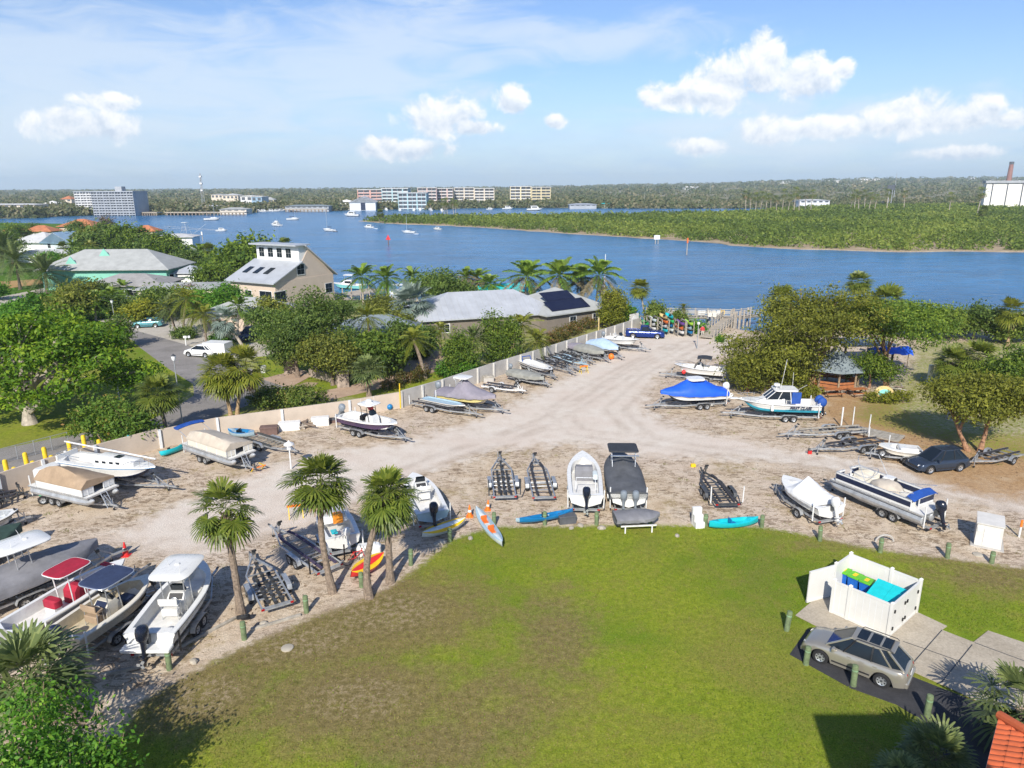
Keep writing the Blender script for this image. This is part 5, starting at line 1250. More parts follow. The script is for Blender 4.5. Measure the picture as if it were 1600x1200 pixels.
bush('mangrove_bush', 'mangrove bush behind the leftmost kayak rack', 'bush', 1022, 512, 472, 48, 'leaf_mangrove', 4, 150, 28, .18, .45, 35, 5)
bush('mangrove_bush', 'low mangrove bush behind the second kayak rack', 'bush', 1064, 512, 488, 30, 'leaf_mangrove', 3, 80, 28, .17, .4, 36, 4)
bush('mangrove_bush', 'low green bush between the kayak rack and the dock ramp', 'bush', 1088, 520, 502, 26, 'leaf_bright', 2, 70, 26, .15, .35, 37, 4)
bush('weed_clump', 'small green weed clump beside the foot of the dock ramp', 'bush', 1124, 534, 523, 20, 'leaf_bright', 1.4, 60, 24, .10, .2, 38, 3)
# right hand grove
tree('cedar_tree', 'tallest golden green cedar with a forked leaning trunk over the gazebo', 'tree', 1266, 606, 422, 190, 'leaf_cedar', 16, 560, 40, .15, .46, 41, 'trunk_red', .26, .6, .6, (.16,0), .30)
tree('cedar_tree', 'wide golden cedar behind the cabin boat with branches down to the ground', 'tree', 1203, 606, 458, 140, 'leaf_cedar', 18, 580, 40, .15, .44, 42, 'trunk_red', -.25, .8, .6)
tree('cedar_tree', 'green spreading cedar above the blue tarps', 'tree', 1385, 606, 458, 165, 'leaf_cedargreen', 14, 430, 40, .15, .46, 43, 'trunk_red', .42, .5, .55, (-.1,0), .26)
tree('cedar_tree', 'small rounded green cedar between the gazebo and the paddle board', 'tree', 1358, 606, 548, 78, 'leaf_cedargreen', 7, 240, 34, .13, .34, 44, 'trunk_red', .15, .8)
tree('cedar_tree', 'small low cedar beside the bow of the cabin boat', 'tree', 1168, 612, 545, 60, 'leaf_cedar', 8, 260, 34, .12, .32, 45, 'trunk_red', .05, .9)
tree('cedar_tree', 'left leaning cedar with a bare twisted trunk above the dark car', 'tree', 1511, 704, 585, 118, 'leaf_cedar', 9, 430, 36, .13, .36, 46, 'trunk_red', .42, .55, .5, (-.32,0), .2)
tree('cedar_tree', 'straight trunked cedar just right of the twisted one', 'tree', 1531, 706, 572, 128, 'leaf_cedar', 10, 480, 36, .13, .36, 47, 'trunk_red', .38, .6, .5, (.06,0), .2)
tree('dense_tree', 'dark green tree cut by the right edge behind the cedars', 'tree', 1585, 645, 520, 120, 'leaf_cedargreen', 9, 380, 34, .15, .42, 48, 'trunk', .1, .8)
palm('sabal palm rising above the tallest cedar', 1346, 520, 1342, 440, 'sabal', seed=1, wpx=42)
palm('wide sabal palm head in front of the water beside the cedars', 1384, 520, 1385, 472, 'sabal', seed=2, wpx=66)
palm('round sabal palm head peeping over the wide golden cedar', 1226, 530, 1222, 468, 'sabal', seed=0, wpx=52)
palm('sabal palm with an orange tan trunk near the right edge', 1574, 540, 1580, 487, 'sabalyellow', seed=0, wpx=50)
palm('left sabal palm of the clump behind the leaning cedar', 1492, 610, 1490, 565, 'sabal', seed=1, wpx=62)
palm('right sabal palm of the clump behind the leaning cedar', 1530, 612, 1528, 560, 'sabal', seed=2, wpx=68)
for i, (bx, by, ty, w, lb) in enumerate([(1430,528,474,70,'leftmost shore tree behind the small green lawn'),(1475,530,476,66,'second shore tree behind the small green lawn'),(1520,530,472,70,'third shore tree behind the small green lawn'),(1562,534,488,60,'shore tree just left of the tan trunked palm'),(1608,536,478,60,'shore tree cut by the right edge of the view')]):
 tree('mangrove_tree', lb, 'tree', bx, by, ty, w, 'leaf_mangrove' if i % 2 else 'leaf_dark', 7, 230, 30, .19, .48, 50+i, 'trunk', .1, .8, group='shore trees right of the grove')
hedge('yellow_hedge', 'yellow green shrub hedge between the cabin boat and the gazebo', G(1243,622), G(1278,622), 2.2, 1.4, 'leaf_yellow', 3, .10, 26)
hedge('yellow_hedge', 'yellow green shrub hedge below the small rounded cedar', G(1352,628), G(1422,630), 1.6, 1.1, 'leaf_yellow', 4, .10, 22)
# ------------------------------------------------------------------ the residential point on the left
palm('big date palm in the dry front garden with a curved trunk', 32, 452, 24, 405, 'date', seed=0, wpx=76, r0=.3, name='palm_tree')
palm('broad date palm beside the green walled house', 74, 458, 70, 424, 'date', seed=1, wpx=92, r0=.35)
palm('date palm cut by the left edge behind the front garden', -4, 428, 6, 385, 'date', seed=2, wpx=76, r0=.3)
palm('small fan palm in front of the grey roofed garage', 62, 392, 62, 370, 'sabal', seed=0, wpx=20)
palm('pair of small palms left beside the white gabled house wall', 98, 402, 98, 386, 'sabal', seed=1, wpx=22)
palm('bright palm in front of the white gabled house', 115, 402, 115, 384, 'coconut', seed=2, wpx=36)
palm('yellowing palm right of the white gabled house', 140, 404, 140, 384, 'pygmy', seed=1, wpx=30)
palm('palm beside the small boat house on the canal', 268, 408, 268, 392, 'sabal', seed=1, wpx=26)
palm('tall palm on the lawn right of the green walled house', 312, 420, 312, 392, 'coconut', seed=1, wpx=45)
palm('palm right next to the tall lawn palm by the canal', 326, 420, 326, 392, 'sabal', seed=2, wpx=30)
palm('palm in front of the green house gable with shaggy leaves', 170, 488, 172, 462, 'coconut', seed=2, wpx=51)
palm('palm at the corner of the low hip roofed house', 192, 470, 192, 450, 'coconut', seed=0, wpx=45)
palm('palm rising behind the pink house tree', 446, 412, 446, 384, 'sabal', seed=0, wpx=30)
palm('shaggy palm at the end of the sandy drive', 92, 478, 96, 458, 'queen', seed=1, wpx=40)
palm('slim palm standing before the scrub at the lamp post', 150, 500, 148, 466, 'coconut', seed=1, wpx=51)
TL = [
 ('scrub_tree','dense scrub tree at the foot of the mint green house',120,502,446,66,'leaf_olive',101,7,220),
 ('leafy_tree','bushy tree in front of the flat pale roof left half',252,494,450,66,'leaf_dark',102,7,220),
 ('leafy_tree','bright bushy tree in front of the flat pale roof middle',284,484,448,54,'leaf_cedargreen',103,7,180),
 ('leafy_tree','green tree in front of the flat pale roof right end',322,496,452,52,'leaf_bright',104,7,180),
 ('leafy_tree','leafy tree on the lawn between flat pale roof and pink house',338,456,414,60,'leaf_cedargreen',105,7,200),
 ('leafy_tree','dark palm like tree mass above the canal dock',296,430,392,56,'leaf_dark',106,7,200),
 ('leafy_tree','green tree behind the mint green roof ridge',262,408,366,60,'leaf_cedargreen',107,7,200),
 ('leafy_tree','tall tree left of the boat canal mass',150,396,352,56,'leaf_olive',108,7,180),
 ('leafy_tree','bushy tree between the white gabled house and the green roof',130,420,386,56,'leaf_dark',109,7,180),
 ('dense_tree','green tree hiding the teal house front left corner',596,592,510,72,'leaf_cedargreen',110,8,280),
 ('dense_tree','dark tree hiding the teal house middle',625,578,492,62,'leaf_dark',111,8,260),
 ('dense_tree','olive tree beside the blue silver fan palm',620,540,478,56,'leaf_olive',112,7,220),
 ('dense_tree','bushy dark tree left of the ribbed roof house door',662,560,506,52,'leaf_dark',113,7,220),
 ('leafy_tree','green tree behind the huge shade tree beside scrub',60,498,462,74,'leaf_bright',116,7,200),
 ('leafy_tree','rounded green tree behind the pink house',385,442,372,104,'leaf_cedargreen',60,8,300),
 ('leafy_tree','bright tree between the broad date palm and the green roof',92,440,400,46,'leaf_bright',61,6,140),
 ('leafy_tree','large leafy tree right of the white gabled house',165,398,350,70,'leaf_dark',62,7,200),
 ('leafy_tree','green tree in the mass beside the boat canal',205,400,346,62,'leaf_cedargreen',63,7,200),
 ('leafy_tree','bushy tree at the right end of the mass beside the canal',240,405,366,52,'leaf_dark',64,6,160),
 ('bare_tree','leafless brown tree behind the leafy canal trees',172,385,330,36,'leaf_bare',65,5,70),
 ('scrub_tree','scrubby grey brown tree in front of the green gable',128,485,430,56,'leaf_olive',66,7,170),
 ('scrub_tree','dark scrubby tree below the green roof',160,478,440,44,'leaf_dark',67,6,150),
 ('scrub_tree','dense scrub tree left of the low hip roofed house',182,496,462,44,'leaf_dark',68,6,150),
 ('leafy_tree','light green shrub tree between lamp post and palm bed',225,508,468,56,'leaf_yellow',69,6,160),
 ('leafy_tree','green tree behind the planted palm bed',258,500,456,46,'leaf_cedargreen',70,6,140),
 ('bare_tree','grey bare tree before the flat pale roof',292,472,444,46,'leaf_bare',71,5,60),
 ('leafy_tree','dark tree behind the far left date palm',20,412,356,44,'leaf_dark',72,6,140),
 ('leafy_tree','green tree left of the small orange roof',28,378,346,40,'leaf_cedargreen',73,6,120),
 ('leafy_tree','dark tree between the two orange roofs',50,372,345,26,'leaf_dark',74,5,90),
 ('leafy_tree','tree in front of the large orange roof',122,372,342,36,'leaf_dark',75,5,100),
 ('leafy_tree','small tree below the leaning roof of the white gabled house',80,412,395,36,'leaf_bright',76,5,90),
 ('leafy_tree','green tree on the lawn by the canal dock',345,440,408,36,'leaf_dark',77,5,110),
 ('leafy_tree','round tree left of the flat pale roof',215,440,422,30,'leaf_bright',78,5,80),
 ('leafy_tree','tree at the left edge above the sandy drive',-14,470,440,50,'leaf_bright',79,5,110),
 ('leafy_tree','shrubby tree beside the sandy drive',36,505,478,70,'leaf_bright',80,6,140),
 ('leafy_tree','tree behind the huge shade tree crown',110,505,468,60,'leaf_cedargreen',81,6,140),
 ('leafy_tree','tree between the pink house and the garage roof',410,480,440,44,'leaf_dark',82,6,130),
 ('leafy_tree','bushy tree in front of the pink house corner',420,512,462,60,'leaf_olive',83,6,170),
]
for nm, lb, bx, by, ty, w, mt, sd_, n, cl in TL:
 tree(nm, lb, 'tree', bx, by, ty, w, mt, n, cl, 26, wm(w, G(bx,by)[1])*.028+.06, wm(w, G(bx,by)[1])*.055+.1, sd_, 'trunk_pale' if 'bare' in nm else 'trunk', .12, .8)
bush('low_shrub', 'green shrub in the oval planting bed below the date palms', 'bush', 290, 528, 512, 44, 'leaf_dark', 2.5, 110, 26, .16, .3, 90, 4)
bush('low_shrub', 'green shrub on the verge behind the white car', 'bush', 345, 535, 522, 36, 'leaf_bright', 2, 90, 26, .15, .3, 91, 4)
bush('low_shrub', 'dark shrub on the shaded lawn beside the road lamp', 'bush', 202, 600, 580, 26, 'leaf_dark', 1.6, 90, 26, .11, .25, 92, 4)
bush('low_shrub', 'shrub border under the bushy tree at the green front lawn', 'bush', 655, 560, 545, 34, 'leaf_dark', 2, 80, 24, .12, .3, 93, 4)
# ------------------------------------------------------------------ houses
def house_px(label, cx, cy, rz, W, D, h, zr, wall, roof, **k):
 x, y = G(cx, cy); return house(label, (x,y,0), rz, W, D, h, zr, wall, roof, **k)
house_px('long house with a ribbed grey metal hip roof behind the wall', 752, 514, .30, 22, 11.5, 3.0, 6.0, 'house_taupe', 'roof_metal', ribs=.9, wins=[('S',-7,1.6,1.4,1.2),('S',4,1.6,1.4,1.2)])
def solar_wing():
 x, y = G(866, 507); rz = .62
 t = house('grey brown house wing with black solar panels on its hip roof', (x,y,0), rz, 12, 11.5, 3.0, 6.0, 'house_taupe', 'roof_grey', wins=[('S',-1,1.6,1.2,1.3),('S',3.6,1.6,1.0,1.3)])
 run = (11.5/2+.6); sl = (6.2-3.0)/run
 for i, (u0,u1,v0,v1) in enumerate([(-4.2,1.4,3.0,5.0),(-5.0,2.6,.7,2.9)]):
  mb = MB(); y0, y1 = -run+v0, -run+v1
  mb.add([(u0,y0,3.0+sl*v0+.10),(u1,y0,3.0+sl*v0+.10),(u1,y1,3.0+sl*v1+.10),(u0,y1,3.0+sl*v1+.10),(u0,y0,3.0+sl*v0+.03),(u1,y0,3.0+sl*v0+.03),(u1,y1,3.0+sl*v1+.03),(u0,y1,3.0+sl*v1+.03)], [(0,1,2,3),(0,4,5,1),(1,5,6,2),(2,6,7,3),(3,7,4,0)], 'solar'); part(mb, 'solar_panel', t, smooth=None)
solar_wing()
house_px('teal blue house with a dark slate hip roof among the trees', 590, 548, .35, 12, 9, 3.0, 5.0, 'house_teal', 'roof_slate', wins=[('S',-3,1.7,1.6,1.3),('S',3,1.7,1.6,1.3)])
def pink_house():
 x, y = G(446, 474); t = thing('house', 'pink beige house with a clerestory and a sloping grey roof', 'house', (x,y,0), -.50)
 W, D = 11.4, 15
 mb = MB(); mb.bx(-W/2,W/2,-D/2,D/2,-.3,5.2,'house_pink')
 vs = lambda xx: [(xx,-D/2,5.2),(xx,-D*.02,8.4),(xx,D*.10,10.6),(xx,D/2,5.2)]
 a = vs(W/2-.06); b_ = vs(W/2-.2); mb.add(a+b_, [(0,1,2,3)[::-1],(4,5,6,7),(0,1,5,4),(1,2,6,5),(2,3,7,6)], 'house_pink')
 a = vs(-W/2+.06); b_ = vs(-W/2+.2); mb.add(a+b_, [(0,1,2,3),(4,5,6,7)[::-1],(0,1,5,4),(1,2,6,5),(2,3,7,6)], 'house_pink')
 part(mb, 'wall', t, smooth=None)
 q = MB(); q.loft([[(-W/2-.6,-D/2-.8,4.9),(W/2+.5,-D/2-.8,4.9),(W/2+.5,-D/2-.8,5.1),(-W/2-.6,-D/2-.8,5.1)],[(-W/2-.6,-D*.05,8.2),(W/2+.5,-D*.05,8.2),(W/2+.5,-D*.05,8.4),(-W/2-.6,-D*.05,8.4)]], 'roof_metal'); part(q, 'roof', t, smooth=None)
 for u in (-3.9,-1.2,1.5):
  s = MB(); s.loft([[(u-.6,-5.6,6.2),(u+.6,-5.6,6.2),(u+.6,-5.6,6.4),(u-.6,-5.6,6.4)],[(u-.6,-3.6,7.02),(u+.6,-3.6,7.02),(u+.6,-3.6,7.22),(u-.6,-3.6,7.22)]], 'glass'); part(s, 'skylight', t, smooth=None)
 q = MB(); q.loft([[(-W/2-.6,D*.02,11.0),(W/2+.5,D*.02,11.0),(W/2+.5,D*.02,11.25),(-W/2-.6,D*.02,11.25)],[(-W/2-.6,D/2+.8,4.9),(W/2+.5,D/2+.8,4.9),(W/2+.5,D/2+.8,5.15),(-W/2-.6,D/2+.8,5.15)]], 'roof_metal'); part(q, 'rear_roof', t, smooth=None)
 q = MB(); q.bx(-W/2+.3,W/2-.25,-D*.06,D*.09,8.2,11.1,'house_white'); part(q, 'clerestory', t, smooth=None)
 q = MB(); q.bx(-W/2-.4,W/2+.3,-D*.06-1.2,D*.11,11.1,11.35,'roof_metal'); part(q, 'clerestory_roof', t, smooth=None)
 for u in (-4,-1.7,.6,2.9): face_win(None, t, u, -D*.06, 9.7, 1.3, 1.7, 'y', -1)
 face_win(None, t, W/2, -1.0, 6.9, 1.8, 1.9, 'x', 1); face_win(None, t, W/2, 6.0, 2.6, 1.8, 1.8, 'x', 1)
 for u in (-4,-1.2): face_win(None, t, u, -D/2, 2.4, 1.6, 2.0, 'y', -1)
 face_win(None, t, 3.2, -D/2, 2.2, 3.0, 2.6, 'y', -1); face_win(None, t, W/2, -6.5, 2.2, 2.6, 2.6, 'x', 1)
pink_house()
house_px('garage with a pale hip roof in front of the pink house', 392, 508, -.15, 11, 9, 2.7, 4.6, 'house_pink', 'roof_grey')
def green_house():
 x, y = G(190, 446); t = house('long mint green house with a big grey roof and two small gables', (x,y,0), .02, 27, 13, 4.4, 8.2, 'house_green', 'roof_grey', hips=(True,True), ov=1.0, wins=[('S',4,1.8,3,1.6),('E',-4,1.8,2.2,2.4),('S',10,1.8,2,1.4)])
 for u in (-7.5,-1.5):
  q = MB(); z0 = 5.1 if u < -3 else 6.5; y0 = -5.2 if u < -3 else -2.4
  gable_fill(q, y0, u-1.5, u+1.5, z0, z0+2.0, 'house_green', .2, 'y'); part(q, 'dormer', t, smooth=None)
 q = MB(); hip_roof(q, 13.8, 19, -4, 3, 3.2, 4.6, 'roof_metal', .4); part(q, 'porch_roof', t, smooth=None)
 for u in (14.4,18.6):
  q = MB(); q.bx(u-.12,u+.12,-4.8,-4.56,0,3.1,'painted_white'); part(q, 'porch_post', t, smooth=None)
green_house()
house_px('low house with a grey shingle hip roof beside the green house', 212, 464, .05, 15, 10, 3.0, 4.8, 'house_paleblue', 'roof_shingle', wins=[('S',2,1.6,2.2,1.2),('S',-4,1.6,1.6,1.2)])
house_px('flat pale roofed house right of the grey hip roof', 292, 468, .1, 15, 9, 2.8, 3.4, 'house_cream', 'roof_grey', wins=[('S',3,1.6,1.8,1.2)])
house_px('small white roofed shed behind the green house porch', 318, 446, .1, 9, 5, 2.6, 3.2, 'house_white', 'tank_white')
house_px('white gabled house with a blue roof edge', 112, 396, -.25, 11, 11, 4.0, 7.4, 'house_paleblue', 'metal_blue', axis='y', hips=(False,False), ov=.8, wins=[('S',2.5,3.6,1.3,1.6),('S',-3,3.0,1.2,1.5)])
house_px('grey roofed house left of the white gabled house', 70, 392, -.1, 14, 12, 3.4, 6.6, 'house_white', 'roof_pale', ov=.8)
house_px('low white house behind the small palms', 80, 408, -.05, 16, 8, 2.6, 3.6, 'house_white', 'roof_pale', ov=.6)
house_px('house with a bright orange tiled hip roof and a dormer window', 132, 368, .05, 15, 12, 4.6, 7.6, 'house_cream', 'roof_orange', ov=1.0, wins=[('S',-1,3.0,3,1.4)])
house_px('house with an orange tiled roof left of the dormered one', 68, 372, .05, 12, 9, 3.2, 5.6, 'house_cream', 'roof_orange', ov=.8)
house_px('house with a small orange roof between trees at the far left', 26, 374, .05, 10, 8, 3.0, 5.2, 'house_cream', 'roof_orange', ov=.8)
house_px('small orange roof showing beside the canal docks', 231, 372, .05, 10, 8, 3.2, 5.6, 'house_cream', 'roof_orange', ov=.6)
house_px('open boat house with a pale roof beside the sport fishing boat', 278, 384, .1, 14, 9, 3.6, 4.6, 'house_white', 'roof_pale', ov=.8)
house_px('low beige boat house roof on the canal bank', 292, 404, .1, 12, 9, 3.0, 3.9, 'house_cream', 'roof_pale', ov=.6)
house_px('turquoise dock roof behind the ribbed metal roof', 783, 478, .2, 12, 5, 3.2, 4.2, 'house_white', 'dumpster', ov=.6)
# tiled roof block at the lower right, mostly below the frame
def tiled_block():
 x, y = G(1567, 1122, 3.3); sl = .40
 t = thing('apartment_building', 'apartment building with a red barrel tile roof at the lower right corner', 'apartment building', (x,y,0), 0)
 t2 = G(1548, 1200, 3.3); az = atan2(t2[0]-x, y-t2[1])
 mb = MB(); mb.bx(1.0,8,-9,-1.2,0,3.0,'house_cream'); mb.bx(6-x,13.2-x,-14-y,6.9-y,0,10.6,'house_cream'); mb.bx(9.6-x,13.3-x,-8-y,8.0-y,0,12.7,'house_cream'); part(mb, 'wall', t, smooth=None)
 q = MB(); H3 = 3.2; n = 28
 for i in range(n):
  yy = -(i+.5)*.30; xe = min(4.2, (i+.5)*.30); k = 0
  while k*.42 < xe:
   a, b = k*.42-.12, min(xe, (k+1)*.42); P = lambda X, rr: [(X, yy+rr*cos(v), H3+X*sl+rr*.75*sin(v)) for v in [radians(g) for g in range(0,181,30)]]
   q.loft([P(a,.155), P(b,.125)], 'roof_tile', False, False, False); k += 1
 q.add([(-.05,.05,H3-.03),(-.05,-8.4,H3-.03),(4.2,-8.4,H3+4.2*sl-.03),(4.2,-4.15,H3+4.2*sl-.03)], [(0,1,2,3)], 'trimblack')
 part(q, 'tiled_roof', t)
 q = MB(); q.add([(-.05,.05,H3),(4.2,-4.15,H3+4.2*sl),(9.0,-4.15,H3+4.2*sl),(9.0,.05,H3)], [(0,1,2,3)], 'roof_tile'); part(q, 'far_slope', t)
 q = MB(); q.tube([(-.1,.12,H3+.08),(4.2,-4.1,H3+4.2*sl+.12)], .17, 'roof_tile', 10); part(q, 'hip_cap', t)
 q = MB(); q.tube([(-.06,.0,H3-.12),(-.06,-8.4,H3-.12)], .07, 'painted_white', 8); part(q, 'gutter', t)
 q = MB(); hip_roof(q, 6-x, 13.2-x, -14-y, 6.9-y, 10.6, 12.3, 'roof_tile', .5); part(q, 'main_roof', t, smooth=None)
 for c in t.children:
  if c.name.split('.')[0] in ('tiled_roof','far_slope','hip_cap','gutter'): c.rotation_euler = (0,0,az)
tiled_block()
# ------------------------------------------------------------------ mangroves of the island, far woods
def clump_field(name, pos, rad, hgt, per, mat, seed, size_k=.34, tint=None, label=None):
 """many leaf clumps as one mass: pos (n,3), rad (n,), hgt (n,)"""
 rg = np.random.default_rng(seed); n = len(pos)
 j = np.repeat(np.arange(n), per)
 d = unit(rg.normal(size=(len(j),3)) + [0,-.15,.35]); d[:,2] = np.abs(d[:,2])*.95 - .10
 C = pos[j] + d*np.column_stack([rad[j],rad[j],hgt[j]])*rg.uniform(.72,1.0,(len(j),1))
 Nn = unit(d*.9 + rg.normal(size=(len(j),3))*.55)
 sz = (rad[j]*size_k)[:,None]
 a = unit(np.cross(Nn, unit(rg.normal(size=(len(j),3))))); b = np.cross(Nn, a); s = sz*rg.uniform(.6,1.3,(len(j),1))
 V = np.stack([C-a*s, C-b*s*.7, C+a*s, C+b*s*.7], 1).reshape(-1,3); F = np.arange(4*len(j)).reshape(-1,4)
 t = np.clip(np.repeat(tint[j] + rg.normal(0,.10,len(j)), 4), 0, 1)
 o = link(name, np_mesh(name, V, F, M(mat), {'tint': np.column_stack([t,t,t,np.ones_like(t)])})); o['kind'] = 'stuff'
 return o
def mangroves():
 rg = np.random.default_rng(5); P = np.array(ISL); lo_, hi_ = P.min(0), P.max(0)
 Q = rg.uniform(lo_, hi_, (26000,2)); Q = Q[sdp(Q, ISL) < -3.5]
 px = 800 + FPX*Q[:,0]/(Q[:,1]*CT); Q = Q[(px > 480) & (px < 1680)]
 dist = Q[:,1]; keep = rg.random(len(Q)) < np.clip(330/dist, .25, 1); Q = Q[keep]
 n = len(Q); e = np.clip(-sdp(Q, ISL)/14, .35, 1)
 r = rg.uniform(2.2, 3.8, n)*np.clip(dist[keep]/330, 1, 1.7); h = rg.uniform(3.6, 6.4, n)*(.55+.45*e)
 t = np.clip(.5 + .28*np.sin(Q[:,0]*.045+np.sin(Q[:,1]*.03)*2) + rg.normal(0,.2,n), 0, 1)
 clump_field('mangrove_thicket', np.column_stack([Q, np.full(n,-1.3)]), r, h, 46, 'leaf_mangrove', 6, .155, t)
 # bare grey snags standing in the thicket
mangroves()
def far_woods():
 rg = np.random.default_rng(8); pos = []; rad = []; hg = []; tt = []
 for k in range(9500):
  px = rg.uniform(-60, 1660); u = rg.random()
  x0, y0 = shoreY(px); Y = y0 + 6 + (4800)*u**2.6
  if rg.random() > np.clip(900/Y, .45, 1)*(.42 if 870 < px < 1520 and Y < 1500 and sin(px*.05+Y*.011) > -.2 else .9): continue
  X = x0*Y/y0; R = (6.0+4.5*rg.random())*np.clip(Y/1000, .8, 2.6); H_ = (7+6*rg.random())*np.clip(Y/1400, .8, 1.5)
  if 1030 < px < 1700 and Y < 1300: H_ *= .7
  pos.append((X, Y, -.6 + hill(px, Y))); rad.append(R); hg.append(H_); tt.append(np.clip(rg.normal(.42,.2) - .12*(Y > 1800), 0, 1))
 clump_field('far_woods', np.array(pos), np.array(rad), np.array(hg), 34, 'leaf_far', 9, .21, np.array(tt))
far_woods()
def far_at(px, py, z=-.6):
 x, y = G(px, py, z); return (x, y, z)
def fsz(npx, Y): return npx*depth(Y)/FPX
# tall palms in rows
sl = [(1165,330),(1172,328),(1180,331),(1188,329),(1196,330),(1204,328),(1213,331),(1222,329),(1231,330),(1240,329),(1248,331),(1258,329),(1266,330),(1328,328),(1334,330),(1341,329),(1350,327),(1357,329),(1366,328),(1385,328),(1412,327),(1482,334),(1526,336)]
p0 = palm('tall slim palm standing in the row behind the mangrove island', 1165, 333, 1165, 303, 'slim', wpx=17, r0=.3, seed=1, group='tall slim palms behind the mangrove island')
for i, (a, b) in enumerate(sl[1:]):
 x, y = G(a, b+3, -.6); c = copy_tree(p0, None, (x,y,-.6), i*1.3); k = rnd.uniform(.85,1.12); c.scale = (k,k,k*rnd.uniform(.9,1.15))
sl2 = [(674,333),(692,336),(695,336),(699,336),(709,336),(712,336)]
for i, (a, b) in enumerate(sl2):
 x, y = G(a, b+5, -.8); c = copy_tree(p0, None, (x,y,-.8), i*1.7, 'slim pale palm trunk standing on the near tip of the mangrove island'); c['group'] = 'palms on the island tip'; k = .62*rnd.uniform(.9,1.1); c.scale = (k,k,k*1.25)
palm('bushy palm on the island tip nearest the channel', 593, 345, 594, 333, 'sabal', wpx=16, seed=1, r0=.25)
palm('low wide palm near the right end of the mangrove island', 1537, 345, 1537, 328, 'sabal', wpx=18, seed=2, r0=.25)
# ------------------------------------------------------------------ buildings across the water
def fb(px0, px1, py, z=-.6):
 if py < 312:
  Y = 1150 + (312-py)*75; d0, d1 = ray(px0, py), ray(px1, py); x0, x1 = d0[0]*Y/d0[1], d1[0]*Y/d1[1]
  return ((x0+x1)/2, Y, Zat(Y, py, (px0+px1)/2)), x1-x0
 a = G(px0, py, z); b = G(px1, py, z); return ((a[0]+b[0])/2, (a[1]+b[1])/2, z), hypot(b[0]-a[0], b[1]-a[1])
def condo_tower():
 loc, W = fb(161, 222, 335); h = Zat(loc[1], 300, 190)+.6
 t = block('nine storey condominium with grey balconies on the far bank', loc, -.06, W, 22, 9, h/9, 'condo_grey', 'condo_dark', 14, 'condo_grey', 'condo_grey', 'condo_grey', 'apartment_tower')
 loc2, W2 = fb(122, 160, 335)
 t2 = block('nine storey white condominium wing with staggered dark balconies', (loc2[0], loc2[1]+6, -.6), .30, W2, 14, 9, h/9, 'condo_white', 'condo_dark', 10, 'condo_white', 'condo_grey', None, 'apartment_tower')
condo_tower()
def condo(label, px0, px1, py, topy, wall, bal, floors=5, bays=6, rz=0.0, depth_=18, roof='roof_pale'):
 loc, W = fb(px0, px1, py); h = Zat(loc[1], topy, (px0+px1)/2)+.6
 return block(label, loc, rz, W, depth_, floors, h/floors, wall, 'condo_dark', bays, bal, roof, None)
condo('salmon pink condominium block left of the teal one', 563, 600, 325, 297, 'condo_salmon', 'condo_pink', 6, 4, .05)
condo('teal and white condominium block behind the marina', 601, 640, 325, 295, 'condo_teal', 'condo_white', 6, 5, -.03)
condo('low teal fronted condominium wing with white balconies', 626, 668, 326, 302, 'condo_teal', 'condo_white', 4, 6, -.03)
condo('pink condominium block with a taller left tower', 655, 683, 323, 294, 'condo_pink', 'condo_white', 6, 4, .04)
condo('pink and white condominium block right of the tall pink tower', 683, 708, 322, 295, 'condo_pink', 'condo_white', 6, 3, .04)
condo('cream condominium block with a central tower', 711, 741, 321, 294, 'condo_cream', 'condo_white', 6, 4, .04)
condo('cream and pale grey condominium block right of the central tower', 742, 772, 321, 295, 'condo_cream', 'condo_white', 6, 4, .04)
condo('pale yellow condominium block nearest the right end of the row', 797, 829, 320, 292, 'condo_paleyel', 'condo_white', 6, 4, .04)
condo('bright yellow panelled condominium block at the end of the row', 830, 859, 320, 293, 'condo_yellow', 'condo_paleyel', 6, 4, .04)
def warehouse():
 loc, W = fb(548, 586, 327.5); Zt = Zat(loc[1], 316, 570)+.6; Zr = Zat(loc[1], 307.5, 566)+.6
 t = thing('boat_shed', 'white gabled boat storage shed with one tall dark door', 'shed', loc, .12)
 D = 42; mb = MB(); mb.bx(-W/2,W/2,0,D,-1,Zt,'condo_white'); gable_fill(mb, .3, -W/2, W/2, Zt, Zr, 'condo_white', .4, 'y'); part(mb, 'wall', t, smooth=None)
 q = MB(); hip_roof(q, -W/2, W/2, 0, D, Zt, Zr+.3, 'roof_metal', .8, False, False, 'y'); part(q, 'roof', t, smooth=None)
 q = MB(); q.bx(-1.8,2.6,-.3,.0,-.5,Zt*.95,'navy'); part(q, 'door', t, smooth=None)
warehouse()
def simple_b(label, px0, px1, py, topy, wall, roof, D=14, zr=1.2, band=None, rz=0, name='waterfront_building', cat='building', posts=False):
 loc, W = fb(px0, px1, py); h = Zat(loc[1], topy, (px0+px1)/2)-loc[2]
 t = thing(name, label, cat, loc, rz)
 mb = MB(); mb.bx(-W/2,W/2,0,D,-1,h,wall); part(mb, 'wall', t, smooth=None)
 q = MB(); hip_roof(q, -W/2, W/2, 0, D, h, h+zr, roof, .8); part(q, 'roof', t, smooth=None)
 if band:
  q = MB(); q.bx(-W/2-.3,W/2+.3,-.6,-.32,h*.34,h*.66,band); part(q, 'front_band', t, smooth=None)
 q = MB(); n = min(8, max(2, int(W/5)))
 for i in range(n):
  x = -W/2 + W*(i+.5)/n; o = MB(); o.bx(x-W/n*.28, x+W/n*.28, -.2, -.01, h*.68, h*.90, 'condo_dark'); part(o, 'window', t, smooth=None)
 return t
simple_b('long low building with a row of dark arched bays at the far left', -40, 51, 333, 320, 'condo_cream', 'roof_pale', 20, 1.0)
simple_b('yellow fronted waterfront restaurant on the pier', 309, 338, 332, 322, 'condo_white', 'roof_pale', 16, .8, 'bolyellow')
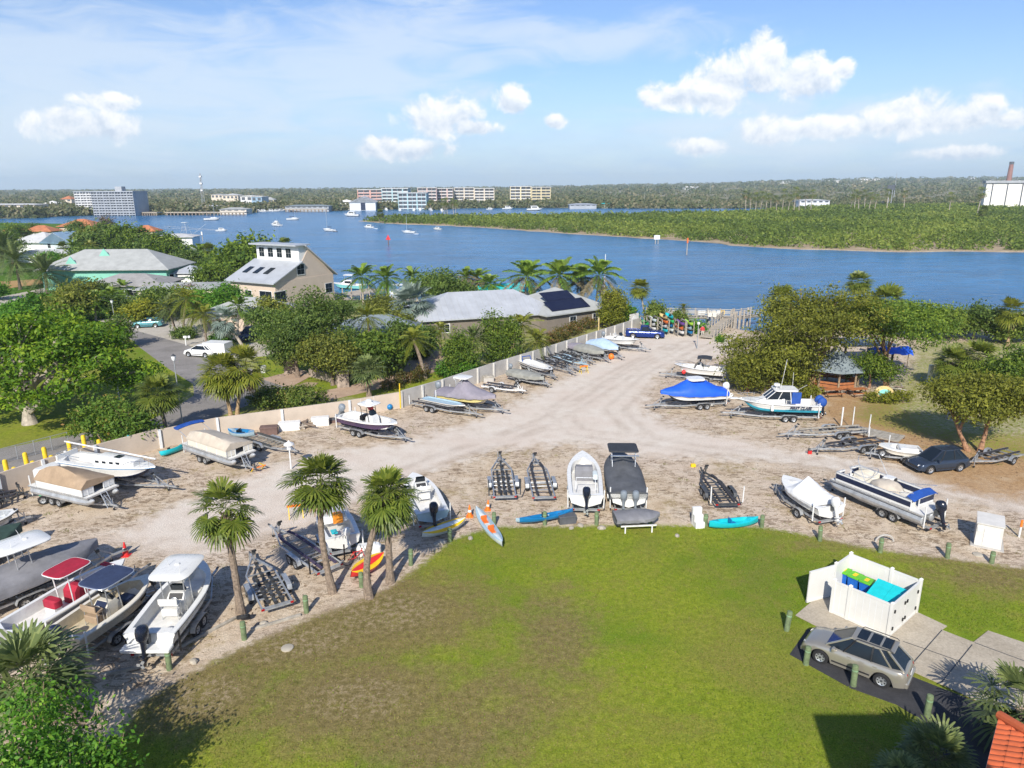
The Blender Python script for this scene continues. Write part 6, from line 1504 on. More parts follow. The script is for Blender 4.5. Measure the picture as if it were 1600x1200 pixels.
simple_b('low restaurant roof at the right end of the pier', 345, 384, 333, 327, 'condo_cream', 'roof_grey', 14, 1.5)
simple_b('grey roofed waterfront house left of the yellow restaurant', 278, 297, 330, 322, 'condo_grey', 'roof_grey', 14, 2)
simple_b('white waterfront hotel with a pale blue right half', 378, 395, 326, 306, 'condo_white', 'tank_white', 22, .4)
simple_b('pale blue panelled wing of the white waterfront hotel', 395, 410, 326, 307, 'metal_blue', 'tank_white', 22, .4)
simple_b('cream apartments far behind the tall mast', 332, 348, 318, 304, 'condo_cream', 'roof_pale', 20, 1)
simple_b('cream terraced apartments left of the white hotel', 350, 372, 320, 305, 'condo_cream', 'roof_pale', 20, 2)
simple_b('small cream house right of the white hotel', 414, 428, 322, 312, 'condo_paleyel', 'roof_grey', 10, 3)
simple_b('dark roofed restaurant pier building in mid channel bank', 448, 512, 329, 322, 'condo_grey', 'roof_slate', 16, 1.2)
simple_b('white waterside house left of the boat storage shed', 532, 549, 327, 315, 'condo_white', 'tank_white', 12, 2)
simple_b('house with an orange roof among trees left of the condominium', 98, 112, 322, 311, 'condo_cream', 'roof_orange', 14, 4)
simple_b('white house roof among trees left of the condominium', 70, 86, 324, 318, 'condo_white', 'tank_white', 14, 3)
simple_b('white low house on the far bank right of the yellow condominium', 850, 861, 323, 316, 'condo_white', 'tank_white', 10, 1.5)
simple_b('low boatyard building with a turquoise roof beyond the mangroves', 941, 954, 324, 318, 'condo_white', 'dumpster', 12, 1.2)
simple_b('long low white sheds of the boatyard beyond the mangroves', 890, 932, 325, 319.5, 'condo_grey', 'roof_metal', 16, 1)
simple_b('white long building with blue doors behind the palm row', 1248, 1297, 323, 313, 'condo_white', 'roof_pale', 20, 1.0, None)
simple_b('pair of white roofs on the wooded rise', 1070, 1084, 298, 292, 'tank_white', 'tank_white', 20, 2)
simple_b('small white roof right of the pair on the rise', 1088, 1096, 297, 292.5, 'tank_white', 'tank_white', 20, 2)
simple_b('white industrial roof on the far ridge', 1217, 1236, 289, 284, 'tank_white', 'tank_white', 30, 1)
simple_b('long white industrial roof on the far ridge', 1287, 1312, 287, 282, 'tank_white', 'tank_white', 30, 1)
simple_b('white roof left of the tall mast on the far ridge', 1342, 1374, 285, 279.5, 'tank_white', 'tank_white', 30, 1)
simple_b('beige roofed low building among trees left of the tanks', 1410, 1432, 303, 299, 'condo_cream', 'roof_pale', 20, 1)
simple_b('green roofed building among trees left of the tanks', 1474, 1492, 298, 291, 'condo_cream', 'dumpster_body', 20, 2)
simple_b('orange roofed building among trees beyond the mangroves', 1437, 1452, 293, 289, 'condo_cream', 'roof_orange', 20, 2)
simple_b('small white roof on the low ground left of the tanks', 1450, 1460, 302, 299, 'tank_white', 'tank_white', 16, 1)
simple_b('white houses on the wooded ridge at the far right', 1516, 1526, 281, 278, 'tank_white', 'tank_white', 24, 1)
def pier(label, a, b, py, h, mat, n=14):
 p, q = G(a, py, -1.5), G(b, py-.0, -1.5); t = thing('pier', label, 'pier', (p[0],p[1],-1.5)); d = Vector((q[0]-p[0], q[1]-p[1], 0))
 mb = MB(); mb.beam(Vector((0,0,h)), d+Vector((0,0,h)), 8, .8, 'dock_wood'); part(mb, 'deck', t, smooth=None)
 for i in range(n):
  u = d*((i+.5)/n); m = MB(); m.bx(u.x-.5,u.x+.5,u.y-4.2,u.y-3.4,-1,h,mat); part(m, 'pile', t, smooth=None)
pier('long seawall pier in front of the condominium', 165, 250, 336.5, 2.4, 'seawall', 24)
pier('pier carrying the yellow fronted restaurant', 262, 386, 336, 2.2, 'seawall', 22)
pier('dark pier below the slate roofed restaurant', 446, 514, 331, 2.4, 'seawall', 12)
# tanks, chimney, masts
def tanks():
 loc, W = fb(1540, 1640, 322, 2); h = Zat(loc[1], 286, 1560)-2
 t = thing('storage_silo', 'white bank of industrial silos at the right edge of the far shore', 'silos', loc, -.5)
 mb = MB(); mb.bx(-W/2,W/2,0,30,-4,h,'tank_white'); part(mb, 'wall', t, smooth=None)
 for i in range(5):
  x = -W/2 + W*(i+.0)/4.6; q = MB(); q.bx(x+W*.09,x+W*.10,-1,-.05,-4,h,'condo_dark'); part(q, 'seam', t, smooth=None)
  q = MB(); q.ball((x+W*.07,20,h), (W*.055,W*.055,W*.045), 'tank_white', 14, 6); part(q, 'dome', t)
 q = MB(); q.bx(-W/2-1,W/2+1,-1.4,31,h,h+2,'condo_grey'); part(q, 'parapet', t, smooth=None)
tanks()
def chimney():
 x, y = G(1573, 300, 10); y *= 1.25; x *= 1.25; zt = Zat(y, 253, 1573); mb = MB()
 r = wm(3.6, y); t = thing('chimney', 'tall reddish brick chimney behind the white silos', 'chimney', (x,y,0))
 mb.lathe((0,0,0), [(r*1.25,0),(r*.85,zt*.9),(r*.8,zt*.93)], 'brick', 14); part(mb, 'stack', t)
 q = MB(); q.lathe((0,0,0), [(r*.9,zt*.93),(r*.92,zt),(r*.5,zt+.5)], 'condo_dark', 14); part(q, 'rim', t)
chimney()
def mast(label, px, py, topy, lattice=True, w=1.2, cat='mast'):
 x, y = G(px, py, -.6); zt = Zat(y, topy, px); t = thing('radio_mast', label, cat, (x,y,-.6)); mb = MB()
 if lattice:
  for a in range(3):
   c, s = cos(a*2.094)*w, sin(a*2.094)*w; mb.tube([(c*1.6,s*1.6,0),(c*.5,s*.5,zt)], .16, 'condo_grey', 5)
  n = 26
  for i in range(n):
   k0, k1 = 1.6-1.1*i/n, 1.6-1.1*(i+1)/n
   for a in range(3):
    b_ = (a+1+i) % 3; mb.beam((cos(a*2.094)*w*k0,sin(a*2.094)*w*k0,zt*i/n),(cos(b_*2.094)*w*k1,sin(b_*2.094)*w*k1,zt*(i+1)/n),.14,.14,'condo_grey')
  part(mb, 'lattice', t); q = MB(); q.tube([(0,0,zt*.5),(0,0,zt+1)], .35, 'condo_grey', 6)
  for zz in (.55,.74,.93): q.box((0,0,zt*zz), (w*1.7,w*1.7,1.6), 'condo_white')
  part(q, 'platform', t)
 else:
  mb.tube([(0,0,0),(0,0,zt)], [w*.5,w*.25], 'condo_grey', 6); part(mb, 'shaft', t)
 return t
mast('tall lattice radio mast standing behind the yellow restaurant', 319, 328, 271, True, 1.3)
mast('thin pale mast on the far ridge behind the palm row', 1396, 312, 270, False, .9)
mast('thin mast among trees beyond the boatyard', 1109, 305, 281, False, .7)
mast('thin pole mast right of the yellow condominium', 860, 318, 293, False, .5)
mast('low pole behind the boatyard sheds', 1007, 318, 298, False, .5)
def floodlight_board():
 x, y = G(1389, 322, -.6); h = Zat(y, 296, 1389); hb = Zat(y, 288, 1389); w = wm(12, y)
 t = thing('billboard', 'dark billboard on two legs rising over the mangroves', 'billboard', (x,y,-.6))
 for s in (-1,1):
  q = MB(); q.tube([(s*w*.2,0,0),(s*w*.2,0,h)], .35, 'condo_grey', 6); part(q, 'leg', t)
 q = MB(); q.bx(-w/2,w/2,-.3,.3,h,hb,'condo_dark'); part(q, 'panel', t, smooth=None)
floodlight_board()
# ------------------------------------------------------------------ boats and marks on the water
WZ = -1.5
def moored(label, px, py, L_, rz, kind, mastpx=None, cat='boat', col='gel', canvas='navy'):
 x, y = G(px, py, WZ); t = thing({'sail':'sailing_boat','motor':'motor_boat','trawler':'motor_boat','dinghy':'dinghy'}[kind], label, cat, (x,y,WZ-.25), rz)
 h = Hull(L_, L_*.31, L_*.13, .15, .35, .4, 0.0); mk_hull(t, h, col, 'bottom_paint', 'navy', n=12); mk_deck(t, h, .5, .2*L_/8, .5, n=12)
 if kind == 'sail':
  q = MB(); q.rbox((L_*.05,0,h.D*1.15), (L_*.36,L_*.17,h.D*.5), 'gel', L_*.04); part(q, 'cabin', t)
  zt = Zat(y, mastpx, px) - WZ if mastpx else L_*1.2
  q = MB(); q.tube([(L_*.10,0,h.D),(L_*.10,0,zt)], .085*max(1,L_/9), 'alu', 6); part(q, 'mast', t)
  q = MB(); q.tube([(L_*.10,0,h.D*2.0),(-L_*.34,0,h.D*2.0)], .06, 'alu', 6); q.tube([(L_*.06,0,h.D*2.1),(-L_*.32,0,h.D*2.1)], .17, canvas, 6); part(q, 'boom', t)
 elif kind in ('motor','trawler'):
  q = MB(); q.loft([[(L_*.25,L_*.11,h.D*1.05),(-L_*.25,L_*.12,h.D*1.05),(-L_*.25,-L_*.12,h.D*1.05),(L_*.25,-L_*.11,h.D*1.05)],[(L_*.12,L_*.095,h.D*2.1),(-L_*.24,L_*.105,h.D*2.1),(-L_*.24,-L_*.105,h.D*2.1),(L_*.12,-L_*.095,h.D*2.1)]], 'gel'); part(q, 'cabin', t)
  q = MB(); q.bx(-L_*.20,L_*.10,-L_*.117,L_*.117,h.D*1.45,h.D*1.9,'glass'); part(q, 'cabin_window', t)
  q = MB(); q.rbox((-L_*.08,0,h.D*2.2), (L_*.40,L_*.24,h.D*.14), 'gel', .2); part(q, 'cabin_roof', t)
  if kind == 'trawler':
   q = MB(); q.rbox((-L_*.08,0,h.D*2.55), (L_*.18,L_*.17,h.D*.6), 'gel', .15); part(q, 'flybridge', t); q = MB(); q.tube([(-L_*.1,0,h.D*2.4),(-L_*.1,0,h.D*4.2)], .06, 'alu', 5); part(q, 'mast', t)
 return t
moored('white sailboat anchored before the yellow restaurant', 333, 344, 12, .2, 'sail', 317, 'sailboat', canvas='navy')
moored('small white motorboat speeding past with a wake', 347, 361, 6.5, .05, 'motor')
moored('white trawler yacht with a short mast anchored in the channel', 431, 353, 9, 2.6, 'trawler')
moored('small white sailboat with a low hull anchored mid channel', 459, 343.5, 10, .1, 'sail', 327, 'sailboat')
moored('tall masted white sailboat with a dark sail cover', 513, 361, 9, 2.5, 'sail', 322, 'sailboat')
moored('white motor yacht off the boat storage shed', 549, 338, 14, 2.9, 'motor')
moored('white motorboat towing a dinghy near the island tip', 576, 356, 7, 2.9, 'motor')
moored('white sloop without sails beside the island beach', 638, 364, 8, 2.8, 'sail', 336, 'sailboat', canvas='canvas_navy')
moored('small tan motorboat close to the island beach', 683, 358.5, 5.5, 2.7, 'motor', col='gel_warm')
moored('tiny white motorboat in the far channel left of another', 766, 327.5, 8, .1, 'motor')
moored('white motorboat in the far channel below the yellow condominium', 794, 327, 12, .1, 'motor')
moored('white covered boat moored at the far channel bend', 836, 329, 16, .1, 'motor')
for i, (a, b) in enumerate([(648,329),(657,328.5),(625,329),(690,330),(603,328.5),(672,329)]):
 moored('white boat berthed in the marina below the teal condominiums', a, b, 9, 1.5+.1*i, 'motor')['group'] = 'boats berthed in the far marina'
for i, (a, b) in enumerate([(403,331),(412,331),(424,330.5),(433,330.5),(440,330)]):
 moored('white boat moored along the bank right of the white hotel', a, b, 9, .2*i, 'motor')['group'] = 'boats along the far left marina'
def dinghy(label, px, py, rz, col='tarp_paleblue'):
 x, y = G(px, py, WZ); t = thing('dinghy', label, 'dinghy', (x,y,WZ-.1), rz); h = Hull(3, 1.4, .5, .1, .2, .5, 0); mk_hull(t, h, col, col, col, n=8); mk_deck(t, h, .4, .2, .8, n=8)
dinghy('pale blue dinghy trailing behind the motorboat near the island tip', 587, 358, 2.9); dinghy('pale blue dinghy trailing behind the bare sloop', 650, 366.5, 2.9); dinghy('dark dinghy tied behind the tall masted sailboat', 523, 362, 2.7, 'tarp_dark')
# boat wake
w0, w1 = G(240, 354, WZ+.03), G(343, 360, WZ+.03)
mb = MB(); d = Vector((w1[0]-w0[0], w1[1]-w0[1], 0)); nn = Vector((-d.y, d.x, 0)).normalized()
for s in (-1,1):
 P = [Vector((w0[0],w0[1],WZ+.04))+d*(i/24)+nn*s*(1.5+5*(1-i/24))+nn*rnd.uniform(-.5,.5) for i in range(25)]
 for i in range(24): mb.add([P[i]-nn*.5, P[i]+nn*.5, P[i+1]+nn*.5, P[i+1]-nn*.5], [(0,1,2,3)], 'gel')
struct(mb.build('wake', smooth=None), 'stuff')
def marker(label, px, py, topy, board, col='rust', pile=2, w=1.4):
 x, y = G(px, py, WZ); z = Zat(y, topy, px)-WZ; t = thing('channel_marker', label, 'channel marker', (x,y,WZ))
 for s in ((-1,1) if pile == 2 else (0,)):
  q = MB(); q.tube([(s*.55,0,-1),(s*.55,0,z)], .17, col, 7); part(q, 'pile', t)
 q = MB()
 if board == 'tri': q.add([(-w,-.1,z-.2),(w,-.1,z-.2),(0,-.1,z+1.9),(-w,.1,z-.2),(w,.1,z-.2),(0,.1,z+1.9)], [(0,1,2),(5,4,3),(0,3,4,1),(1,4,5,2),(2,5,3,0)], 'bright_red')
 else: q.bx(-w,w,-.3,.1,z-.8,z+.9,board)
 part(q, 'board', t); return t
marker('red triangular channel marker on a pile', 607, 383, 374, 'tri', 'rust', 1, 1.0)
marker('white board channel marker on two piles', 1026, 381, 371, 'painted_white', 'trunk_pale', 2, 1.2)
marker('orange topped single pile in the channel', 1073, 398, 376, 'kayak_orange', 'trunk_pale', 1, .25)
marker('pale topped mooring pile beside the sport fishing boat', 317, 377, 365, 'painted_white', 'trunk_pale', 1, .3)
x, y = G(944, 470, WZ)
t = thing('sailboat_mast_post', 'slender white dock pole rising behind the royal palms', 'pole', (x,y,WZ)); q = MB(); q.tube([(0,0,-.5),(0,0,Zat(y,397,944)-WZ)], .07, 'painted_white', 6); part(q, 'shaft', t)
# boats at the docks of the houses
def docked(label, px, py, L_, rz, side, tower=0, hard=True):
 x, y = G(px, py, WZ+.3); t = thing('motor_boat', label, 'boat', (x,y,WZ-.2), rz); h = Hull(L_, L_*.32, L_*.14, .18, .35, .45, 0)
 mk_hull(t, h, side, 'bottom_paint', 'painted_white'); mk_deck(t, h, .45, .3, .72)
 q = MB(); q.loft([[(L_*.20,L_*.10,h.D*1.0),(-L_*.14,L_*.12,h.D*.9),(-L_*.14,-L_*.12,h.D*.9),(L_*.20,-L_*.10,h.D*1.0)],[(L_*.07,L_*.09,h.D*1.9),(-L_*.14,L_*.10,h.D*1.9),(-L_*.14,-L_*.10,h.D*1.9),(L_*.07,-L_*.09,h.D*1.9)]], 'gel'); part(q, 'cabin', t)
 q = MB(); q.bx(-L_*.12,L_*.06,-L_*.115,L_*.115,h.D*1.35,h.D*1.75,'glass'); part(q, 'cabin_window', t)
 q = MB(); q.rbox((-L_*.05,0,h.D*2.9), (L_*.30,L_*.25,.12), 'gel', .3)
 for s in (-1,1):
  for xx in (-.16,.06): q.tube([(xx*L_,s*L_*.09,h.D*1.8),(xx*L_,s*L_*.10,h.D*2.9)], .05, 'alu', 5)
 part(q, 'hardtop', t)
 if tower:
  q = MB(); zt = h.D*2.9+tower
  for s in (-1,1):
   q.tube([(-.16*L_,s*L_*.10,h.D*2.9),(-.07*L_,s*L_*.04,zt)], .05, 'alu', 5); q.tube([(.06*L_,s*L_*.10,h.D*2.9),(-.03*L_,s*L_*.04,zt)], .05, 'alu', 5); q.tube([(-.05*L_,s*L_*.1,h.D*2.2),(-.35*L_,s*L_*.55,h.D*2.0+tower*1.2)], .035, 'painted_white', 5)
  for k in (.35,.65): q.box((-.05*L_,0,h.D*2.9+tower*k), (L_*.16*(1.3-k),L_*.22*(1.3-k),.06), 'alu')
  q.rbox((-.05*L_,0,zt), (L_*.15,L_*.15,.12), 'gel', .2); part(q, 'tuna_tower', t)
 return t
docked('white sport fishing boat with a tall tower at the canal dock', 291, 386, 13.5, 2.9, 'gel', 4.5)
docked('teal hulled boat with a hardtop behind the coconut palms', 545, 449, 8.5, 2.9, 'seafoam')
docked('white cabin boat on the dock left of the bay trees', 622, 463, 7.5, 2.5, 'gel')
docked('white centre console under a hardtop behind the solar panels', 884, 484, 7, 1.0, 'gel')
docked('white cruiser below the sport fishing boat in the canal', 282, 396, 11, 2.9, 'gel')
def home_dock(label, a, b, w=2.5):
 p, q = G(*a, -.4), G(*b, -.4); t = thing('dock', label, 'dock', (p[0],p[1],0)); d = Vector((q[0]-p[0],q[1]-p[1],0)); nn = Vector((-d.y,d.x,0)).normalized()
 mb = MB(); mb.beam(Vector((0,0,-.4)), d+Vector((0,0,-.4)), w, .2, 'dock_wood'); part(mb, 'deck', t)
 for i in range(5):
  u = d*(i/4)
  for s in (-1,1):
   e = u+nn*s*(w/2+.1); q_ = MB(); q_.tube([(e.x,e.y,-3),(e.x,e.y,.6)], .14, 'trunk_pale', 6); part(q_, 'pile', t)
home_dock('pale concrete dock behind the pink house', (535,462), (590,452), 5); home_dock('wooden dock beside the white cabin boat', (600,474), (640,466)); home_dock('dock with piles behind the solar panelled wing', (850,482), (930,478)); home_dock('canal dock beside the sport fishing boat', (255,398), (312,392), 4)
for i, (a, b, c) in enumerate([(886,474,458),(900,476,463),(860,470,456),(842,472,458)]):
 x, y = G(a, b, WZ); t = thing('dock_pile', 'pale boat lift pile behind the solar panelled wing', 'pile', (x,y,WZ), 0, 'boat lift piles behind the metal roofs'); q = MB(); q.tube([(0,0,-1),(0,0,Zat(y,c,a)-WZ)], .15, 'painted_white', 6); part(q, 'shaft', t)
# ------------------------------------------------------------------ grass blades of the lawn
def lawn_grass():
 rg = np.random.default_rng(21); Q = np.column_stack([rg.uniform(-24, 36, 260000), 20 + 29*rg.random(260000)**1.1])
 Q = Q[(sdp(Q, LAWN) < -.15)]; px = FPX*Q[:,0]/(Q[:,1]*CT+CAMH*ST); Q = Q[np.abs(px) < 830]
 PAD = pixpoly([(1234,1030),(1262,965),(1300,905),(1440,950),(1475,975),(1521,998),(1545,980),(1640,1000),(1640,1330),(1530,1330),(1440,1130),(1400,1104)]); Q = Q[sdp(Q, PAD) > .05]
 z = zones(Q); zz = np.clip(z[:,3]*1.2 + .35*np.sin(Q[:,0]*.55+1.3*np.sin(Q[:,1]*.4))*np.sin(Q[:,1]*.33+np.sin(Q[:,0]*.7)), 0, 1); k = rg.random(len(Q)) < (1.0 - .75*z[:,3]); Q = Q[k]; zz = zz[k]; n = len(Q)
 a = rg.uniform(0, 2*pi, n); h = rg.uniform(.02, .06, n); w = rg.uniform(.012, .03, n); lx, ly = rg.normal(0,.03,n), rg.normal(0,.03,n)
 c, s = np.cos(a)*w, np.sin(a)*w; Z = np.zeros(n)
 V = np.stack([np.column_stack([Q[:,0]-c,Q[:,1]-s,Z]), np.column_stack([Q[:,0]+c,Q[:,1]+s,Z]), np.column_stack([Q[:,0]+c*.3+lx,Q[:,1]+s*.3+ly,h]), np.column_stack([Q[:,0]-c*.3+lx,Q[:,1]-s*.3+ly,h])], 1).reshape(-1,3)
 t = np.repeat(np.clip(rg.normal(.30,.2,n) + .55*zz, 0, 1), 4)
 o = link('grass', np_mesh('grass', V, np.arange(4*n).reshape(n,4), M('leaf_grass'), {'tint': np.column_stack([t,t,t,np.ones_like(t)])})); o['kind'] = 'stuff'
lawn_grass()
def yard_litter():
 """dry weed tufts and leaf litter lying in drifts on the sand of the yard"""
 rg = np.random.default_rng(31); YARD_ = pixpoly([(0,790),(240,705),(640,645),(1000,530),(1150,560),(1290,640),(1640,730),(1640,880),(1180,818),(720,828),(470,955),(250,1050),(60,1010)])
 def scat(n):
  Q = np.column_stack([rg.uniform(-42, 48, n), rg.uniform(27, 105, n)]); Q = Q[(sdp(Q, YARD_) < 0) & (sdp(Q, ROAD) > .6) & (sdp(Q, LAWN) > .3)]
  w = np.sin(Q[:,0]*.9+2*np.sin(Q[:,1]*.31))*np.sin(Q[:,1]*.7+1.7*np.sin(Q[:,0]*.23)); return Q[rg.random(len(Q)) < np.clip(.35+.75*w, .04, 1)]
 Q = scat(60000); n = len(Q); C = np.column_stack([Q, rg.uniform(.01,.035,n)])
 V, F, T = leaf_quads(C, unit(np.column_stack([rg.normal(0,.3,(n,2)), np.ones(n)])), .085, rg.random(n), rg, .32)
 o = link('leaf_litter', np_mesh('leaf_litter', V, F, M('leaf_litter'), {'tint': T})); o['kind'] = 'stuff'
 K = scat(1300); Q = np.repeat(K, 26, 0) + rg.normal(0,.16,(len(K)*26,2)); n = len(Q); h = rg.uniform(.03,.13,n); a = rg.uniform(0,2*pi,n); c, s = np.cos(a)*.014, np.sin(a)*.014; l = rg.normal(0,.05,(n,2))
 V = np.stack([np.column_stack([Q[:,0]-c,Q[:,1]-s,h*0]), np.column_stack([Q[:,0]+c,Q[:,1]+s,h*0]), np.column_stack([Q+l,h]), np.column_stack([Q+l*.9,h*.98])], 1).reshape(-1,3)
 t = np.repeat(np.clip(rg.normal(.6,.2,n), 0, 1), 4); o = link('weeds', np_mesh('weeds', V, np.arange(4*n).reshape(n,4), M('leaf_grass'), {'tint': np.column_stack([t,t,t,np.ones_like(t)])})); o['kind'] = 'stuff'
yard_litter()
# ------------------------------------------------------------------ boats on trailers in the yard
def fwd(loc, rz, d, s=0): return (loc[0]+cos(rz)*d - sin(rz)*s, loc[1]+sin(rz)*d + cos(rz)*s, 0)
GB = 'boats stored on trailers in the yard'
def rig(label, tlabel, stern, bow, B, D, name='boat', zs=None, L=None, axles=2, tW=2.3, tr=True, tkw=None, hull=None, z0=.62, ext=1.5):
 loc, rz, ln = place(stern, bow, z0+D, z0+D*1.28); L = L or ln
 if tr: trailer(tlabel, fwd(loc, rz, ext*.5), rz, L+ext, tW, axles, **(tkw or {}))
 h = Hull(L, B, D, z0=z0, **(hull or {}))
 return boat_root(name, label, loc, rz, GB), h, loc, rz
def number_marks(root, h, side=1, t=.70, col='black', w=.9):
 mb = MB()
 for k in range(6):
  tt = t + k*.018; b = h.b(tt)*(1-h.flare*.12); mb.box((h.x(tt), side*(h.b(tt)*.985+.005), h.zs(tt)-.28), (.07,.012,.12), col)
 part(mb, 'registration', root)
# lower left row, nearest the lawn
r, h, loc, rz = rig('large white centre console boat with a white hardtop and black outboard, bow to the road','tandem trailer under the white hardtop centre console boat',(232,990),(318,876),2.55,.98,'centre_console_boat',tW=2.4,tkw=dict(guides='black',gh=1.1))
mk_hull(r, h, 'gel', 'gel', 'trimblack', None); number_marks(r, h, -1); mk_deck(r, h, .34, .24, .86); console(r, h, .50, .34); leaning(r, h, .36, .34); ttop(r, h, .50, .34, 2.6, 2.0, 2.15, 'gel', ant=True, dx=.25)
q = MB(); q.rbox((h.x(.04),0,h.zs(0)-.12), (.5,2.0,.28), 'gel', .08); q.rbox((h.x(0)-.32,0,h.z0+.42), (.55,2.3,.14), 'gel', .08); part(q, 'swim_platform', r)
q = MB(); q.rbox((h.x(.74),0,h.z0+.55), (1.1,1.2,.35), 'deckwhite', .15); part(q, 'bow_seat', r)
outboard(r, (h.x(0)-.22,0,h.z0+.95), 'ob_black', 1.12, .12)
r, h, loc, rz = rig('beige centre console boat with a navy soft top and covered motor','tandem trailer under the beige navy topped boat',(95,992),(232,897),2.4,.92,'centre_console_boat',tkw=dict())
mk_hull(r, h, 'beige_hull', 'gel_warm', 'gel_warm'); number_marks(r, h, -1); mk_deck(r, h, .36, .2, .88, mat='tan_sole', sole='tan_sole', cap='gel_warm'); console(r, h, .48, .36, 'gel_warm', face='navy'); leaning(r, h, .34, .36, 'tarp_tan'); ttop(r, h, .50, .36, 2.1, 1.75, 2.0, 'canvas_navy', soft=True, ant=False, dx=.2)
outboard(r, (h.x(0)-.1,0,h.z0+.85), 'navy', 1.0, .35); q = MB(); q.rbox((h.x(.70),0,h.z0+.62),(.7,.8,.3),'navy',.1); part(q, 'bow_cooler', r)
r, h, loc, rz = rig('grey hulled boat with a crimson soft top and crimson covers on console and seat','tandem trailer under the grey boat with the crimson top',(8,985),(194,873),2.3,.85,'centre_console_boat',tkw=dict())
mk_hull(r, h, 'grey_hull', 'gel', 'gel'); mk_deck(r, h, .36, .22, .88); console(r, h, .55, .36, cover='canvas_red'); leaning(r, h, .36, .36, cover='canvas_red'); ttop(r, h, .52, .36, 1.9, 1.45, 1.95, 'canvas_red', 'painted_white', soft=True, ant=False, dx=-.05)
q = MB(); q.box((h.x(.88),0,h.zs(.88)+.05),(.28,1.45,.05),'canvas_red'); part(q, 'bow_cushion', r)
r, h, loc, rz = rig('long dark grey covered boat with a broad white hardtop above the cover','trailer under the dark grey covered boat at the left edge',(-60,930),(150,843),2.6,.95,'covered_boat',tkw=dict(guides='painted_white'))
mk_hull(r, h, 'gel', 'gel', 'trimblack'); cover(r, h, [(0,.35),(.3,.5),(.5,.6),(.8,.3),(1,.02)], 'tarp_grey', .45, 3); ttop(r, h, .43, .4, 2.7, 2.1, 2.25, 'gel', ant=True)
loc2, rz2, ln2 = place((-110,880), (32,824), 1.3, 1.4)
r = boat_root('covered_boat', 'boat under a blackish green cover with only its bow inside the left edge', loc2, rz2, GB); h = Hull(ln2, 2.4, .8, z0=.62); mk_hull(r, h, 'gel', 'gel'); cover(r, h, [(0,.2),(.5,.4),(1,.02)], 'tarp_green', .5, 4)
trailer('trailer under the blackish green covered boat at the left edge', fwd(loc2, rz2, .3), rz2, ln2+.9, 2.2, 2, guides=None)
loc2, rz2, ln2 = place((-70,830), (30,803), .9)
r = boat_root('small_boat', 'small grey open boat just inside the left edge above the dark covered bow', loc2, rz2, GB); h = Hull(ln2, 1.9, .6, z0=.5); mk_hull(r, h, 'alu_dull', 'alu_dull'); mk_deck(r, h, .3, .15, .85, mat='alu_dull', cap='gel')
trailer('low single axle trailer under the small grey open boat', fwd(loc2, rz2, .3), rz2, ln2+.8, 1.8, 1, guides=None)
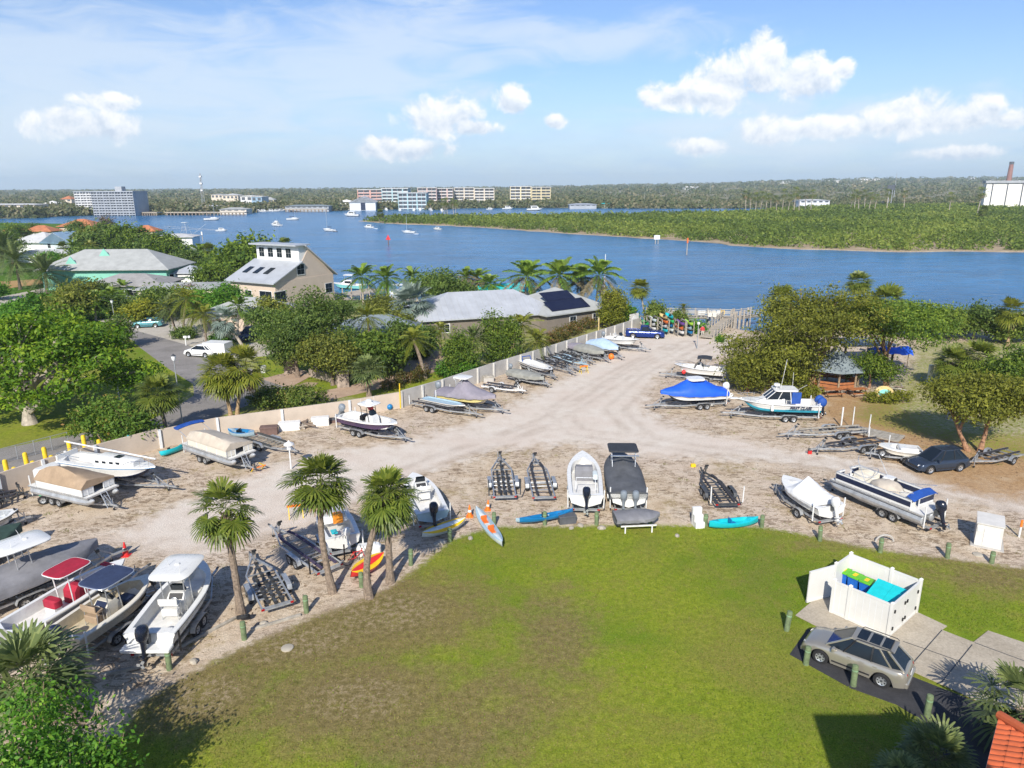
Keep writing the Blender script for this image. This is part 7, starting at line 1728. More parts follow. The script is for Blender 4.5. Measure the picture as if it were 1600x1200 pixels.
# pontoon boats
def pontoon(label, tlabel, rear, front, W, fence, z0=.62, ncol='painted_white', cov=None, furn=False, bim=None, motor=None, stripe=None, tubes=2, Lx=None, tw=None, cz=1.0, fz=.62):
 loc, rz, ln = place(rear, front, z0+.75); L = Lx or ln
 trailer(tlabel, fwd(loc, rz, .4), rz, L+1.4, tw or 1.9, 2, bunk='carpet', guides='painted_white', gh=1.5)
 r = boat_root('pontoon_boat', label, loc, rz, GB)
 ys = (-W/2+.33, W/2-.33) if tubes == 2 else (-W/2+.33, 0, W/2-.33)
 for y in ys:
  q = MB(); n = 10; R = [(-L/2+.05,.20),(-L/2+.12,.32),(L/2-1.1,.32),(L/2-.55,.29),(L/2-.18,.18),(L/2,.05)]
  q.loft([[(x, y+rr*cos(2*pi*j/n), z0+.33+(.32-rr)*.6+rr*sin(2*pi*j/n)) for j in range(n)] for x, rr in R], 'alu_dull'); part(q, 'pontoon_tube', r)
 q = MB(); q.bx(-L/2,L/2-.25,-W/2,W/2,z0+.64,z0+.74,'alu'); q.bx(-L/2+.03,L/2-.28,-W/2+.04,W/2-.04,z0+.741,z0+.755,'deckwhite'); part(q, 'deck', r)
 x0, x1 = -L/2+.9, L/2-.65; zt = z0+.755
 def fen(a, b, nm='fence_panel'):
  q = MB(); q.beam((*a, zt+fz*.5), (*b, zt+fz*.5), .05, fz*.86, fence); d = Vector((b[0]-a[0], b[1]-a[1], 0)).normalized(); o = Vector((d.y,-d.x,0))*.03
  if stripe: q.beam(Vector((*a, zt+fz*.55))+o, Vector((*b, zt+fz*.55))+o, .012, fz*.5, stripe); q.beam(Vector((*a, zt+fz*.55))-o, Vector((*b, zt+fz*.55))-o, .012, fz*.5, stripe)
  q.tube([(*a,zt+fz),(*b,zt+fz)], .022, 'alu', 6); n = max(2,int(hypot(b[0]-a[0],b[1]-a[1])/1.2))
  for k in range(n+1):
   u = k/n; px_, py_ = a[0]+(b[0]-a[0])*u, a[1]+(b[1]-a[1])*u; q.beam((px_,py_,zt),(px_,py_,zt+fz+.01),.07,.07,ncol)
  part(q, nm, r)
 w = W/2-.05
 for s in (-1,1): fen((x0,s*w),(x1,s*w))
 fen((x1,-w),(x1,-.4)); fen((x1,.4),(x1,w)); fen((x0,-w),(x0,.3))
 if cov:
  q = MB(); R = []; rr = random.Random(3)
  for i in range(13):
   u = i/12; x = x0-.06+(x1-x0+.12)*u; pk = .28+.42*sin(pi*min(1,u*1.1))*(1 if cz > .5 else .4)
   R.append([(x,w+.06,zt+fz-.10),(x,w+.07,zt+fz+.02)]+[(x,w*f,zt+fz+.04+pk*(1-f)**.8+rr.uniform(-.03,.03)) for f in (.66,.33,0,-.33,-.66)]+[(x,-w-.07,zt+fz+.02),(x,-w-.06,zt+fz-.10)])
  q.loft(R, cov, False, False, False);
  for e in (R[0],R[-1]): q.add(e, [tuple(range(len(e)))], cov)
  part(q, 'cover', r, None, 1.0)
 if furn:
  for c, d in (((x1-.9,w-.4,zt+.2),(1.6,.65,.4)),((x1-.9,-w+.4,zt+.2),(1.6,.65,.4)),((x0+.7,w-.4,zt+.2),(1.3,.65,.4))):
   q = MB(); q.rbox(c, d, 'gel_warm', .1); q.rbox((c[0],c[1]+(.28 if c[1]>0 else -.28),c[2]+.28), (d[0],.14,.4), 'gel_warm', .05); part(q, 'bench', r)
  q = MB(); q.rbox((.2,-w+.45,zt+.42),(.7,.75,.85),'gel',.1); q.lathe((-.22,-w+.45,zt+.75),[(.16,-.02),(.18,0),(.16,.02)],'trimblack',12,'X'); part(q, 'console', r)
  q = MB(); rr = random.Random(2)
  R = []
  for i in range(9):
   u = i/8; R.append([(-1.2+u*2.1+.25*cos(a)*0, .95*cos(a)*sin(pi*(.1+.8*u))*rr.uniform(.85,1.1), zt+.35+.55*abs(sin(a))*sin(pi*(.12+.76*u))*rr.uniform(.8,1.15)) for a in [radians(g) for g in range(0,181,20)]])
  q.loft(R, 'tarp_sand', False, False, False); part(q, 'crumpled_cover', r, None, 1.2)
  q = MB(); P = [(x1-1.2+ .9*cos(a), .95*sin(a), zt+fz+.25+.15*sin(2*a)) for a in [radians(g) for g in range(0,361,20)]]; q.tube(P, .022, 'alu', 6)
  for s in (-1,1): q.tube([(x1-2.2,s*w,zt+fz),(x1-1.4,s*w*.9,zt+fz+1.3),(x1-.9,s*.3,zt+fz+1.35)], .02, 'alu', 6)
  part(q, 'tower_frame', r)
 if bim:
  q = MB(); R = []
  for i in range(7):
   u = i/6; R.append([(x0-.25+u*.55, (w+.05)*cos(a), zt+fz-.05+u*.22+.16*sin(a)) for a in [radians(g) for g in range(-10,191,20)]])
  q.loft(R, bim, False, False, False); part(q, 'folded_bimini', r, None, 1.0)
  q = MB()
  for s in (-1,1): q.tube([(x0+1.6,s*w,zt+fz),(x0-.1,s*(w+.05),zt+fz+.5)], .02, 'alu', 6)
  part(q, 'bimini_frame', r)
 if motor: outboard(r, (-L/2-.12,0,z0+.85), motor, 1.05, .3)
 q = MB()
 for s in (-.22,.22): q.tube([(L/2-.25,s,z0+.75),(L/2+.28,s,.30)], .025, 'alu', 6)
 for k in range(4): q.tube([(L/2-.25+.5*k/3.6,-.22,z0+.7-k*.27),(L/2-.25+.5*k/3.6,.22,z0+.7-k*.27)], .02, 'alu', 6)
 part(q, 'boarding_ladder', r)
 return r, loc, rz, L
r, loc, rz, L = pontoon('pontoon boat with a brown peaked cover and white side panels','trailer under the brown covered pontoon boat',(70,748),(165,769),2.5,'gel',cov='tarp_tan',motor=None)
q = MB(); q.rbox((-L/2+.45,0,2.0),(.8,1.7,.9),'gel',.2); part(q, 'changing_enclosure', r)
r, loc, rz, L = pontoon('pontoon boat with a pale sand flat cover and a blue bimini folded behind','trailer under the sand covered pontoon boat',(304,686),(383,711),2.4,'gel_warm',cov='tarp_sand',cz=.2)
q = MB(); R = []
for i in range(8):
 u = i/7; R.append([(-L/2-.5+.35*cos(a), -1.2+2.4*u, 2.55+.10*sin(pi*u)+.12*sin(a)) for a in [radians(g) for g in range(0,360,45)]])
q.loft(R, 'canvas_blue'); part(q, 'rolled_bimini', r); q = MB()
for s in (-1.1,1.1): q.tube([(-L/2+.9,s,1.95),(-L/2-.5,s,2.5)], .025, 'alu', 6)
part(q, 'bimini_frame', r)
pontoon('long silver pontoon boat with navy panels, blue folded bimini and black outboard','tandem trailer under the long silver and navy pontoon boat',(1461,799),(1311,741),2.55,'gel',furn=True,bim='canvas_blue',motor='ob_black',stripe='navy',tubes=3,tw=2.1,fz=.7)
# sailboat
loc, rz, ln = place((106,713), (243,729), 1.75, 1.9)
r = boat_root('sailing_boat', 'white trailer sailboat with a blue stripe and its mast lowered along the deck', loc, rz, GB)
h = Hull(ln, 2.4, 1.15, .10, .12, .40, z0=.62, rake=.06); mk_hull(r, h, 'gel', 'navy', 'kayak_blue', 'navy_gloss', 'gel'); mk_deck(r, h, .5, .35, .42)
q = MB(); R = []
for i in range(9):
 u = i/8; x = -ln*.10+ln*.42*u; b = .78*(1-.35*u*u); zz = h.zs(.5+.3*u); R.append([(x,b,zz),(x,b*.92,zz+.42-.08*u),(x,b*.5,zz+.52-.1*u),(x,-b*.5,zz+.52-.1*u),(x,-b*.92,zz+.42-.08*u),(x,-b,zz)])
q.loft(R, 'gel', False); part(q, 'cabin', r)
for s in (-1,1):
 for u in (.1,.28,.46,.62):
  q = MB(); x = -ln*.10+ln*.42*u; b = .78*(1-.35*u*u); q.rbox((x,s*b*.965,h.zs(.5+.3*u)+.22),(.34,.05,.16),'glass',.02); part(q, 'window', r)
q = MB(); q.rbox((.9,0,h.zs(.6)+.50),(.55,.5,.07),'glass',.04); part(q, 'hatch', r)
q = MB(); q.tube([(-ln*.52,.1,h.zs(0)+1.15),(ln*.52,-.05,h.zs(1)+.62)], .06, 'painted_white', 8); q.tube([(-ln*.5,.3,h.zs(0)+1.0),(ln*.2,.2,h.zs(.6)+.8)], .04, 'alu', 6); part(q, 'lowered_mast', r)
q = MB(); q.bx(-ln/2-.12,-ln/2+.02,-.9,.9,h.zs(0)-.3,h.zs(0)+.35,'gel'); q.bx(-ln/2-.3,-ln/2-.12,-.04,.04,h.z0+.2,h.zs(0)+.4,'gel'); part(q, 'rudder', r)
rail(r, h, .72, .985, .5)
q = MB()
for s in (-1,1):
 q.tube([(-ln*.48,s*1.0,h.zs(0)),(-ln*.48,s*1.0,h.zs(0)+.6),(-ln*.2,s*1.12,h.zs(.3)+.55)], .02, 'chrome', 6)
q.tube([(-ln*.48,-1,h.zs(0)+.6),(-ln*.48,1,h.zs(0)+.6)], .02, 'chrome', 6); part(q, 'stern_rail', r)
trailer('trailer under the white sailboat with its coupler towards the road', fwd(loc, rz, .9), rz, ln+1.7, 2.1, 2, guides=None)
# along the wall
r, h, loc, rz = rig('dark purple hulled centre console boat with a white hardtop and red life ring','tandem trailer under the purple hulled boat',(537,646),(621,661),2.35,.85,'centre_console_boat',tkw=dict(spare=True))
mk_hull(r, h, 'purple_hull', 'purple_hull', 'gel'); mk_deck(r, h, .45, .25, .86); console(r, h, .54, .45, hgt=1.0); leaning(r, h, .40, .45, cover='black'); ttop(r, h, .50, .45, 1.7, 1.6, 1.95, 'gel', 'black'); outboard(r, (h.x(0)-.1,0,h.z0+.95), 'ob_grey', 1.05, .55)
q = MB(); q.lathe((h.x(.43),.62,h.z0+1.75), [(.20,-.06),(.32,-.06),(.36,0),(.32,.06),(.20,.06),(.17,0)], 'bright_red', 14, 'Y'); part(q, 'life_ring', r)
q = MB(); q.lathe((h.x(.5),0,h.z0+2.45), [(.28,0),(.30,.15),(.2,.28)], 'gel', 12); part(q, 'radar_dome', r)
r, h, loc, rz = rig('boat under a lilac grey peaked cover with a pale yellow hull and white hardtop','tandem trailer under the lilac covered yellow boat',(689,608),(774,618),2.4,.95,'covered_boat')
mk_hull(r, h, 'yellow_hull', 'gel_warm', 'trimblack'); cover(r, h, [(0,.12),(.28,.22),(.36,1.15),(.48,1.35),(.58,.8),(.75,.35),(1,.02)], 'tarp_lilac', .30, 5); ttop(r, h, .42, .4, 1.7, 1.5, 2.2, 'gel', ant=False)
outboard(r, (h.x(0)-.1,0,h.z0+1.0), 'ob_grey', 1.05, .2)
loc, rz, ln = place((648,628), (754,650), .4)
trailer('long galvanized tandem trailer carrying a grey flat skiff', loc, rz, ln, 2.0, 2, kind='bunk', guides='painted_white', gh=.9)
r = boat_root('flat_skiff', 'narrow grey flat bottomed skiff lying on the long galvanized trailer', fwd(loc, rz, -.4), rz, GB); h = Hull(ln*.62, 1.35, .38, .05, .15, .6, z0=.70); mk_hull(r, h, 'alu_dull', 'alu_dull', 'steel_dark'); mk_deck(r, h, .82, .1, .9, mat='light_blue', cap='alu_dull')
loc, rz, ln = place((757,602), (822,612), .4); trailer('white and galvanized trailer with black bunks behind the lilac covered boat', loc, rz, ln, 2.0, 1, 'painted_white', 'carpet', spare=True, guides=None)
r, h, loc, rz = rig('small open boat under a taut olive grey cover by the wall','single axle trailer under the olive grey covered boat',(799,579),(850,589),1.9,.55,'covered_boat',axles=1,tW=1.9,tkw=dict(guides=None,spare=True),z0=.5,ext=1.0)
mk_hull(r, h, 'gel_warm', 'trimblack', 'trimblack'); cover(r, h, [(0,.2),(.4,.35),(1,.03)], 'tarp_olive', .34, 6); outboard(r, (h.x(0)-.05,0,h.z0+.75), 'ob_grey', .8, .5)
r, h, loc, rz = rig('small white open boat with a blue stripe and blue cushion beside the wall','single axle trailer under the small white and blue boat',(820,562),(863,577),1.9,.6,'small_boat',axles=1,tW=1.9,tkw=dict(guides=None,spare=True),z0=.5,ext=1.0)
mk_hull(r, h, 'gel', 'gel', 'navy', 'navy'); mk_deck(r, h, .45, .2, .8); q = MB(); q.tube([(h.x(.08),.6,h.zs(0)),(h.x(.05),.55,h.zs(0)+.5),(h.x(.05),-.55,h.zs(0)+.5),(h.x(.08),-.6,h.zs(0))], .06, 'canvas_blue', 6); part(q, 'blue_rail', r)
for i, (a, b, k, ax, lb) in enumerate([((833,559),(899,584),'bunk',2,'empty tandem trailer in the wall row nearest the white and blue boat'),((846,556),(908,579),'bunk',1,'second empty trailer of the wall row, with black bunks'),((858,554),(921,572),'bunk',2,'third empty trailer of the wall row, beside the turquoise winch post'),((873,550),(930,567),'roller',1,'fourth empty trailer of the wall row, with rollers'),((888,547),(942,562),'bunk',1,'last empty trailer of the wall row before the covered boats')]):
 loc, rz, ln = place(a, b, .4); trailer(lb, loc, rz, ln, 1.9, ax, 'galv' if i != 2 else 'light_blue', 'carpet', k, guides=None, spare=(i == 0))
r, h, loc, rz = rig('low boat under a pinkish grey cover at the far end of the trailer row','trailer under the pinkish grey covered boat',(893,538),(925,544),1.9,.6,'covered_boat',axles=1,tW=1.9,tkw=dict(guides=None),z0=.5,ext=.8)
mk_hull(r, h, 'gel', 'gel'); cover(r, h, [(0,.2),(.4,.4),(1,.03)], 'tarp_lilac', .3, 7)
r, h, loc, rz = rig('boat under a green grey cover between the pinkish and pale blue covers','trailer under the green grey covered boat',(905,541),(944,549),2.0,.7,'covered_boat',axles=1,tW=2.0,tkw=dict(guides=None),z0=.5,ext=1.2)
mk_hull(r, h, 'gel', 'gel'); cover(r, h, [(0,.3),(.4,.55),(1,.03)], 'tarp_olive', .35, 8)
r, h, loc, rz = rig('boat under a pale blue peaked tarpaulin near the far end of the wall','trailer under the pale blue covered boat',(925,534),(966,543),2.2,.75,'covered_boat',tkw=dict(guides=None),ext=1.2)
mk_hull(r, h, 'gel', 'gel'); cover(r, h, [(0,.35),(.4,.85),(.6,.7),(1,.03)], 'tarp_paleblue', .3, 9)
r, h, loc, rz = rig('white open boat in front of the blue pickup truck','tandem trailer under the white open boat by the pickup',(945,526),(999,530),2.3,.85,'centre_console_boat',tkw=dict(guides='painted_white'),ext=1.6)
mk_hull(r, h, 'gel', 'gel'); mk_deck(r, h, .4, .22, .85); console(r, h, .45, .4); leaning(r, h, .33, .4); outboard(r, (h.x(0)-.1,0,h.z0+.9), 'ob_grey', .9, .4)
q = MB(); q.tube([(h.x(.80),.5,h.zs(.8)),(h.x(.9),.5,h.zs(.8)+.9),(h.x(.9)+.6,0,h.zs(.8)+1.25)], .03, 'trimblack', 6); part(q, 'folded_bimini', r)
# right hand side of the road
r, h, loc, rz = rig('white bow rider boat with a black bimini and black outboard beside the cedar','tandem trailer under the black bimini bow rider',(1135,577),(1054,568),2.3,.9,'bow_rider_boat',tkw=dict(guides='painted_white'),ext=1.6)
mk_hull(r, h, 'gel', 'gel_warm', 'trimblack'); mk_deck(r, h, .42, .22, .88); console(r, h, .5, .42, w=1.5); bimini(r, h, .42, 1.6, 1.7, 1.75, 'canvas_black', .42); outboard(r, (h.x(0)-.1,0,h.z0+.95), 'ob_black', 1.05, .3); rail(r, h, .6, .97, .3)
q = MB(); q.ball((h.x(.80),h.b(.80)+.05,h.z0+.45), (.24,.20,.26), 'bright_red'); part(q, 'buoy', r)
q = MB(); q.loft([[(h.x(.62),.75,h.zs(.6)),(h.x(.62),-.75,h.zs(.6))],[(h.x(.54),.7,h.zs(.6)+.5),(h.x(.54),-.7,h.zs(.6)+.5)]], 'glass', False, False, False); part(q, 'windscreen', r)
r, h, loc, rz = rig('boat under a vivid blue peaked cover with its white roof showing on top','tandem trailer with white jugs under the vivid blue covered boat',(1131,609),(1033,611),2.5,1.0,'covered_boat',tkw=dict(guides='painted_white',gh=1.4),ext=1.5)
mk_hull(r, h, 'gel', 'navy', 'gel'); number_marks(r, h, 1, .55); cover(r, h, [(0,.22),(.12,.4),(.33,1.15),(.60,1.20),(.78,.5),(1,.05)], 'tarp_blue', .28, 10); q = MB(); q.rbox((h.x(.47),0,h.zs(.5)+1.28),(1.7,1.5,.16),'gel',.4); part(q, 'cabin_roof', r); outboard(r, (h.x(0)-.1,0,h.z0+1.0), 'ob_white', 1.05, .45)
for i, (a, b) in enumerate([(1100,634),(1111,633)]):
 x, y = G(a, b); t = thing('water_jug', 'white plastic drum standing beside the wheels of the blue covered boat trailer', 'drum', (x,y-.15,0), 0, 'white drums by the blue covered boat'); q = MB(); q.lathe((0,0,0), [(.26,0),(.30,.08),(.30,.62),(.2,.74),(.07,.76)], 'gel', 14); part(q, 'body', t); q = MB(); q.lathe((0,0,.76), [(.07,0),(.07,.06),(.03,.08)], 'painted_white', 8); part(q, 'cap', t)
# cabin boat with lettering
r, h, loc, rz = rig('white walkaround cabin boat with a teal bottom and FIRST CLASS lettered on its side','tandem aluminium trailer under the FIRST CLASS cabin boat',(1278,629),(1151,622),2.6,1.05,'cabin_boat',tkw=dict(col='alu_dull',guides='painted_white',gh=1.5),ext=1.3,tW=2.4)
h.bs = .2; mk_hull(r, h, 'gel', 'teal_bottom', 'trimblack', 'teal_bottom', 'gel'); mk_deck(r, h, .42, .26, .46)
q = MB(); zz = h.zs(.6); q.loft([[(h.x(.80),.45,zz+.02),(h.x(.44),.95,zz+.02),(h.x(.44),-.95,zz+.02),(h.x(.80),-.45,zz+.02)],[(h.x(.66),.50,zz+.36),(h.x(.44),.85,zz+.42),(h.x(.44),-.85,zz+.42),(h.x(.66),-.50,zz+.36)]], 'gel'); part(q, 'cabin', r)
q = MB(); q.loft([[(h.x(.66),.72,zz+.34),(h.x(.36),.88,zz+.36),(h.x(.36),-.88,zz+.36),(h.x(.66),-.72,zz+.34)],[(h.x(.545),.66,zz+1.12),(h.x(.38),.78,zz+1.14),(h.x(.38),-.78,zz+1.14),(h.x(.545),-.66,zz+1.12)]], 'glass', True, False, False); part(q, 'windscreen', r)
q = MB()
for s in (-1,1):
 q.beam((h.x(.66),s*.73,zz+.34),(h.x(.545),s*.67,zz+1.14),.07,.05,'gel'); q.beam((h.x(.52),s*.81,zz+.34),(h.x(.47),s*.73,zz+1.14),.06,.05,'gel'); q.beam((h.x(.36),s*.89,zz+.0),(h.x(.38),s*.79,zz+1.14),.08,.06,'gel')
q.beam((h.x(.66),0,zz+.34),(h.x(.545),0,zz+1.14),.06,.05,'gel'); part(q, 'window_frame', r)
q = MB(); q.rbox((h.x(.42),0,zz+1.20),(2.2,1.8,.13),'gel',.3); part(q, 'hardtop', r)
for s in (-.92,.92): q = MB(); q.bx(h.x(.25),h.x(.36),s-.03,s+.03,zz+.0,zz+1.1,'canvas_blue'); part(q, 'canvas_side', r)
q = MB(); q.lathe((h.x(.52),0,zz+1.26), [(.06,0),(.06,.2),(.28,.22),(.31,.34),(.24,.44)], 'gel', 14); part(q, 'radar_dome', r)
q = MB(); q.tube([(h.x(.50),.7,zz+1.25),(h.x(.46),.8,zz+4.2)], .02, 'painted_white', 5); q.tube([(h.x(.30),-.7,zz+1.25),(h.x(.30),-.8,zz+2.6)], .015, 'painted_white', 5); q.tube([(h.x(.32),.8,zz+1.2),(h.x(.22),1.5,zz+2.0)], .015, 'painted_white', 5); part(q, 'antenna', r)
rail(r, h, .62, .985, .45); q = MB(); q.rbox((h.x(1)+.22,0,h.zs(1)),(.75,.40,.08),'gel',.1); part(q, 'bow_pulpit', r)
q = MB();
for s in (-.38,.38): q.ball((h.x(0)-.25,s,h.zs(0)+.15),(.45,.36,.48),'canvas_blue',12,8)
part(q, 'motor_cover', r)
for s in (-.38,.38): outboard(r, (h.x(0)-.12,s,h.z0+.85), 'ob_black', .9, .1)
q = MB(); q.lathe((h.x(.60),h.b(.6)+.12,h.zs(.6)-.35), [(.05,-.3),(.14,-.22),(.14,.22),(.05,.3)], 'gel', 10); part(q, 'fender_buoy', r)
def text_mesh(s, size, mat, root, loc, rot, name='lettering', shear=.25):
 cu = bpy.data.curves.new(name, 'FONT'); cu.body = s; cu.size = size; cu.extrude = .006; cu.align_x = 'CENTER'; cu.shear = shear; cu.offset = .012
 o = bpy.data.objects.new(name, cu); COL.objects.link(o); dg = bpy.context.evaluated_depsgraph_get(); me = bpy.data.meshes.new_from_object(o.evaluated_get(dg)); bpy.data.objects.remove(o)
 me.materials.clear(); me.materials.append(M(mat)); n = link(name, me, root, loc); n.rotation_euler = rot; return n
tt = .22; side_pt = lambda t: h.b(t)
text_mesh('FIRST CLASS', .36, 'navy_gloss', r, (h.x(.26), h.b(.26)+.035, h.z0+.72), (radians(90),0,radians(180)))
q = MB(); q.beam((h.x(.44),h.b(.44)-.0,h.z0+.67),(h.x(.09),h.b(.09)-.0,h.z0+.67),.012,.035,'teal_bottom'); part(q, 'pinstripe', r)
for lb, a, b, ax, kw in [
 ('long empty aluminium tandem trailer below the FIRST CLASS boat',(1348,672),(1217,681),2,dict(col='alu_dull',bunk='wood_grey',guides='painted_white',gh=1.7)),
 ('low empty trailer with its red capped coupler by the road edge',(1376,691),(1264,705),2,dict(guides='painted_white',gh=.9)),
 ('single axle empty trailer behind the dark parked car',(1584,708),(1512,725),1,dict(col='galv',guides=None)),
 ('grey galvanized roller trailer with its coupler pointing to the road',(789,779),(780,711),2,dict(kind='roller',guides='steel_dark',gh=1.2)),
 ('empty bunk trailer right of the roller trailer',(850,780),(833,713),2,dict(kind='bunk',guides=None)),
 ('dark empty trailer standing alone near the turquoise kayak',(1137,791),(1095,735),2,dict(col='steel_dark',guides='painted_white',gh=1.2)),
 ('blue grey trailer with purple black bunks behind the tall palm',(516,892),(421,824),2,dict(col='alu_dull',bunk='bunk_purple',guides='black',gh=1.0)),
 ('grey galvanized roller trailer beside the leaning foreground palm',(434,950),(391,868),2,dict(kind='roller',guides=None)),
 ('flat wood decked trailer beside the sand covered pontoon boat',(392,685),(466,708),2,dict(kind='slat',bunk='steel_dark',guides=None,winch=False)),
 ('rusty low trailer at the left edge by the wall',(-25,785),(44,772),1,dict(col='steel_dark',guides=None)),
 ]:
 loc, rz, ln = place(a, b, .35); trailer(lb, loc, rz, ln, 2.1 if kw.get('kind') != 'slat' else 2.0, ax, **kw)
r, h, loc, rz = rig('small white jet boat on a low trailer behind the dark car','low trailer under the small white jet boat',(1440,702),(1372,694),1.9,.62,'small_boat',axles=1,tW=1.8,tkw=dict(guides=None,spare=True),z0=.5,ext=.9)
mk_hull(r, h, 'gel_warm', 'gel', 'gel'); mk_deck(r, h, .55, .25, .7); q = MB(); q.rbox((h.x(.42),0,h.zs(.4)-.05),(.6,1.2,.35),'gel',.1); q.rbox((h.x(.22),0,h.zs(.2)-.05),(.8,1.2,.35),'deckwhite',.1); part(q, 'seat', r)
# lower row
r, h, loc, rz = rig('white and teal boat with a dark covered console, left of the charcoal covered boat','tandem trailer under the white and teal boat',(916,774),(910,704),2.45,.9,'centre_console_boat',tkw=dict(guides='painted_white',gh=1.3),ext=1.2)
mk_hull(r, h, 'gel', 'teal_boat', 'gel', None, 'seafoam'); mk_deck(r, h, .42, .26, .80); console(r, h, .52, .42, w=1.3, hgt=1.0, cover='tarp_grey'); outboard(r, (h.x(0)-.12,0,h.z0+.95), 'ob_black', 1.05, .15)
q = MB(); q.tube([(h.x(.12),.7,h.zs(.1)),(h.x(.16),.65,h.zs(.1)+.75),(h.x(.16),-.65,h.zs(.1)+.75),(h.x(.12),-.7,h.zs(.1))], .025, 'alu', 6); part(q, 'tow_arch', r)
q = MB(); q.rbox((h.x(.40),-.75,h.zs(.4)+.15),(.9,.35,.35),'kayak_pale',.1); part(q, 'helm_seat', r)
r, h, loc, rz = rig('boat under a charcoal fitted cover with a black folded top and twin motors','tandem trailer under the charcoal covered boat',(983,772),(965,704),2.6,1.0,'covered_boat',tkw=dict(guides='painted_white',gh=1.5),ext=1.2)
mk_hull(r, h, 'gel', 'gel', 'trimblack'); cover(r, h, [(0,.20),(.25,.45),(.5,.85),(.75,.5),(1,.05)], 'tarp_dark', .38, 12, wr=.035);
for s in (-.4,.4): outboard(r, (h.x(0)-.12,s,h.z0+.80), 'ob_grey', .9, .05)
q = MB()
for s in (-1,1): q.tube([(h.x(.45),s*.8,h.zs(.4)+.4),(h.x(.50),s*.85,h.zs(.5)+1.5)], .03, 'alu', 6); q.tube([(h.x(.62),s*.8,h.zs(.6)+.2),(h.x(.50),s*.85,h.zs(.5)+1.5)], .03, 'alu', 6)
part(q, 'top_frame', r); q = MB(); q.rbox((h.x(.58),0,h.zs(.5)+1.62),(1.7,2.1,.12),'canvas_black',.15); q.box((h.x(.40),0,h.zs(.5)+1.50),(.2,2.0,.04),'alu'); part(q, 'soft_top', r)
r, h, loc, rz = rig('white boat half wrapped in a white peaked cover left of the long pontoon boat','single axle trailer under the white covered boat',(1300,791),(1224,742),2.3,.85,'covered_boat',axles=1,tkw=dict(guides='painted_white',gh=1.3),ext=1.0)
mk_hull(r, h, 'gel', 'gel_warm', 'bunk_purple', 'gel', 'gel'); mk_deck(r, h, .45, .24, .2); cover(r, h, [(.0,.08),(.14,.15),(.34,.55),(.50,1.05),(.58,.55),(.66,.03)], 'tarp_white', .16, 13, t0=.12, t1=.66, crown=.8); outboard(r, (h.x(0)-.10,0,h.z0+.9), 'ob_white', 1.0, .3)
q = MB(); q.rbox((h.x(.80),0,h.zs(.8)+.03),(.5,.5,.05),'deckwhite',.05); part(q, 'bow_hatch', r)
r, h, loc, rz = rig('pale blue sterned white skiff with a leaning seat behind the double palm','tandem trailer under the pale blue sterned skiff',(676,800),(645,738),2.3,.75,'centre_console_boat',tkw=dict(guides='painted_white',gh=1.2),ext=1.0)
mk_hull(r, h, 'light_blue', 'gel', 'gel'); mk_deck(r, h, .45, .26, .84, mat='deckwhite'); console(r, h, .58, .45); leaning(r, h, .42, .45); outboard(r, (h.x(0)-.1,0,h.z0+.85), 'ob_black', 1.1, .1)
r, h, loc, rz = rig('blue hulled small cabin boat with an orange hatch behind the tall palm','trailer under the blue hulled cabin boat',(536,838),(512,786),2.2,.85,'cabin_boat',tkw=dict(guides='painted_white',gh=1.0),ext=1.0)
mk_hull(r, h, 'gel', 'blue_boat', 'gel', 'blue_boat', 'blue_boat'); mk_deck(r, h, .55, .25, .55)
q = MB(); q.loft([[(h.x(.82),.3,h.zs(.8)),(h.x(.42),.75,h.zs(.4)),(h.x(.42),-.75,h.zs(.4)),(h.x(.82),-.3,h.zs(.8))],[(h.x(.74),.25,h.zs(.7)+.3),(h.x(.44),.62,h.zs(.4)+.45),(h.x(.44),-.62,h.zs(.4)+.45),(h.x(.74),-.25,h.zs(.7)+.3)]], 'gel'); part(q, 'cabin', r)
q = MB(); q.rbox((h.x(.40),-.1,h.zs(.4)+.30),(.10,.62,.62),'orange_hatch',.1); q.rbox((h.x(.47),-.1,h.zs(.4)+.47),(.5,.6,.06),'orange_hatch',.05); part(q, 'hatch', r); outboard(r, (h.x(0)-.1,-.2,h.z0+.95), 'ob_white', .75, .3); rail(r, h, .6, .98, .35)
q = MB(); q.box((h.x(.2),.35,h.zs(.2)-.05),(.5,.35,.08),'turquoise'); part(q, 'seat', r)
# ------------------------------------------------------------------ kayaks and small craft on the ground
def kpx(label, a, b, W=.75, D=.34, z=.02, **k):
 loc, rz, ln = place(a, b, z+.2); return kayak(label, (loc[0],loc[1],z), rz, ln, W, D, **k)
kpx('bright turquoise kayak lying beside the dark lone trailer', (1108,822), (1184,815), .95, .40, top='turquoise', seats='kayak_blue')
kpx('white and grey canoe with orange red seats at the lawn edge', (744,797), (785,853), .85, .34, top='light_blue', hull='kayak_pale', pits=2, kind='canoe', seats='kayak_orange')
kpx('yellow and red kayak propped on its side by the double palm', (546,900), (596,870), .9, .42, .25, top='yellow', hull='bright_red', pits=0, roll=.35)
kpx('yellow and grey kayak resting against a bollard behind the lawn', (658,838), (725,815), .8, .42, .2, top='yellow', hull='kayak_pale', pits=0, roll=.3)
kpx('long blue kayak lying behind the bollards', (812,815), (895,800), .7, .3, .25, top='kayak_blue', pits=1)
kpx('pale striped paddle craft beside the long blue kayak', (806,814), (858,808), .6, .22, .1, top='light_blue', pits=0)
kpx('turquoise kayak leaning along the wall left of the sand covered pontoon', (252,711), (290,697), .75, .34, .1, top='turquoise', hull='turquoise', pits=1, roll=-.5)
kpx('blue small sailing dinghy hull behind the sand covered pontoon', (357,676), (398,680), 1.3, .45, .1, top='kayak_blue', hull='light_blue', pits=1)
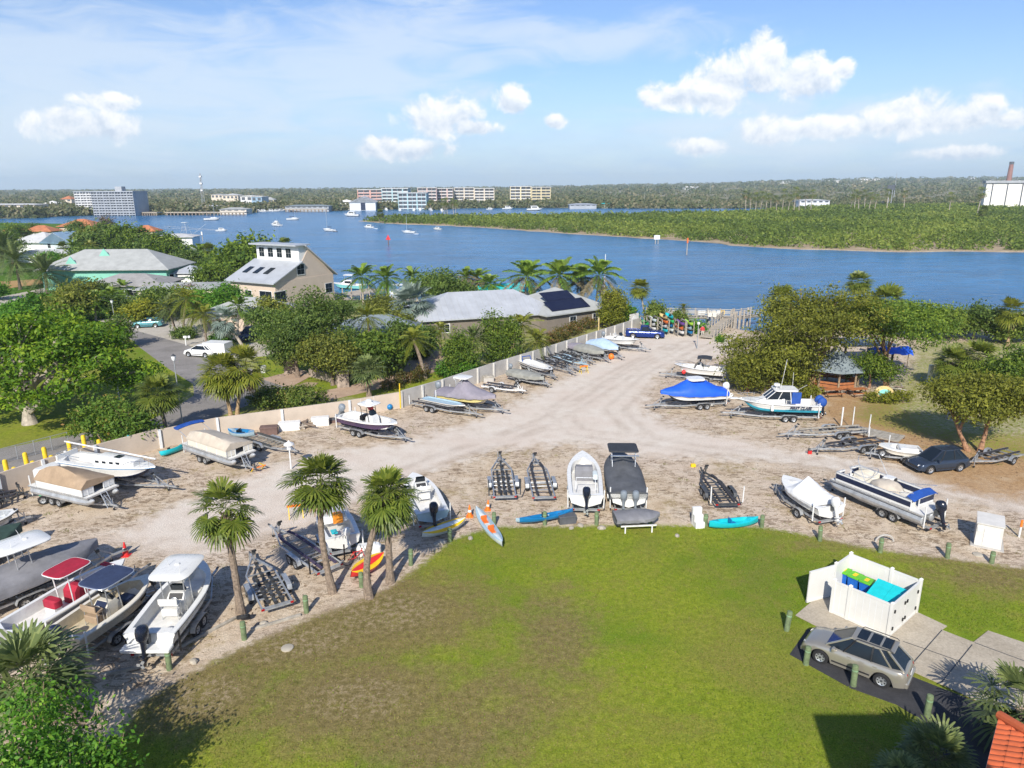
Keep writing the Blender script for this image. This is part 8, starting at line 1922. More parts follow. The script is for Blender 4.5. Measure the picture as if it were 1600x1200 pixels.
# inflatable under a grey cover on a white rack
loc, rz, ln = place((960,812), (1029,809), .7); t = thing('covered_inflatable', 'grey covered inflatable boat resting on a low white rack', 'inflatable boat', (loc[0],loc[1],.55), rz)
h = Hull(ln, 1.5, .42, .05, .15, .6, z0=0); q = MB(); mk_hull(t, h, 'tarp_grey', 'tarp_grey', 'tarp_grey', n=14); cover(t, h, [(0,.10),(.5,.22),(1,.05)], 'tarp_grey', .2, 15)
q = MB()
for k in (.3,.68): q.beam((h.x(k),-.72,.38),(h.x(k),.72,.66-.24),.05,.02,'black')
part(q, 'strap', t)
t = thing('boat_rack', 'low white rack carrying the grey covered inflatable', 'rack', (loc[0],loc[1],0), rz); q = MB()
for s in (-.6,.6):
 for x in (-ln*.3,ln*.3): q.beam((x,s,0),(x,s,.52),.08,.08,'painted_white')
 q.beam((-ln*.4,s,.50),(ln*.4,s,.50),.08,.08,'painted_white')
part(q, 'frame', t)
# ------------------------------------------------------------------ vehicles
def car_px(front, rear, W, far=1):
 p = Vector((*G(*front), 0)); q = Vector((*G(*rear), 0)); d = (p-q).normalized(); nn = Vector((-d.y,d.x,0));
 if nn.y < 0: nn = -nn
 c = (p+q)/2 + nn*(W/2-.1); return (c.x,c.y,0), atan2(d.y,d.x), (p-q).length
l, z, n = car_px((1281,1036), (1377,1074), 1.85); car('parked_car', 'champagne silver sport utility car with a glass roof beside the white bin enclosure', l, z, 'silver_paint', 4.48, 1.85, 1.76, 2.62, roof_glass=True)
l, z, n = car_px((1453,741), (1498,737), 1.84); car('parked_car', 'dark grey sport utility car parked at the road edge before the single axle trailer', l, z, 'dark_paint', 4.4, 1.84, 1.80, 2.62, rails=False)
x, y = G(1009, 529); car('pickup_truck', 'dark blue pickup truck parked at the end of the wall', (x,y+.8,0), radians(-10), 'blue_paint', 5.6, 1.95, 1.82, 3.5, 'pickup', rails=False, wr=.40)
l, z, n = car_px((299,556), (313,560), 1.8); car('parked_car', 'white compact car parked on the driveway beside the trailer box', l, radians(165), 'white_paint', 4.3, 1.8, 1.6, 2.6, rails=False)
x, y = G(232, 511); car('parked_car', 'teal green car half hidden by the date palms on the circular drive', (x,y,0), radians(190), 'teal_paint', 4.5, 1.8, 1.55, 2.65, rails=False)
x, y = G(392, 530); car('parked_car', 'dark blue van parked behind the leaning pale palm', (x,y,0), radians(250), 'navy_gloss', 4.7, 1.85, 1.9, 2.8, rails=False)
x, y = G(342, 556); t = thing('utility_trailer', 'white box trailer hitched beside the white compact car', 'trailer', (x,y,0), radians(-12)); q = MB(); q.bx(-1.6,1.6,-.95,.95,.5,1.9,'white_paint'); q.beam((-1.6,0,.5),(-2.6,0,.45),.1,.1,'steel_dark'); part(q, 'body', t)
for s in (-1,1): wheel(t, (.2,s*1.0,.33), .33, .2)
# ------------------------------------------------------------------ bollards, cones, posts
for lb, px, py, hh, ln in [('bollard just behind the outboard of the large white boat',265,1046,1.05,(0,.03)),('bollard beside the loose tyre at the foot of the leaning palm',382,999,1.0,(0,0)),('bollard between the empty grey trailer and the lawn',479,957,1.0,(0,0)),('bollard under the yellow and red kayak',565,917,.9,(0,0)),('bollard standing right of the double palm',642,883,1.05,(.03,0)),('bollard holding up the yellow and grey kayak',703,846,.9,(0,0)),('bollard just right of the canoe',772,821,.95,(0,0)),('bollard in front of the long blue kayak',851,820,.95,(0,0)),('bollard right of the dark storage box',932,820,.95,(.05,.05)),('bollard at the right end of the white rack',1016,821,.9,(0,0)),('bollard between the white steps and the turquoise kayak',1102,822,.85,(0,0)),('bollard at the right end of the turquoise kayak',1190,824,.9,(.08,0)),('bollard alone on the lawn edge below the white covered boat',1281,845,1.0,(0,.05)),('bollard beside the small grey culvert ring',1375,863,.95,(0,0)),('bollard at the lawn edge below the long pontoon boat stern',1480,872,1.0,(0,.06)),('short bollard in the grass below the white utility cabinet',1549,880,.75,(0,0)),('leaning bollard on the grass left of the bin enclosure',1229,985,1.05,(.05,-.14)),('bollard in front of the silver car bonnet',1259,1038,.95,(0,.04)),('bollard beside the silver car doors',1333,1072,1.05,(0,.06)),('bollard on the shaded asphalt lane edge',1448,1119,1.05,(0,0)),('bollard in the building shadow above the spiky palm',1416,1178,.95,(0,0))]:
 bollard(lb, px, py, hh, ln)
cone('orange cone left of the white and orange canoe', 734, 807, .85); cone('orange cone behind the roller trailer', 762, 797, .75, rot=(.0,.06)); cone('red cone at the bow of the crimson topped boat', 197, 868, .9, 'bright_red')
marker_post('white marker post with an orange top right of the utility cabinet', 1592, 839, 1.15, 'painted_white', 'orange', .06)
marker_post('tall white post beside the empty aluminium trailer', 1314, 667, 1.9, 'painted_white', None, .07)
marker_post('tall yellow post against the wall by the grey skiff', 626, 638, 2.6, 'bolyellow', None, .06)
marker_post('yellow post against the wall near its far end', 935, 527, 2.9, 'kayak_tan', None, .09)
marker_post('thin black post beside the purple hulled boat motor', 527, 648, 2.0, 'black', None, .04)
def lamp_post(label, px, py, topy):
 x, y = G(px, py); z = Zat(y, topy, px); t = thing('yard_lamp', label, 'lamp post', (x,y,0)); q = MB(); q.lathe((0,0,0), [(.07,-.1),(.05,z-.7)], 'painted_white', 8); part(q, 'pole', t)
 q = MB(); q.rbox((0,0,z-.55), (.30,.30,.36), 'pipe_white', .05); part(q, 'lamp_body', t); q = MB(); q.lathe((0,0,0), [(.42,z-.36),(.38,z-.26),(.10,z-.12),(.03,z)], 'painted_white', 12); part(q, 'hood', t)
lamp_post('white yard lamp with a broad hood beside the wood decked trailer', 455, 733, 688)
x, y = G(1089, 545); t = thing('light_pole', 'thin grey light pole behind the black bimini boat', 'light pole', (x,y,0)); q = MB(); zz = Zat(y, 506, 1091); q.tube([(0,0,0),(0,0,zz)], [.08,.05], 'galv', 8); part(q, 'shaft', t); q = MB(); q.rbox((0,0,zz+.1),(.35,.35,.3),'painted_white',.08); part(q, 'lamp_head', t)
street_lamp('globe street lamp on the shaded lawn beside the sea grape bush', 187, 625, 577); street_lamp('globe street lamp beside the road bend', 286, 668, 554); street_lamp('globe street lamp far back beside the scrub', 181, 512, 468)
# stop sign back post by the road, mailbox
x, y = G(291, 540); t = thing('mailbox', 'pair of pale mailboxes on a post beside the driveway', 'mailbox', (x,y,0)); q = MB(); q.bx(-.06,.06,-.06,.06,0,1.1,'painted_white'); part(q, 'post', t); q = MB(); q.rbox((0,0,1.25),(.55,.25,.3),'gel',.1); q.rbox((.5,.1,1.25),(.35,.25,.3),'pipe_white',.1); part(q, 'box', t)
x, y = G(412, 582); t = thing('litter_bin', 'white round bin on the green front lawn', 'bin', (x,y,0)); q = MB(); q.lathe((0,0,0), [(.32,0),(.36,.7),(.3,.75)], 'painted_white', 12); part(q, 'body', t); q = MB(); q.lathe((0,0,.75), [(.37,0),(.3,.12),(.05,.16)], 'pipe_white', 12); part(q, 'lid', t)
# ------------------------------------------------------------------ walls
Wp = [G(-90,800), G(0,775), G(62,752)]
W1 = [G(150,728), G(205,708), G(330,681), G(460,664), G(560,655), G(622,640), G(650,630)]
W2 = [G(650,629), G(700,612), G(780,587), G(850,563), G(920,541), G(998,517)]
wall_run([G(-90,800), G(0,776), G(70,752), G(150,728), G(250,700)], 1.75, 'low beige yard wall behind the sailboat and brown covered pontoon', post=5.2)
wall_run([G(250,700), G(340,680), G(440,666), G(545,651), G(626,637)], 1.65, 'beige yard wall with white posts behind the dock boxes', post=4.6)
wall_run([G(626,637), G(690,618), G(770,590), G(850,564), G(930,537), G(998,514)], 1.75, 'long pale panelled wall running back towards the water', 'boundary_wall', 2.75, 'concrete_grey', .18, pcol='wallpost')
p, q_ = G(998,514), G(985,508);
t = thing('arched_gate', 'pale arched gate panel at the far end of the long wall', 'gate', (p[0]-.9,p[1]-.6,0), .75); q = MB(); q.bx(-1.0,1.0,-.12,.12,0,2.5,'wallpost'); part(q, 'panel', t); q = MB(); q.prism([(.62*cos(radians(a)),1.6+.62*sin(radians(a))) for a in range(0,181,15)] + [(-.62,0.05),(.62,0.05)], -.02, .02, 'painted_white'); o = part(q, 'door', t); o.rotation_euler = (radians(90),0,0); o.location = (0,-.14,0)
# stone gate wall of the green lawn house
for lb, a, b, hh, k in [('rough stone gate pillar right of the green front lawn',(453,583),(459,583),1.8,1.3),('rough stone gate pillar at the paved drive',(536,604),(541,604),1.9,1.3)]:
 x, y = G(*a); t = thing('stone_pillar', lb, 'gate pillar', (x,y,0), .3); q = MB(); q.rbox((0,0,hh/2),(k,k,hh),'stone',.08); part(q, 'shaft', t); q = MB(); q.rbox((0,0,hh+.08),(k+.2,k+.2,.16),'rock',.05); part(q, 'cap', t)
p1, p2, p3 = G(485,588), G(510,594), G(532,603)
t = thing('garden_wall', 'low curved stone wall between the two stone pillars', 'wall', (p1[0],p1[1],0)); q = MB()
for a, b in ((p1,p2),(p2,p3)): q.beam((a[0]-p1[0],a[1]-p1[1],.4),(b[0]-p1[0],b[1]-p1[1],.4),.35,1.1,'stone')
part(q, 'panel', t)
# chain link fence and yellow posts at the left
a, b = G(-60,742), G(108,697); t = thing('chain_link_fence', 'grey chain link fence beside the road at the left', 'fence', (a[0],a[1],0)); d = Vector((b[0]-a[0],b[1]-a[1],0))
for i in range(7):
 q = MB(); u = d*(i/6); q.tube([(u.x,u.y,0),(u.x,u.y,1.3)], .035, 'galv', 6); part(q, 'fence_post', t)
q = MB(); q.tube([(0,0,1.28),(d.x,d.y,1.28)], .025, 'galv', 6); q.tube([(0,0,.1),(d.x,d.y,.1)], .015, 'galv', 5); part(q, 'rail', t)
q = MB(); nn = Vector((-d.y,d.x,0)).normalized()*.004
n = int(d.length/.14)
for i in range(n):
 for sg in (1,-1):
  x0 = i*.14; x1 = x0+sg*1.2
  if 0 <= x1 <= d.length: u, v = d.normalized()*x0, d.normalized()*x1; q.beam(u+Vector((0,0,.08)), v+Vector((0,0,1.27)), .006, .006, 'galv')
part(q, 'wire_mesh', t)
for i, (px, py, hh, lb) in enumerate([(13,742,1.35,'yellow safety post at the left edge by the fence'),(44,730,1.35,'second yellow safety post along the fence'),(74,724,1.5,'yellow safety post behind the brown pontoon cover'),(25,748,.75,'short yellow post on the wall behind the green hand cart'),(54,738,.75,'short yellow post left of the brown pontoon cover'),(83,730,.8,'short yellow post hidden behind the pontoon boat'),(111,712,1.1,'yellow post behind the sailboat stern'),(135,712,1.6,'tall yellow post behind the sailboat cockpit'),(157,706,.9,'low yellow post behind the sailboat cabin')]):
 x, y = G(px, py+ (6 if i < 3 else 0)); t = thing('yellow_post', lb, 'safety post', (x,y,0), 0, 'yellow safety posts by the fence'); q = MB(); q.lathe((0,0,0), [(.17,-.1),(.17,hh+.1),(.13,hh+.2),(.03,hh+.24)], 'bolyellow', 12); part(q, 'shaft', t)
marker_post('blue post standing beside the low beige wall', 205, 712, 1.8, 'teal_boat', None, .09)
t = wall_run([G(62,752), G(40,745)], .2, 'small concrete step by the wall', post=9) if False else None
# ------------------------------------------------------------------ boxes and oddments
for lb, px, py, L_, W_, H_, c, ld in [('brown dock box below the wall post',421,678,1.5,.8,.75,'brown_box','brown_box'),('long white dock box right of the brown one',453,671,1.9,.8,.75,'gel','gel'),('white dock box beside the pile of driftwood',501,664,1.6,.75,.8,'gel','deckwhite'),('low dark box left of the purple hulled boat',525,659,1.3,.7,.35,'brown_box','tarp_dark'),('black storage box behind the lawn bollards',886,816,1.15,.6,.55,'tarp_dark','tarp_dark'),('pale box against the wall right of the lilac covered boat',763,596,1.2,.8,.7,'concrete_grey','wood_grey')]:
 dock_box(lb, px, py, L_, W_, H_, c, .2, ld)
def pile(label, px, py, n, s, mats, name='driftwood_pile', cat='pile'):
 x, y = G(px, py); t = thing(name, label, cat, (x,y,0)); r = random.Random(px)
 for k in range(n):
  a = r.uniform(0,pi); q = MB(); l_ = s*r.uniform(.5,1); cx, cy, cz = r.uniform(-.5,.5)*s, r.uniform(-.4,.4)*s, .08+.07*k*s*.5
  q.tube([(cx-cos(a)*l_/2,cy-sin(a)*l_/2,cz),(cx,cy,cz+.1),(cx+cos(a)*l_/2,cy+sin(a)*l_/2,cz+r.uniform(-.05,.2))], [.09,.12,.05], r.choice(mats), 6); part(q, 'log', t)
pile('pile of driftwood and brush between the white dock boxes', 478, 668, 10, 1.3, ['trunk_pale','wood','trunk'])
pile('heap of logs on sand behind the cedars on the right', 1400, 612, 8, 1.6, ['trunk_pale','wood_grey','trunk'])
def steps():
 x, y = G(1091, 822); t = thing('boarding_steps', 'white moulded boarding steps left of the turquoise kayak', 'steps', (x,y,0), .15); q = MB()
 for k in range(3): q.rbox((0,.28*k-.2,.2*(k+1)), (.62,.30,.40*(k+1)), 'gel', .04)
 part(q, 'body', t)
 q = MB()
 for k in range(3): q.box((0,.28*k-.2,.40*(k+1)+.005), (.5,.2,.012), 'deckwhite')
 part(q, 'tread', t)
steps()
def utility():
 a, b = G(1521,852), G(1563,861); c = ((a[0]+b[0])/2, (a[1]+b[1])/2); rz = atan2(b[1]-a[1], b[0]-a[0]); w = hypot(b[0]-a[0], b[1]-a[1])
 t = thing('utility_cabinet', 'white electrical utility cabinet on the grass beside the road', 'utility cabinet', (c[0]-sin(rz)*.75, c[1]+cos(rz)*.75, 0), rz)
 q = MB(); q.loft([[(-w/2,-.75,.06),(w/2,-.75,.06),(w/2,.75,.06),(-w/2,.75,.06)],[(-w/2+.02,-.72,1.5),(w/2-.02,-.72,1.5),(w/2-.02,.75,1.62),(-w/2+.02,.75,1.62)]], 'utility'); part(q, 'body', t)
 q = MB(); q.box((0,0,1.60), (w+.06,1.6,.07), 'utility', 0, 1, 0, .075); part(q, 'lid', t)
 q = MB(); q.box((.12,-.755,.72), (w*.56,.03,1.1), 'gel', 0, 1, 0, -.02); part(q, 'door', t); q = MB(); q.box((-.52,-.76,1.15), (.22,.02,.28), 'pipe_white'); part(q, 'warning_label', t)
 q = MB(); q.box((0,0,.03), (w+.35,1.85,.08), 'concrete_grey'); part(q, 'base', t)
utility()
# hand cart with a green cover, folded sawhorses, tyre, tank, bicycle
x, y = G(75, 781); t = thing('hand_cart', 'two wheeled cart with a green mesh cover in front of the brown pontoon', 'cart', (x,y,0), .35); q = MB(); q.beam((-1.1,0,.45),(1.0,0,.45),.08,.08,'steel_dark'); q.beam((0,-.7,.38),(0,.7,.38),.06,.06,'steel_dark'); part(q, 'frame', t)
q = MB(); q.rbox((.2,0,.66),(1.3,.8,.34),'greenmesh',.2); part(q, 'cover', t)
for s in (-1,1): wheel(t, (-.1,s*.75,.32), .32, .18)
for lb, px, py, rz, fall in [('orange sawhorse standing behind the tall foreground palm',463,808,.3,0),('orange sawhorse lying by the sand covered pontoon ladder',398,733,.8,1.2),('small orange sawhorse at the road edge by the trailer row',912,583,.4,0)]:
 x, y = G(px, py); t = thing('sawhorse', lb, 'sawhorse', (x,y,.1 if fall else 0), rz, 'orange sawhorses'); t.rotation_euler = (fall,0,rz)
 q = MB(); q.beam((-.55,0,.85),(.55,0,.85),.07,.16,'orange'); part(q, 'top_rail', t)
 for sx in (-.45,.45):
  for sy in (-1,1): q = MB(); q.beam((sx,0,.85),(sx,sy*.3,0),.05,.06,'bolyellow'); part(q, 'leg', t)
x, y = G(385, 966); t = thing('loose_tyre', 'loose trailer tyre leaning against the bollard by the palm foot', 'tyre', (x,y-.35,.33)); t.rotation_euler = (radians(62),0,.3)
wheel(t, (0,0,0), .33, .19)
x, y = G(574, 872); t = thing('water_tank', 'white plastic tank behind the yellow and red kayak', 'tank', (x,y+.5,0), .2); q = MB(); q.rbox((0,0,.35),(1.5,.7,.62),'gel',.2); part(q, 'body', t); q = MB(); q.lathe((.3,0,.66), [(.12,0),(.12,.08),(.05,.1)], 'pipe_white', 10); part(q, 'cap', t)
def bicycle(label, px, py, rz):
 x, y = G(px, py); t = thing('bicycle', label, 'bicycle', (x,y,0), rz)
 for s in (-.5,.5):
  q = MB(); q.tube([(s+.33*cos(a),0,.33+.33*sin(a)) for a in [radians(g) for g in range(0,361,24)]], .022, 'rubber', 5)
  for k in range(8): a = k*pi/4; q.tube([(s,0,.33),(s+.31*cos(a),0,.33+.31*sin(a))], .006, 'alu', 3)
  part(q, 'wheel', t)
 q = MB();
 for a, b in (((-.5,0,.33),(-.12,0,.75)),((-.12,0,.75),(.36,0,.75)),((-.05,0,.36),(.36,0,.72)),((-.05,0,.36),(-.16,0,.85)),((-.5,0,.33),(-.05,0,.36)),((.5,0,.33),(.34,0,.9))): q.tube([a,b], .025, 'red', 6)
 part(q, 'frame', t); q = MB(); q.rbox((-.17,0,.90),(.26,.15,.06),'black',.04); part(q, 'saddle', t); q = MB(); q.tube([(.36,-.28,1.0),(.33,0,.93),(.36,.28,1.0)], .02, 'black', 6); part(q, 'handlebar', t)
bicycle('small red bicycle standing between the palms and the white tank', 557, 880, .5)
x, y = G(609, 640); t = thing('buoy', 'round blue ball lying against the wall by the purple hulled boat', 'buoy', (x,y,.3)); q = MB(); q.ball((0,0,0), .32, 'kayak_blue', 14, 8); part(q, 'float', t)
x, y = G(955, 561); t = thing('buoy', 'orange round buoy at the end of the trailer row', 'buoy', (x,y,.35)); q = MB(); q.ball((0,0,0), .40, 'orange', 14, 8); part(q, 'float', t)
x, y = G(1083, 729); t = thing('fire_hydrant', 'small yellow object on the sand left of the lone dark trailer', 'valve cover', (x,y,0)); q = MB(); q.rbox((0,0,.12),(.4,.3,.24),'yellow',.08); part(q, 'body', t)
t['label'] = 'small yellow box on the sand near the dark lone trailer'; t['category'] = 'box'; t.name = 'small_box'
x, y = G(1265, 709); t = thing('fuel_can', 'red fuel can by the coupler of the low trailer', 'fuel can', (x,y,0)); q = MB(); q.rbox((0,0,.18),(.32,.22,.34),'red',.05); part(q, 'body', t); q = MB(); q.tube([(.08,0,.35),(.18,0,.46)], .03, 'black', 6); part(q, 'spout', t)
# concrete culvert ring
x, y = G(1382, 846); t = thing('culvert_ring', 'small pale half ring of concrete in the dirt behind a bollard', 'culvert', (x,y,0)); q = MB(); q.tube([(.55*cos(a),0,.45*sin(a)) for a in [radians(g) for g in range(0,181,20)]], .06, 'concrete_grey', 6); part(q, 'ring', t)
for lb, px, py in [('small white lid in the grass below the utility cabinet',1528,867),('pale round lid on the dirt patch of the lawn',449,1013)]:
 x, y = G(px, py); q = MB(); q.lathe((0,0,0), [(.30,0),(.30,.05),(.22,.07),(.05,.08)], 'concrete', 12); solo(q, 'ground_lid', lb, 'utility lid', (x,y,0))
# stones along the lawn edge
for i, (px, py, s) in enumerate([(690,848,.35),(681,852,.28),(735,842,.22),(907,822,.25),(940,826,.3),(893,826,.22),(1058,838,.2),(303,1035,.25),(412,975,.22)]):
 x, y = G(px, py); q = MB(); q.ball((0,0,.05), (s,s*.75,s*.55), 'rock', 7, 5); solo(q, 'stone', 'pale stone lying at the edge of the lawn among the bollards', 'stone', (x,y,0), i*.8, 'stones along the lawn edge', 0)
# timber edging planks
for lb, a, b in [('thin timber edging along the sand left of the leaning palm',(262,1022),(372,965)),('timber edging along the lawn right of the leaning palm',(392,985),(470,962)),('weathered board lying in front of the white boat stern',(160,1056),(232,1040))]:
 p, q_ = G(*a), G(*b); t = thing('timber_plank', lb, 'plank', ((p[0]+q_[0])/2,(p[1]+q_[1])/2,0), atan2(q_[1]-p[1],q_[0]-p[0])); l_ = hypot(q_[0]-p[0],q_[1]-p[1]); q = MB(); q.rbox((0,0,.06),(l_,.16,.12),'wood_grey',.02); part(q, 'board', t)
# wooden ramp platform by the trailers
x, y = G(1366, 681); t = thing('wooden_platform', 'grey timber ramp platform behind the low empty trailer', 'platform', (x,y,0), -.75); q = MB(); q.bx(-2.2,2.2,-1.0,1.0,.18,.26,'wood_grey');
for k in range(12): q.bx(-2.2+k*.37,-2.2+k*.37+.33,-1.02,1.02,.262,.30,'wood_grey')
part(q, 'deck', t)
for s in (-.9,.9): q = MB(); q.bx(-2.2,2.2,s-.07,s+.07,0,.18,'wood_dark'); part(q, 'bearer', t)
# ------------------------------------------------------------------ bin enclosure
def enclosure():
 F0, F1 = G(1298,957.5), G(1386.4,997.5); R1 = G(1433.5,958.5); Lg = G(1257,941.5); Lm = G(1278,931)
 d = Vector((F1[0]-F0[0],F1[1]-F0[1],0)).normalized(); e = Vector((R1[0]-F1[0],R1[1]-F1[1],0)); e = (e - d*e.dot(d)); dep = e.length; e.normalize()
 o = Vector((*F0,0)); ln = Vector((F1[0]-F0[0],F1[1]-F0[1],0)).length; rz = atan2(d.y,d.x)
 t = thing('bin_enclosure', 'white vinyl fence enclosure around the bins, open at its left end', 'bin enclosure', (o.x,o.y,0), rz); H_ = 1.85
 lg = Vector((*Lg,0))-o; lx, ly = lg.dot(d), lg.dot(e)
 def pan(a, b, nm='panel', h=H_):
  q = MB(); a, b = Vector((*a,0)), Vector((*b,0)); q.beam(a+Vector((0,0,h/2+.04)), b+Vector((0,0,h/2+.04)), .06, h-.1, 'vinyl'); u = (b-a).normalized(); n = max(2,int((b-a).length/.3))
  q.beam(a+Vector((0,0,h+.0)), b+Vector((0,0,h+.0)), .10, .09, 'vinyl'); q.beam(a+Vector((0,0,.12)), b+Vector((0,0,.12)), .10, .13, 'vinyl')
  for i in range(1,n):
   p = a.lerp(b,i/n); q.beam(p+Vector((0,0,.2)), p+Vector((0,0,h-.06)), .072, .012, 'pipe_white')
  part(q, nm, t, smooth=None)
 def post(a, h=H_):
  q = MB(); q.bx(a[0]-.075,a[0]+.075,a[1]-.075,a[1]+.075,0,h+.12,'vinyl'); q.loft([[(a[0]+x*.09,a[1]+y*.09,h+.12) for x,y in ((-1,-1),(1,-1),(1,1),(-1,1))],[(a[0]+x*.01,a[1]+y*.01,h+.2) for x,y in ((-1,-1),(1,-1),(1,1),(-1,1))]], 'vinyl'); part(q, 'fence_post', t, smooth=None)
 x0 = lx*.55;
 pan((0,0),(.75,0)); pan((.9,0),(ln-.08,0)); pan((ln,dep),(ln*.5,dep)); pan((ln*.5,dep),(x0,dep)); pan((x0,dep),(x0,dep*.52)); pan((x0,dep*.45),(lx+.1,ly*1.0),'gate')
 for k in (0,1): pan((ln,.08+k*dep*.47),(ln,dep*.47+k*dep*.47),'gate')
 for p in ((0,0),(.82,0),(ln,0),(ln,dep),(ln*.5,dep),(x0,dep),(x0,dep*.5)): post(p)
 q = MB()
 for yy in (.3,dep*.44,dep*.52,dep*.9):
  for zz in (.45,1.4): q.box((ln+.06,yy,zz),(.05,.10,.16),'trimblack')
 part(q, 'hinge', t)
 W = lambda a, b: (o.x+d.x*a+e.x*b, o.y+d.y*a+e.y*b, .05)
 for i, (a, lb) in enumerate([((1319,891),'leftmost blue wheeled bin with a green lid in the enclosure'),((1337,899),'middle blue wheeled bin with a green lid in the enclosure'),((1355,907),'blue wheeled bin with a green lid next to the turquoise dumpster')]):
  wheelie_bin(lb, (*G(*a, 1.07), .05), rz-pi/2+ (.05,-.04,.03)[i], i)
 c = (*G(1386,931,1.15), .05); t2 = thing('dumpster', 'dumpster with a sloping turquoise lid inside the white enclosure', 'dumpster', c, rz)
 q = MB(); q.loft([[(-.78,-.6,.15),(.78,-.6,.15),(.78,.6,.15),(-.78,.6,.15)],[(-.8,-.7,.95),(.8,-.7,.95),(.8,.7,1.35),(-.8,.7,1.35)]], 'dumpster_body'); part(q, 'body', t2)
 for s in (-1,1):
  q = MB(); q.loft([[(s*.41-.405,-.76,.98),(s*.41+.405,-.76,.98),(s*.41+.405,.74,1.41),(s*.41-.405,.74,1.41)],[(s*.41-.405,-.76,1.03),(s*.41+.405,-.76,1.03),(s*.41+.405,.74,1.46),(s*.41-.405,.74,1.46)]], 'dumpster'); part(q, 'lid', t2)
 for sx in (-.7,.7):
  for sy in (-.5,.5): wheel(t2, (sx,sy,.09), .09, .05)
enclosure()
# ------------------------------------------------------------------ kayak racks, dock, person, gazebo
def rack(label, px, py, n):
 x, y = G(px, py); t = thing('kayak_rack', label, 'kayak rack', (x,y,0), .1, 'timber kayak racks by the water'); q = MB()
 for s in (-.55,.55):
  for k in (-1.0,1.0): q.beam((s,k,0),(s,k,2.35),.12,.12,'wood_grey')
  for z in (.35,1.0,1.65,2.3): q.beam((s,-1.1,z),(s,1.1,z),.09,.10,'wood_grey')
 part(q, 'frame', t); return (x,y)
KR = [(1008,518,['kayak_pale','kayak_green',None],'leftmost timber kayak rack by the wall end'),(1018,518,['kayak_white','kayak_white','kayak_pale'],'second kayak rack from the wall end'),(1036,521,['turquoise','kayak_white','kayak_orange','kayak_tan'],'third kayak rack from the wall end'),(1045,520,['kayak_pale','kayak_blue','kayak_green','turquoise'],'fourth kayak rack from the wall end'),(1061,524,['kayak_white','kayak_orange','kayak_purple'],'fifth kayak rack, with a purple kayak on top'),(1074,524,['kayak_blue','light_blue','lime'],'kayak rack nearest the dock ramp')]
W_ = {'kayak_pale':'pale','kayak_green':'bright green','kayak_white':'white','turquoise':'turquoise','kayak_orange':'orange','kayak_tan':'yellow tan','kayak_blue':'deep blue','kayak_purple':'purple','light_blue':'light blue','lime':'lime green'}
P_ = ['bottom','second','third','top']; O_ = ['leftmost','second','third','fourth','fifth','rightmost']
for i, (px, py, ks, lb) in enumerate(KR):
 x, y = rack(lb, px, py, 3)
 for k, c in enumerate(ks):
  if c: kayak(f'{W_[c]} kayak on the {P_[k]} shelf of the {O_[i]} kayak rack', (x+.0,y-.15,.42+.65*k), radians(96), 3.4, .72, .34, c, c, 1, .25*(-1)**k, seats='black', group='kayaks stored on the racks')
x, y = G(1097, 527); person('person in a red shirt and pale trousers standing by the dock ramp', (x,y,0), radians(250), 1.75)
def dock():
 # ramp from the land to the platform over the water
 a, b = Vector((*G(1103,530),0)), Vector((*G(1140,500),0)); c = Vector((*G(1012,497),0)); rail_h = 1.05
 t = thing('dock', 'timber dock with grey railings, a ramp from the yard and a platform across the water', 'dock', (a.x,a.y,0)); z = .25
 def run(p, q_, w, nm):
  d = (q_-p); L_ = d.length; n = int(L_/.28); dd = d.normalized(); nn = Vector((-dd.y,dd.x,0)); mb = MB()
  for i in range(n): u = p-a+dd*(i+.5)*L_/n; mb.box((u.x,u.y,z),(L_/n*.93,w,.07),'dock_wood',atan2(dd.y,dd.x))
  for s in (-1,1): mb.beam(p-a+nn*s*w*.4+Vector((0,0,z-.14)), q_-a+nn*s*w*.4+Vector((0,0,z-.14)), .12, .2, 'wood_grey')
  part(mb, nm, t, smooth=None)
  for s in (-1,1):
   m = max(2,int(L_/2)); rl = MB()
   for k in (.45,.75,rail_h): rl.beam(p-a+nn*s*w/2+Vector((0,0,z+k)), q_-a+nn*s*w/2+Vector((0,0,z+k)), .06, .10, 'rail_grey')
   part(rl, 'rail', t, smooth=None)
   for i in range(m+1):
    u = (p-a).lerp(q_-a, i/m)+nn*s*w/2; e = MB(); e.tube([(u.x,u.y,-3),(u.x,u.y,z+rail_h+.15)], .11, 'trunk_pale', 6); part(e, 'post', t)
 run(a, b, 2.2, 'ramp_deck'); run(b+Vector((1.0,1.2,0)), c+Vector((0,1.2,0)), 2.6, 'platform_deck')
 p2 = Vector((*G(1180,494),0)); run(b+Vector((1.2,.8,0)), p2, 2.0, 'side_deck')
 for i, px in enumerate((1143,1148,1155,1162,1146,1168)):
  u = Vector((*G(px,506-i*2),0))-a; e = MB(); e.tube([(u.x,u.y,-3),(u.x,u.y,1.7)], .16, 'trunk_pale', 7); part(e, 'pile', t)
 return a, b, c
a, b, c = dock()
for i, (px, col) in enumerate([(1092,'gel'),(1098,'gel'),(1107,'cushion'),(1114,'cushion'),(1121,'gel'),(1128,'yellow'),(1108,'cushion'),(1115,'cushion')]):
 x, y = G(px, 497.5 if i < 6 else 501); t = thing('deck_chair', ('yellow' if col == 'yellow' else 'pale') + ' deck seat on the dock platform' + (' at its right end' if col == 'yellow' else ''), 'deck chair', (x,y,.29), radians(90), 'seats on the dock platform')
 q = MB(); q.rbox((0,0,.42),(.55,.6,.10),col,.05); part(q, 'seat', t); q = MB(); q.box((-.28,0,.75),(.08,.6,.7),col); part(q, 'backrest', t)
 for sx in (-.22,.22):
  for sy in (-.25,.25): q = MB(); q.beam((sx,sy,0),(sx,sy,.4),.05,.05,'painted_white'); part(q, 'leg', t)
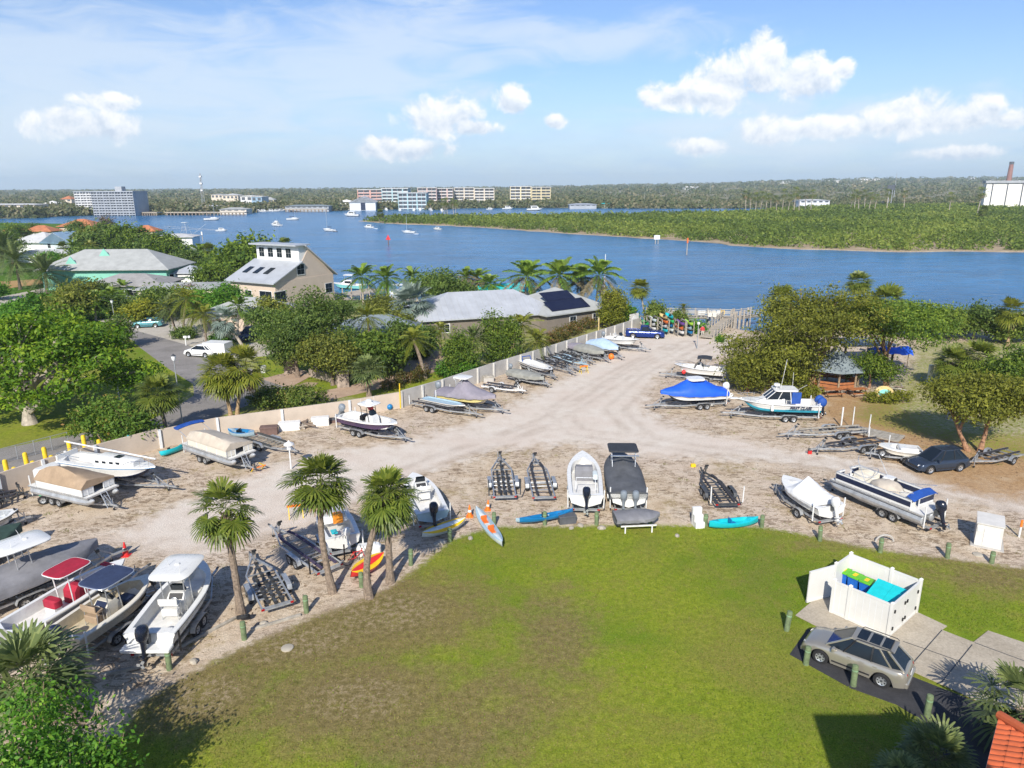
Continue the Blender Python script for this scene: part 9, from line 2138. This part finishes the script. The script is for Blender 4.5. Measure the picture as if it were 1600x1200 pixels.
x, y = G(1105, 503, WZ); t = thing('mooring_pile', 'black capped mooring pile rising beside the dock platform', 'pile', (x,y,WZ)); q = MB(); q.tube([(0,0,-1),(0,0,Zat(y,484,1105)-WZ)], .20, 'steel_dark', 8); part(q, 'shaft', t)
def gazebo():
 x, y = G(1300, 604); t = thing('gazebo', 'octagonal gazebo with a weathered grey pointed roof among the cedars', 'gazebo', (x,y,0), .2); n = 8; R_ = 2.6
 P = [(R_*cos(2*pi*i/n+.39), R_*sin(2*pi*i/n+.39)) for i in range(n)]
 for p in P: q = MB(); q.tube([(p[0],p[1],0),(p[0],p[1],2.4)], .11, 'wood', 8); part(q, 'post', t)
 q = MB(); k = 1.28; q.loft([[(a*k,b*k,2.25) for a,b in P],[(a*.62,b*.62,3.25) for a,b in P],[(a*.18,b*.18,4.05) for a,b in P]], 'roof_slate', True, False, True); q.loft([[(a*.24,b*.24,4.08) for a,b in P],[(a*.02,b*.02,4.6) for a,b in P]], 'roof_grey'); part(q, 'roof', t, smooth=None)
 q = MB(); q.prism([(a*1.05,b*1.05) for a,b in P], 0, .14, 'wood_grey'); part(q, 'floor', t, smooth=None)
 for i in range(n):
  if i == 6: continue
  a, b = P[i], P[(i+1) % n]; q = MB(); q.beam((a[0]*.95,a[1]*.95,.95),(b[0]*.95,b[1]*.95,.95),.08,.22,'wood_red'); q.beam((a[0]*.98,a[1]*.98,.6),(b[0]*.98,b[1]*.98,.6),.05,.35,'wood_red'); part(q, 'railing', t, smooth=None)
 for lb, dx, dy, rz in [('red brown picnic table in front of the gazebo left post',-1.6,-3.6,.1),('red brown picnic table right of the first gazebo table',1.1,-3.5,.2)]:
  w = thing('picnic_table', lb, 'picnic table', (x+dx,y+dy,0), rz, 'picnic tables by the gazebo'); q = MB()
  for k in range(4): q.bx(-1.0,1.0,-.38+k*.2,-.38+k*.2+.17,.72,.77,'wood_red')
  part(q, 'table_top', w, smooth=None)
  for s in (-.75,.75):
   q = MB(); q.bx(-1.0,1.0,s-.13,s+.13,.42,.47,'wood_red'); part(q, 'bench', w, smooth=None)
   q = MB(); q.beam((s,-.75,.40),(s,.75,.40),.06,.1,'wood_dark'); q.beam((s,-.7,0),(s,-.2,.72),.06,.1,'wood_dark'); q.beam((s,.7,0),(s,.2,.72),.06,.1,'wood_dark'); part(q, 'leg', w, smooth=None)
gazebo()
def pavilion():
 x, y = G(1342, 566); t = thing('pavilion', 'open flat roofed shelter with dark posts behind the gazebo', 'shelter', (x,y,0), .05); q = MB(); q.bx(-3.2,3.2,-2.2,2.2,2.5,2.72,'roof_slate'); part(q, 'roof', t, smooth=None)
 for a in (-3,3):
  for b in (-2,2): q = MB(); q.bx(a-.1,a+.1,b-.1,b+.1,0,2.5,'wood_dark'); part(q, 'post', t, smooth=None)
 q = MB(); q.bx(-3.3,3.3,-2.3,2.3,0,.1,'concrete_grey'); part(q, 'floor', t, smooth=None)
pavilion()
x, y = G(1355, 552); t = thing('life_ring', 'red and white life ring on a post near the shelter', 'life ring', (x,y,0)); q = MB(); q.lathe((0,-.1,1.6), [(.24,-.08),(.42,-.08),(.46,0),(.42,.08),(.24,.08),(.20,0)], 'bright_red', 16, 'Y'); part(q, 'ring', t); q = MB(); q.bx(-.06,.06,-.05,.05,0,2.1,'wood_dark'); part(q, 'post', t)
for lb, px, py, w, zt, s in [('bright blue tarpaulin slung under the green cedar right of another tarp',1396,574,3.6,2.6,1),('small blue tarpaulin beside the shelter post',1369,572,2.4,2.4,2),('dark blue tarpaulin over gear left of the gazebo',1256,600,3.0,1.5,3)]:
 x, y = G(px, py); t = thing('tarpaulin', lb, 'tarpaulin', (x,y,0)); q = MB(); r = random.Random(s); R = [[(w*(u/8-.5), w*.45*(v/6-.5), zt - .9*abs(v/6-.5)**1.3*2 + .35*r.uniform(-.5,.5) - .5*(u/8-.5)**2) for v in range(7)] for u in range(9)]
 q.loft(R, 'tarp_blue' if s != 3 else 'canvas_navy', False, False, False); part(q, 'sheet', t, None, 1.2)
 for a in (-.45,.45): q = MB(); q.tube([(w*a,0,0),(w*a,0,zt-.1)], .04, 'wood', 6); part(q, 'pole', t)
x, y = G(1381, 622); t = thing('paddle_board', 'round ended paddle board in turquoise and tan leaning by the yellow hedge', 'paddle board', (x,y,.6)); t.rotation_euler = (radians(60),0,.15); q = MB(); n = 24; P = [(1.05*cos(2*pi*i/n), .72*sin(2*pi*i/n)) for i in range(n)]; q.loft([[(a,b,-.05) for a,b in P],[(a*1.02,b*1.02,0) for a,b in P],[(a*.96,b*.96,.05) for a,b in P]], 'kayak_tan'); part(q, 'board', t); q = MB(); q.loft([[(a*.72,b*.62-.1,.052) for a,b in P],[(a*.70,b*.60-.1,.06) for a,b in P]], 'seafoam'); part(q, 'deck_pad', t)
x, y = G(1451, 600); t = thing('shower_post', 'pale grey shower post at the corner of the small green lawn', 'post', (x,y,0)); q = MB(); q.bx(-.18,.18,-.18,.18,0,2.2,'pipe_white'); part(q, 'shaft', t); q = MB(); q.tube([(0,0,2.1),(0,-.4,2.3),(0,-.6,2.2)], .04, 'galv', 6); part(q, 'arm', t)
x, y = G(1510, 655); t = thing('tree_stump', 'short pale tree stump behind the leaning cedar', 'stump', (x-1.6,y,0)); q = MB(); q.lathe((0,0,0), [(.42,-.1),(.33,.2),(.30,1.0),(.05,1.05)], 'trunk_pale', 10); part(q, 'trunk', t)
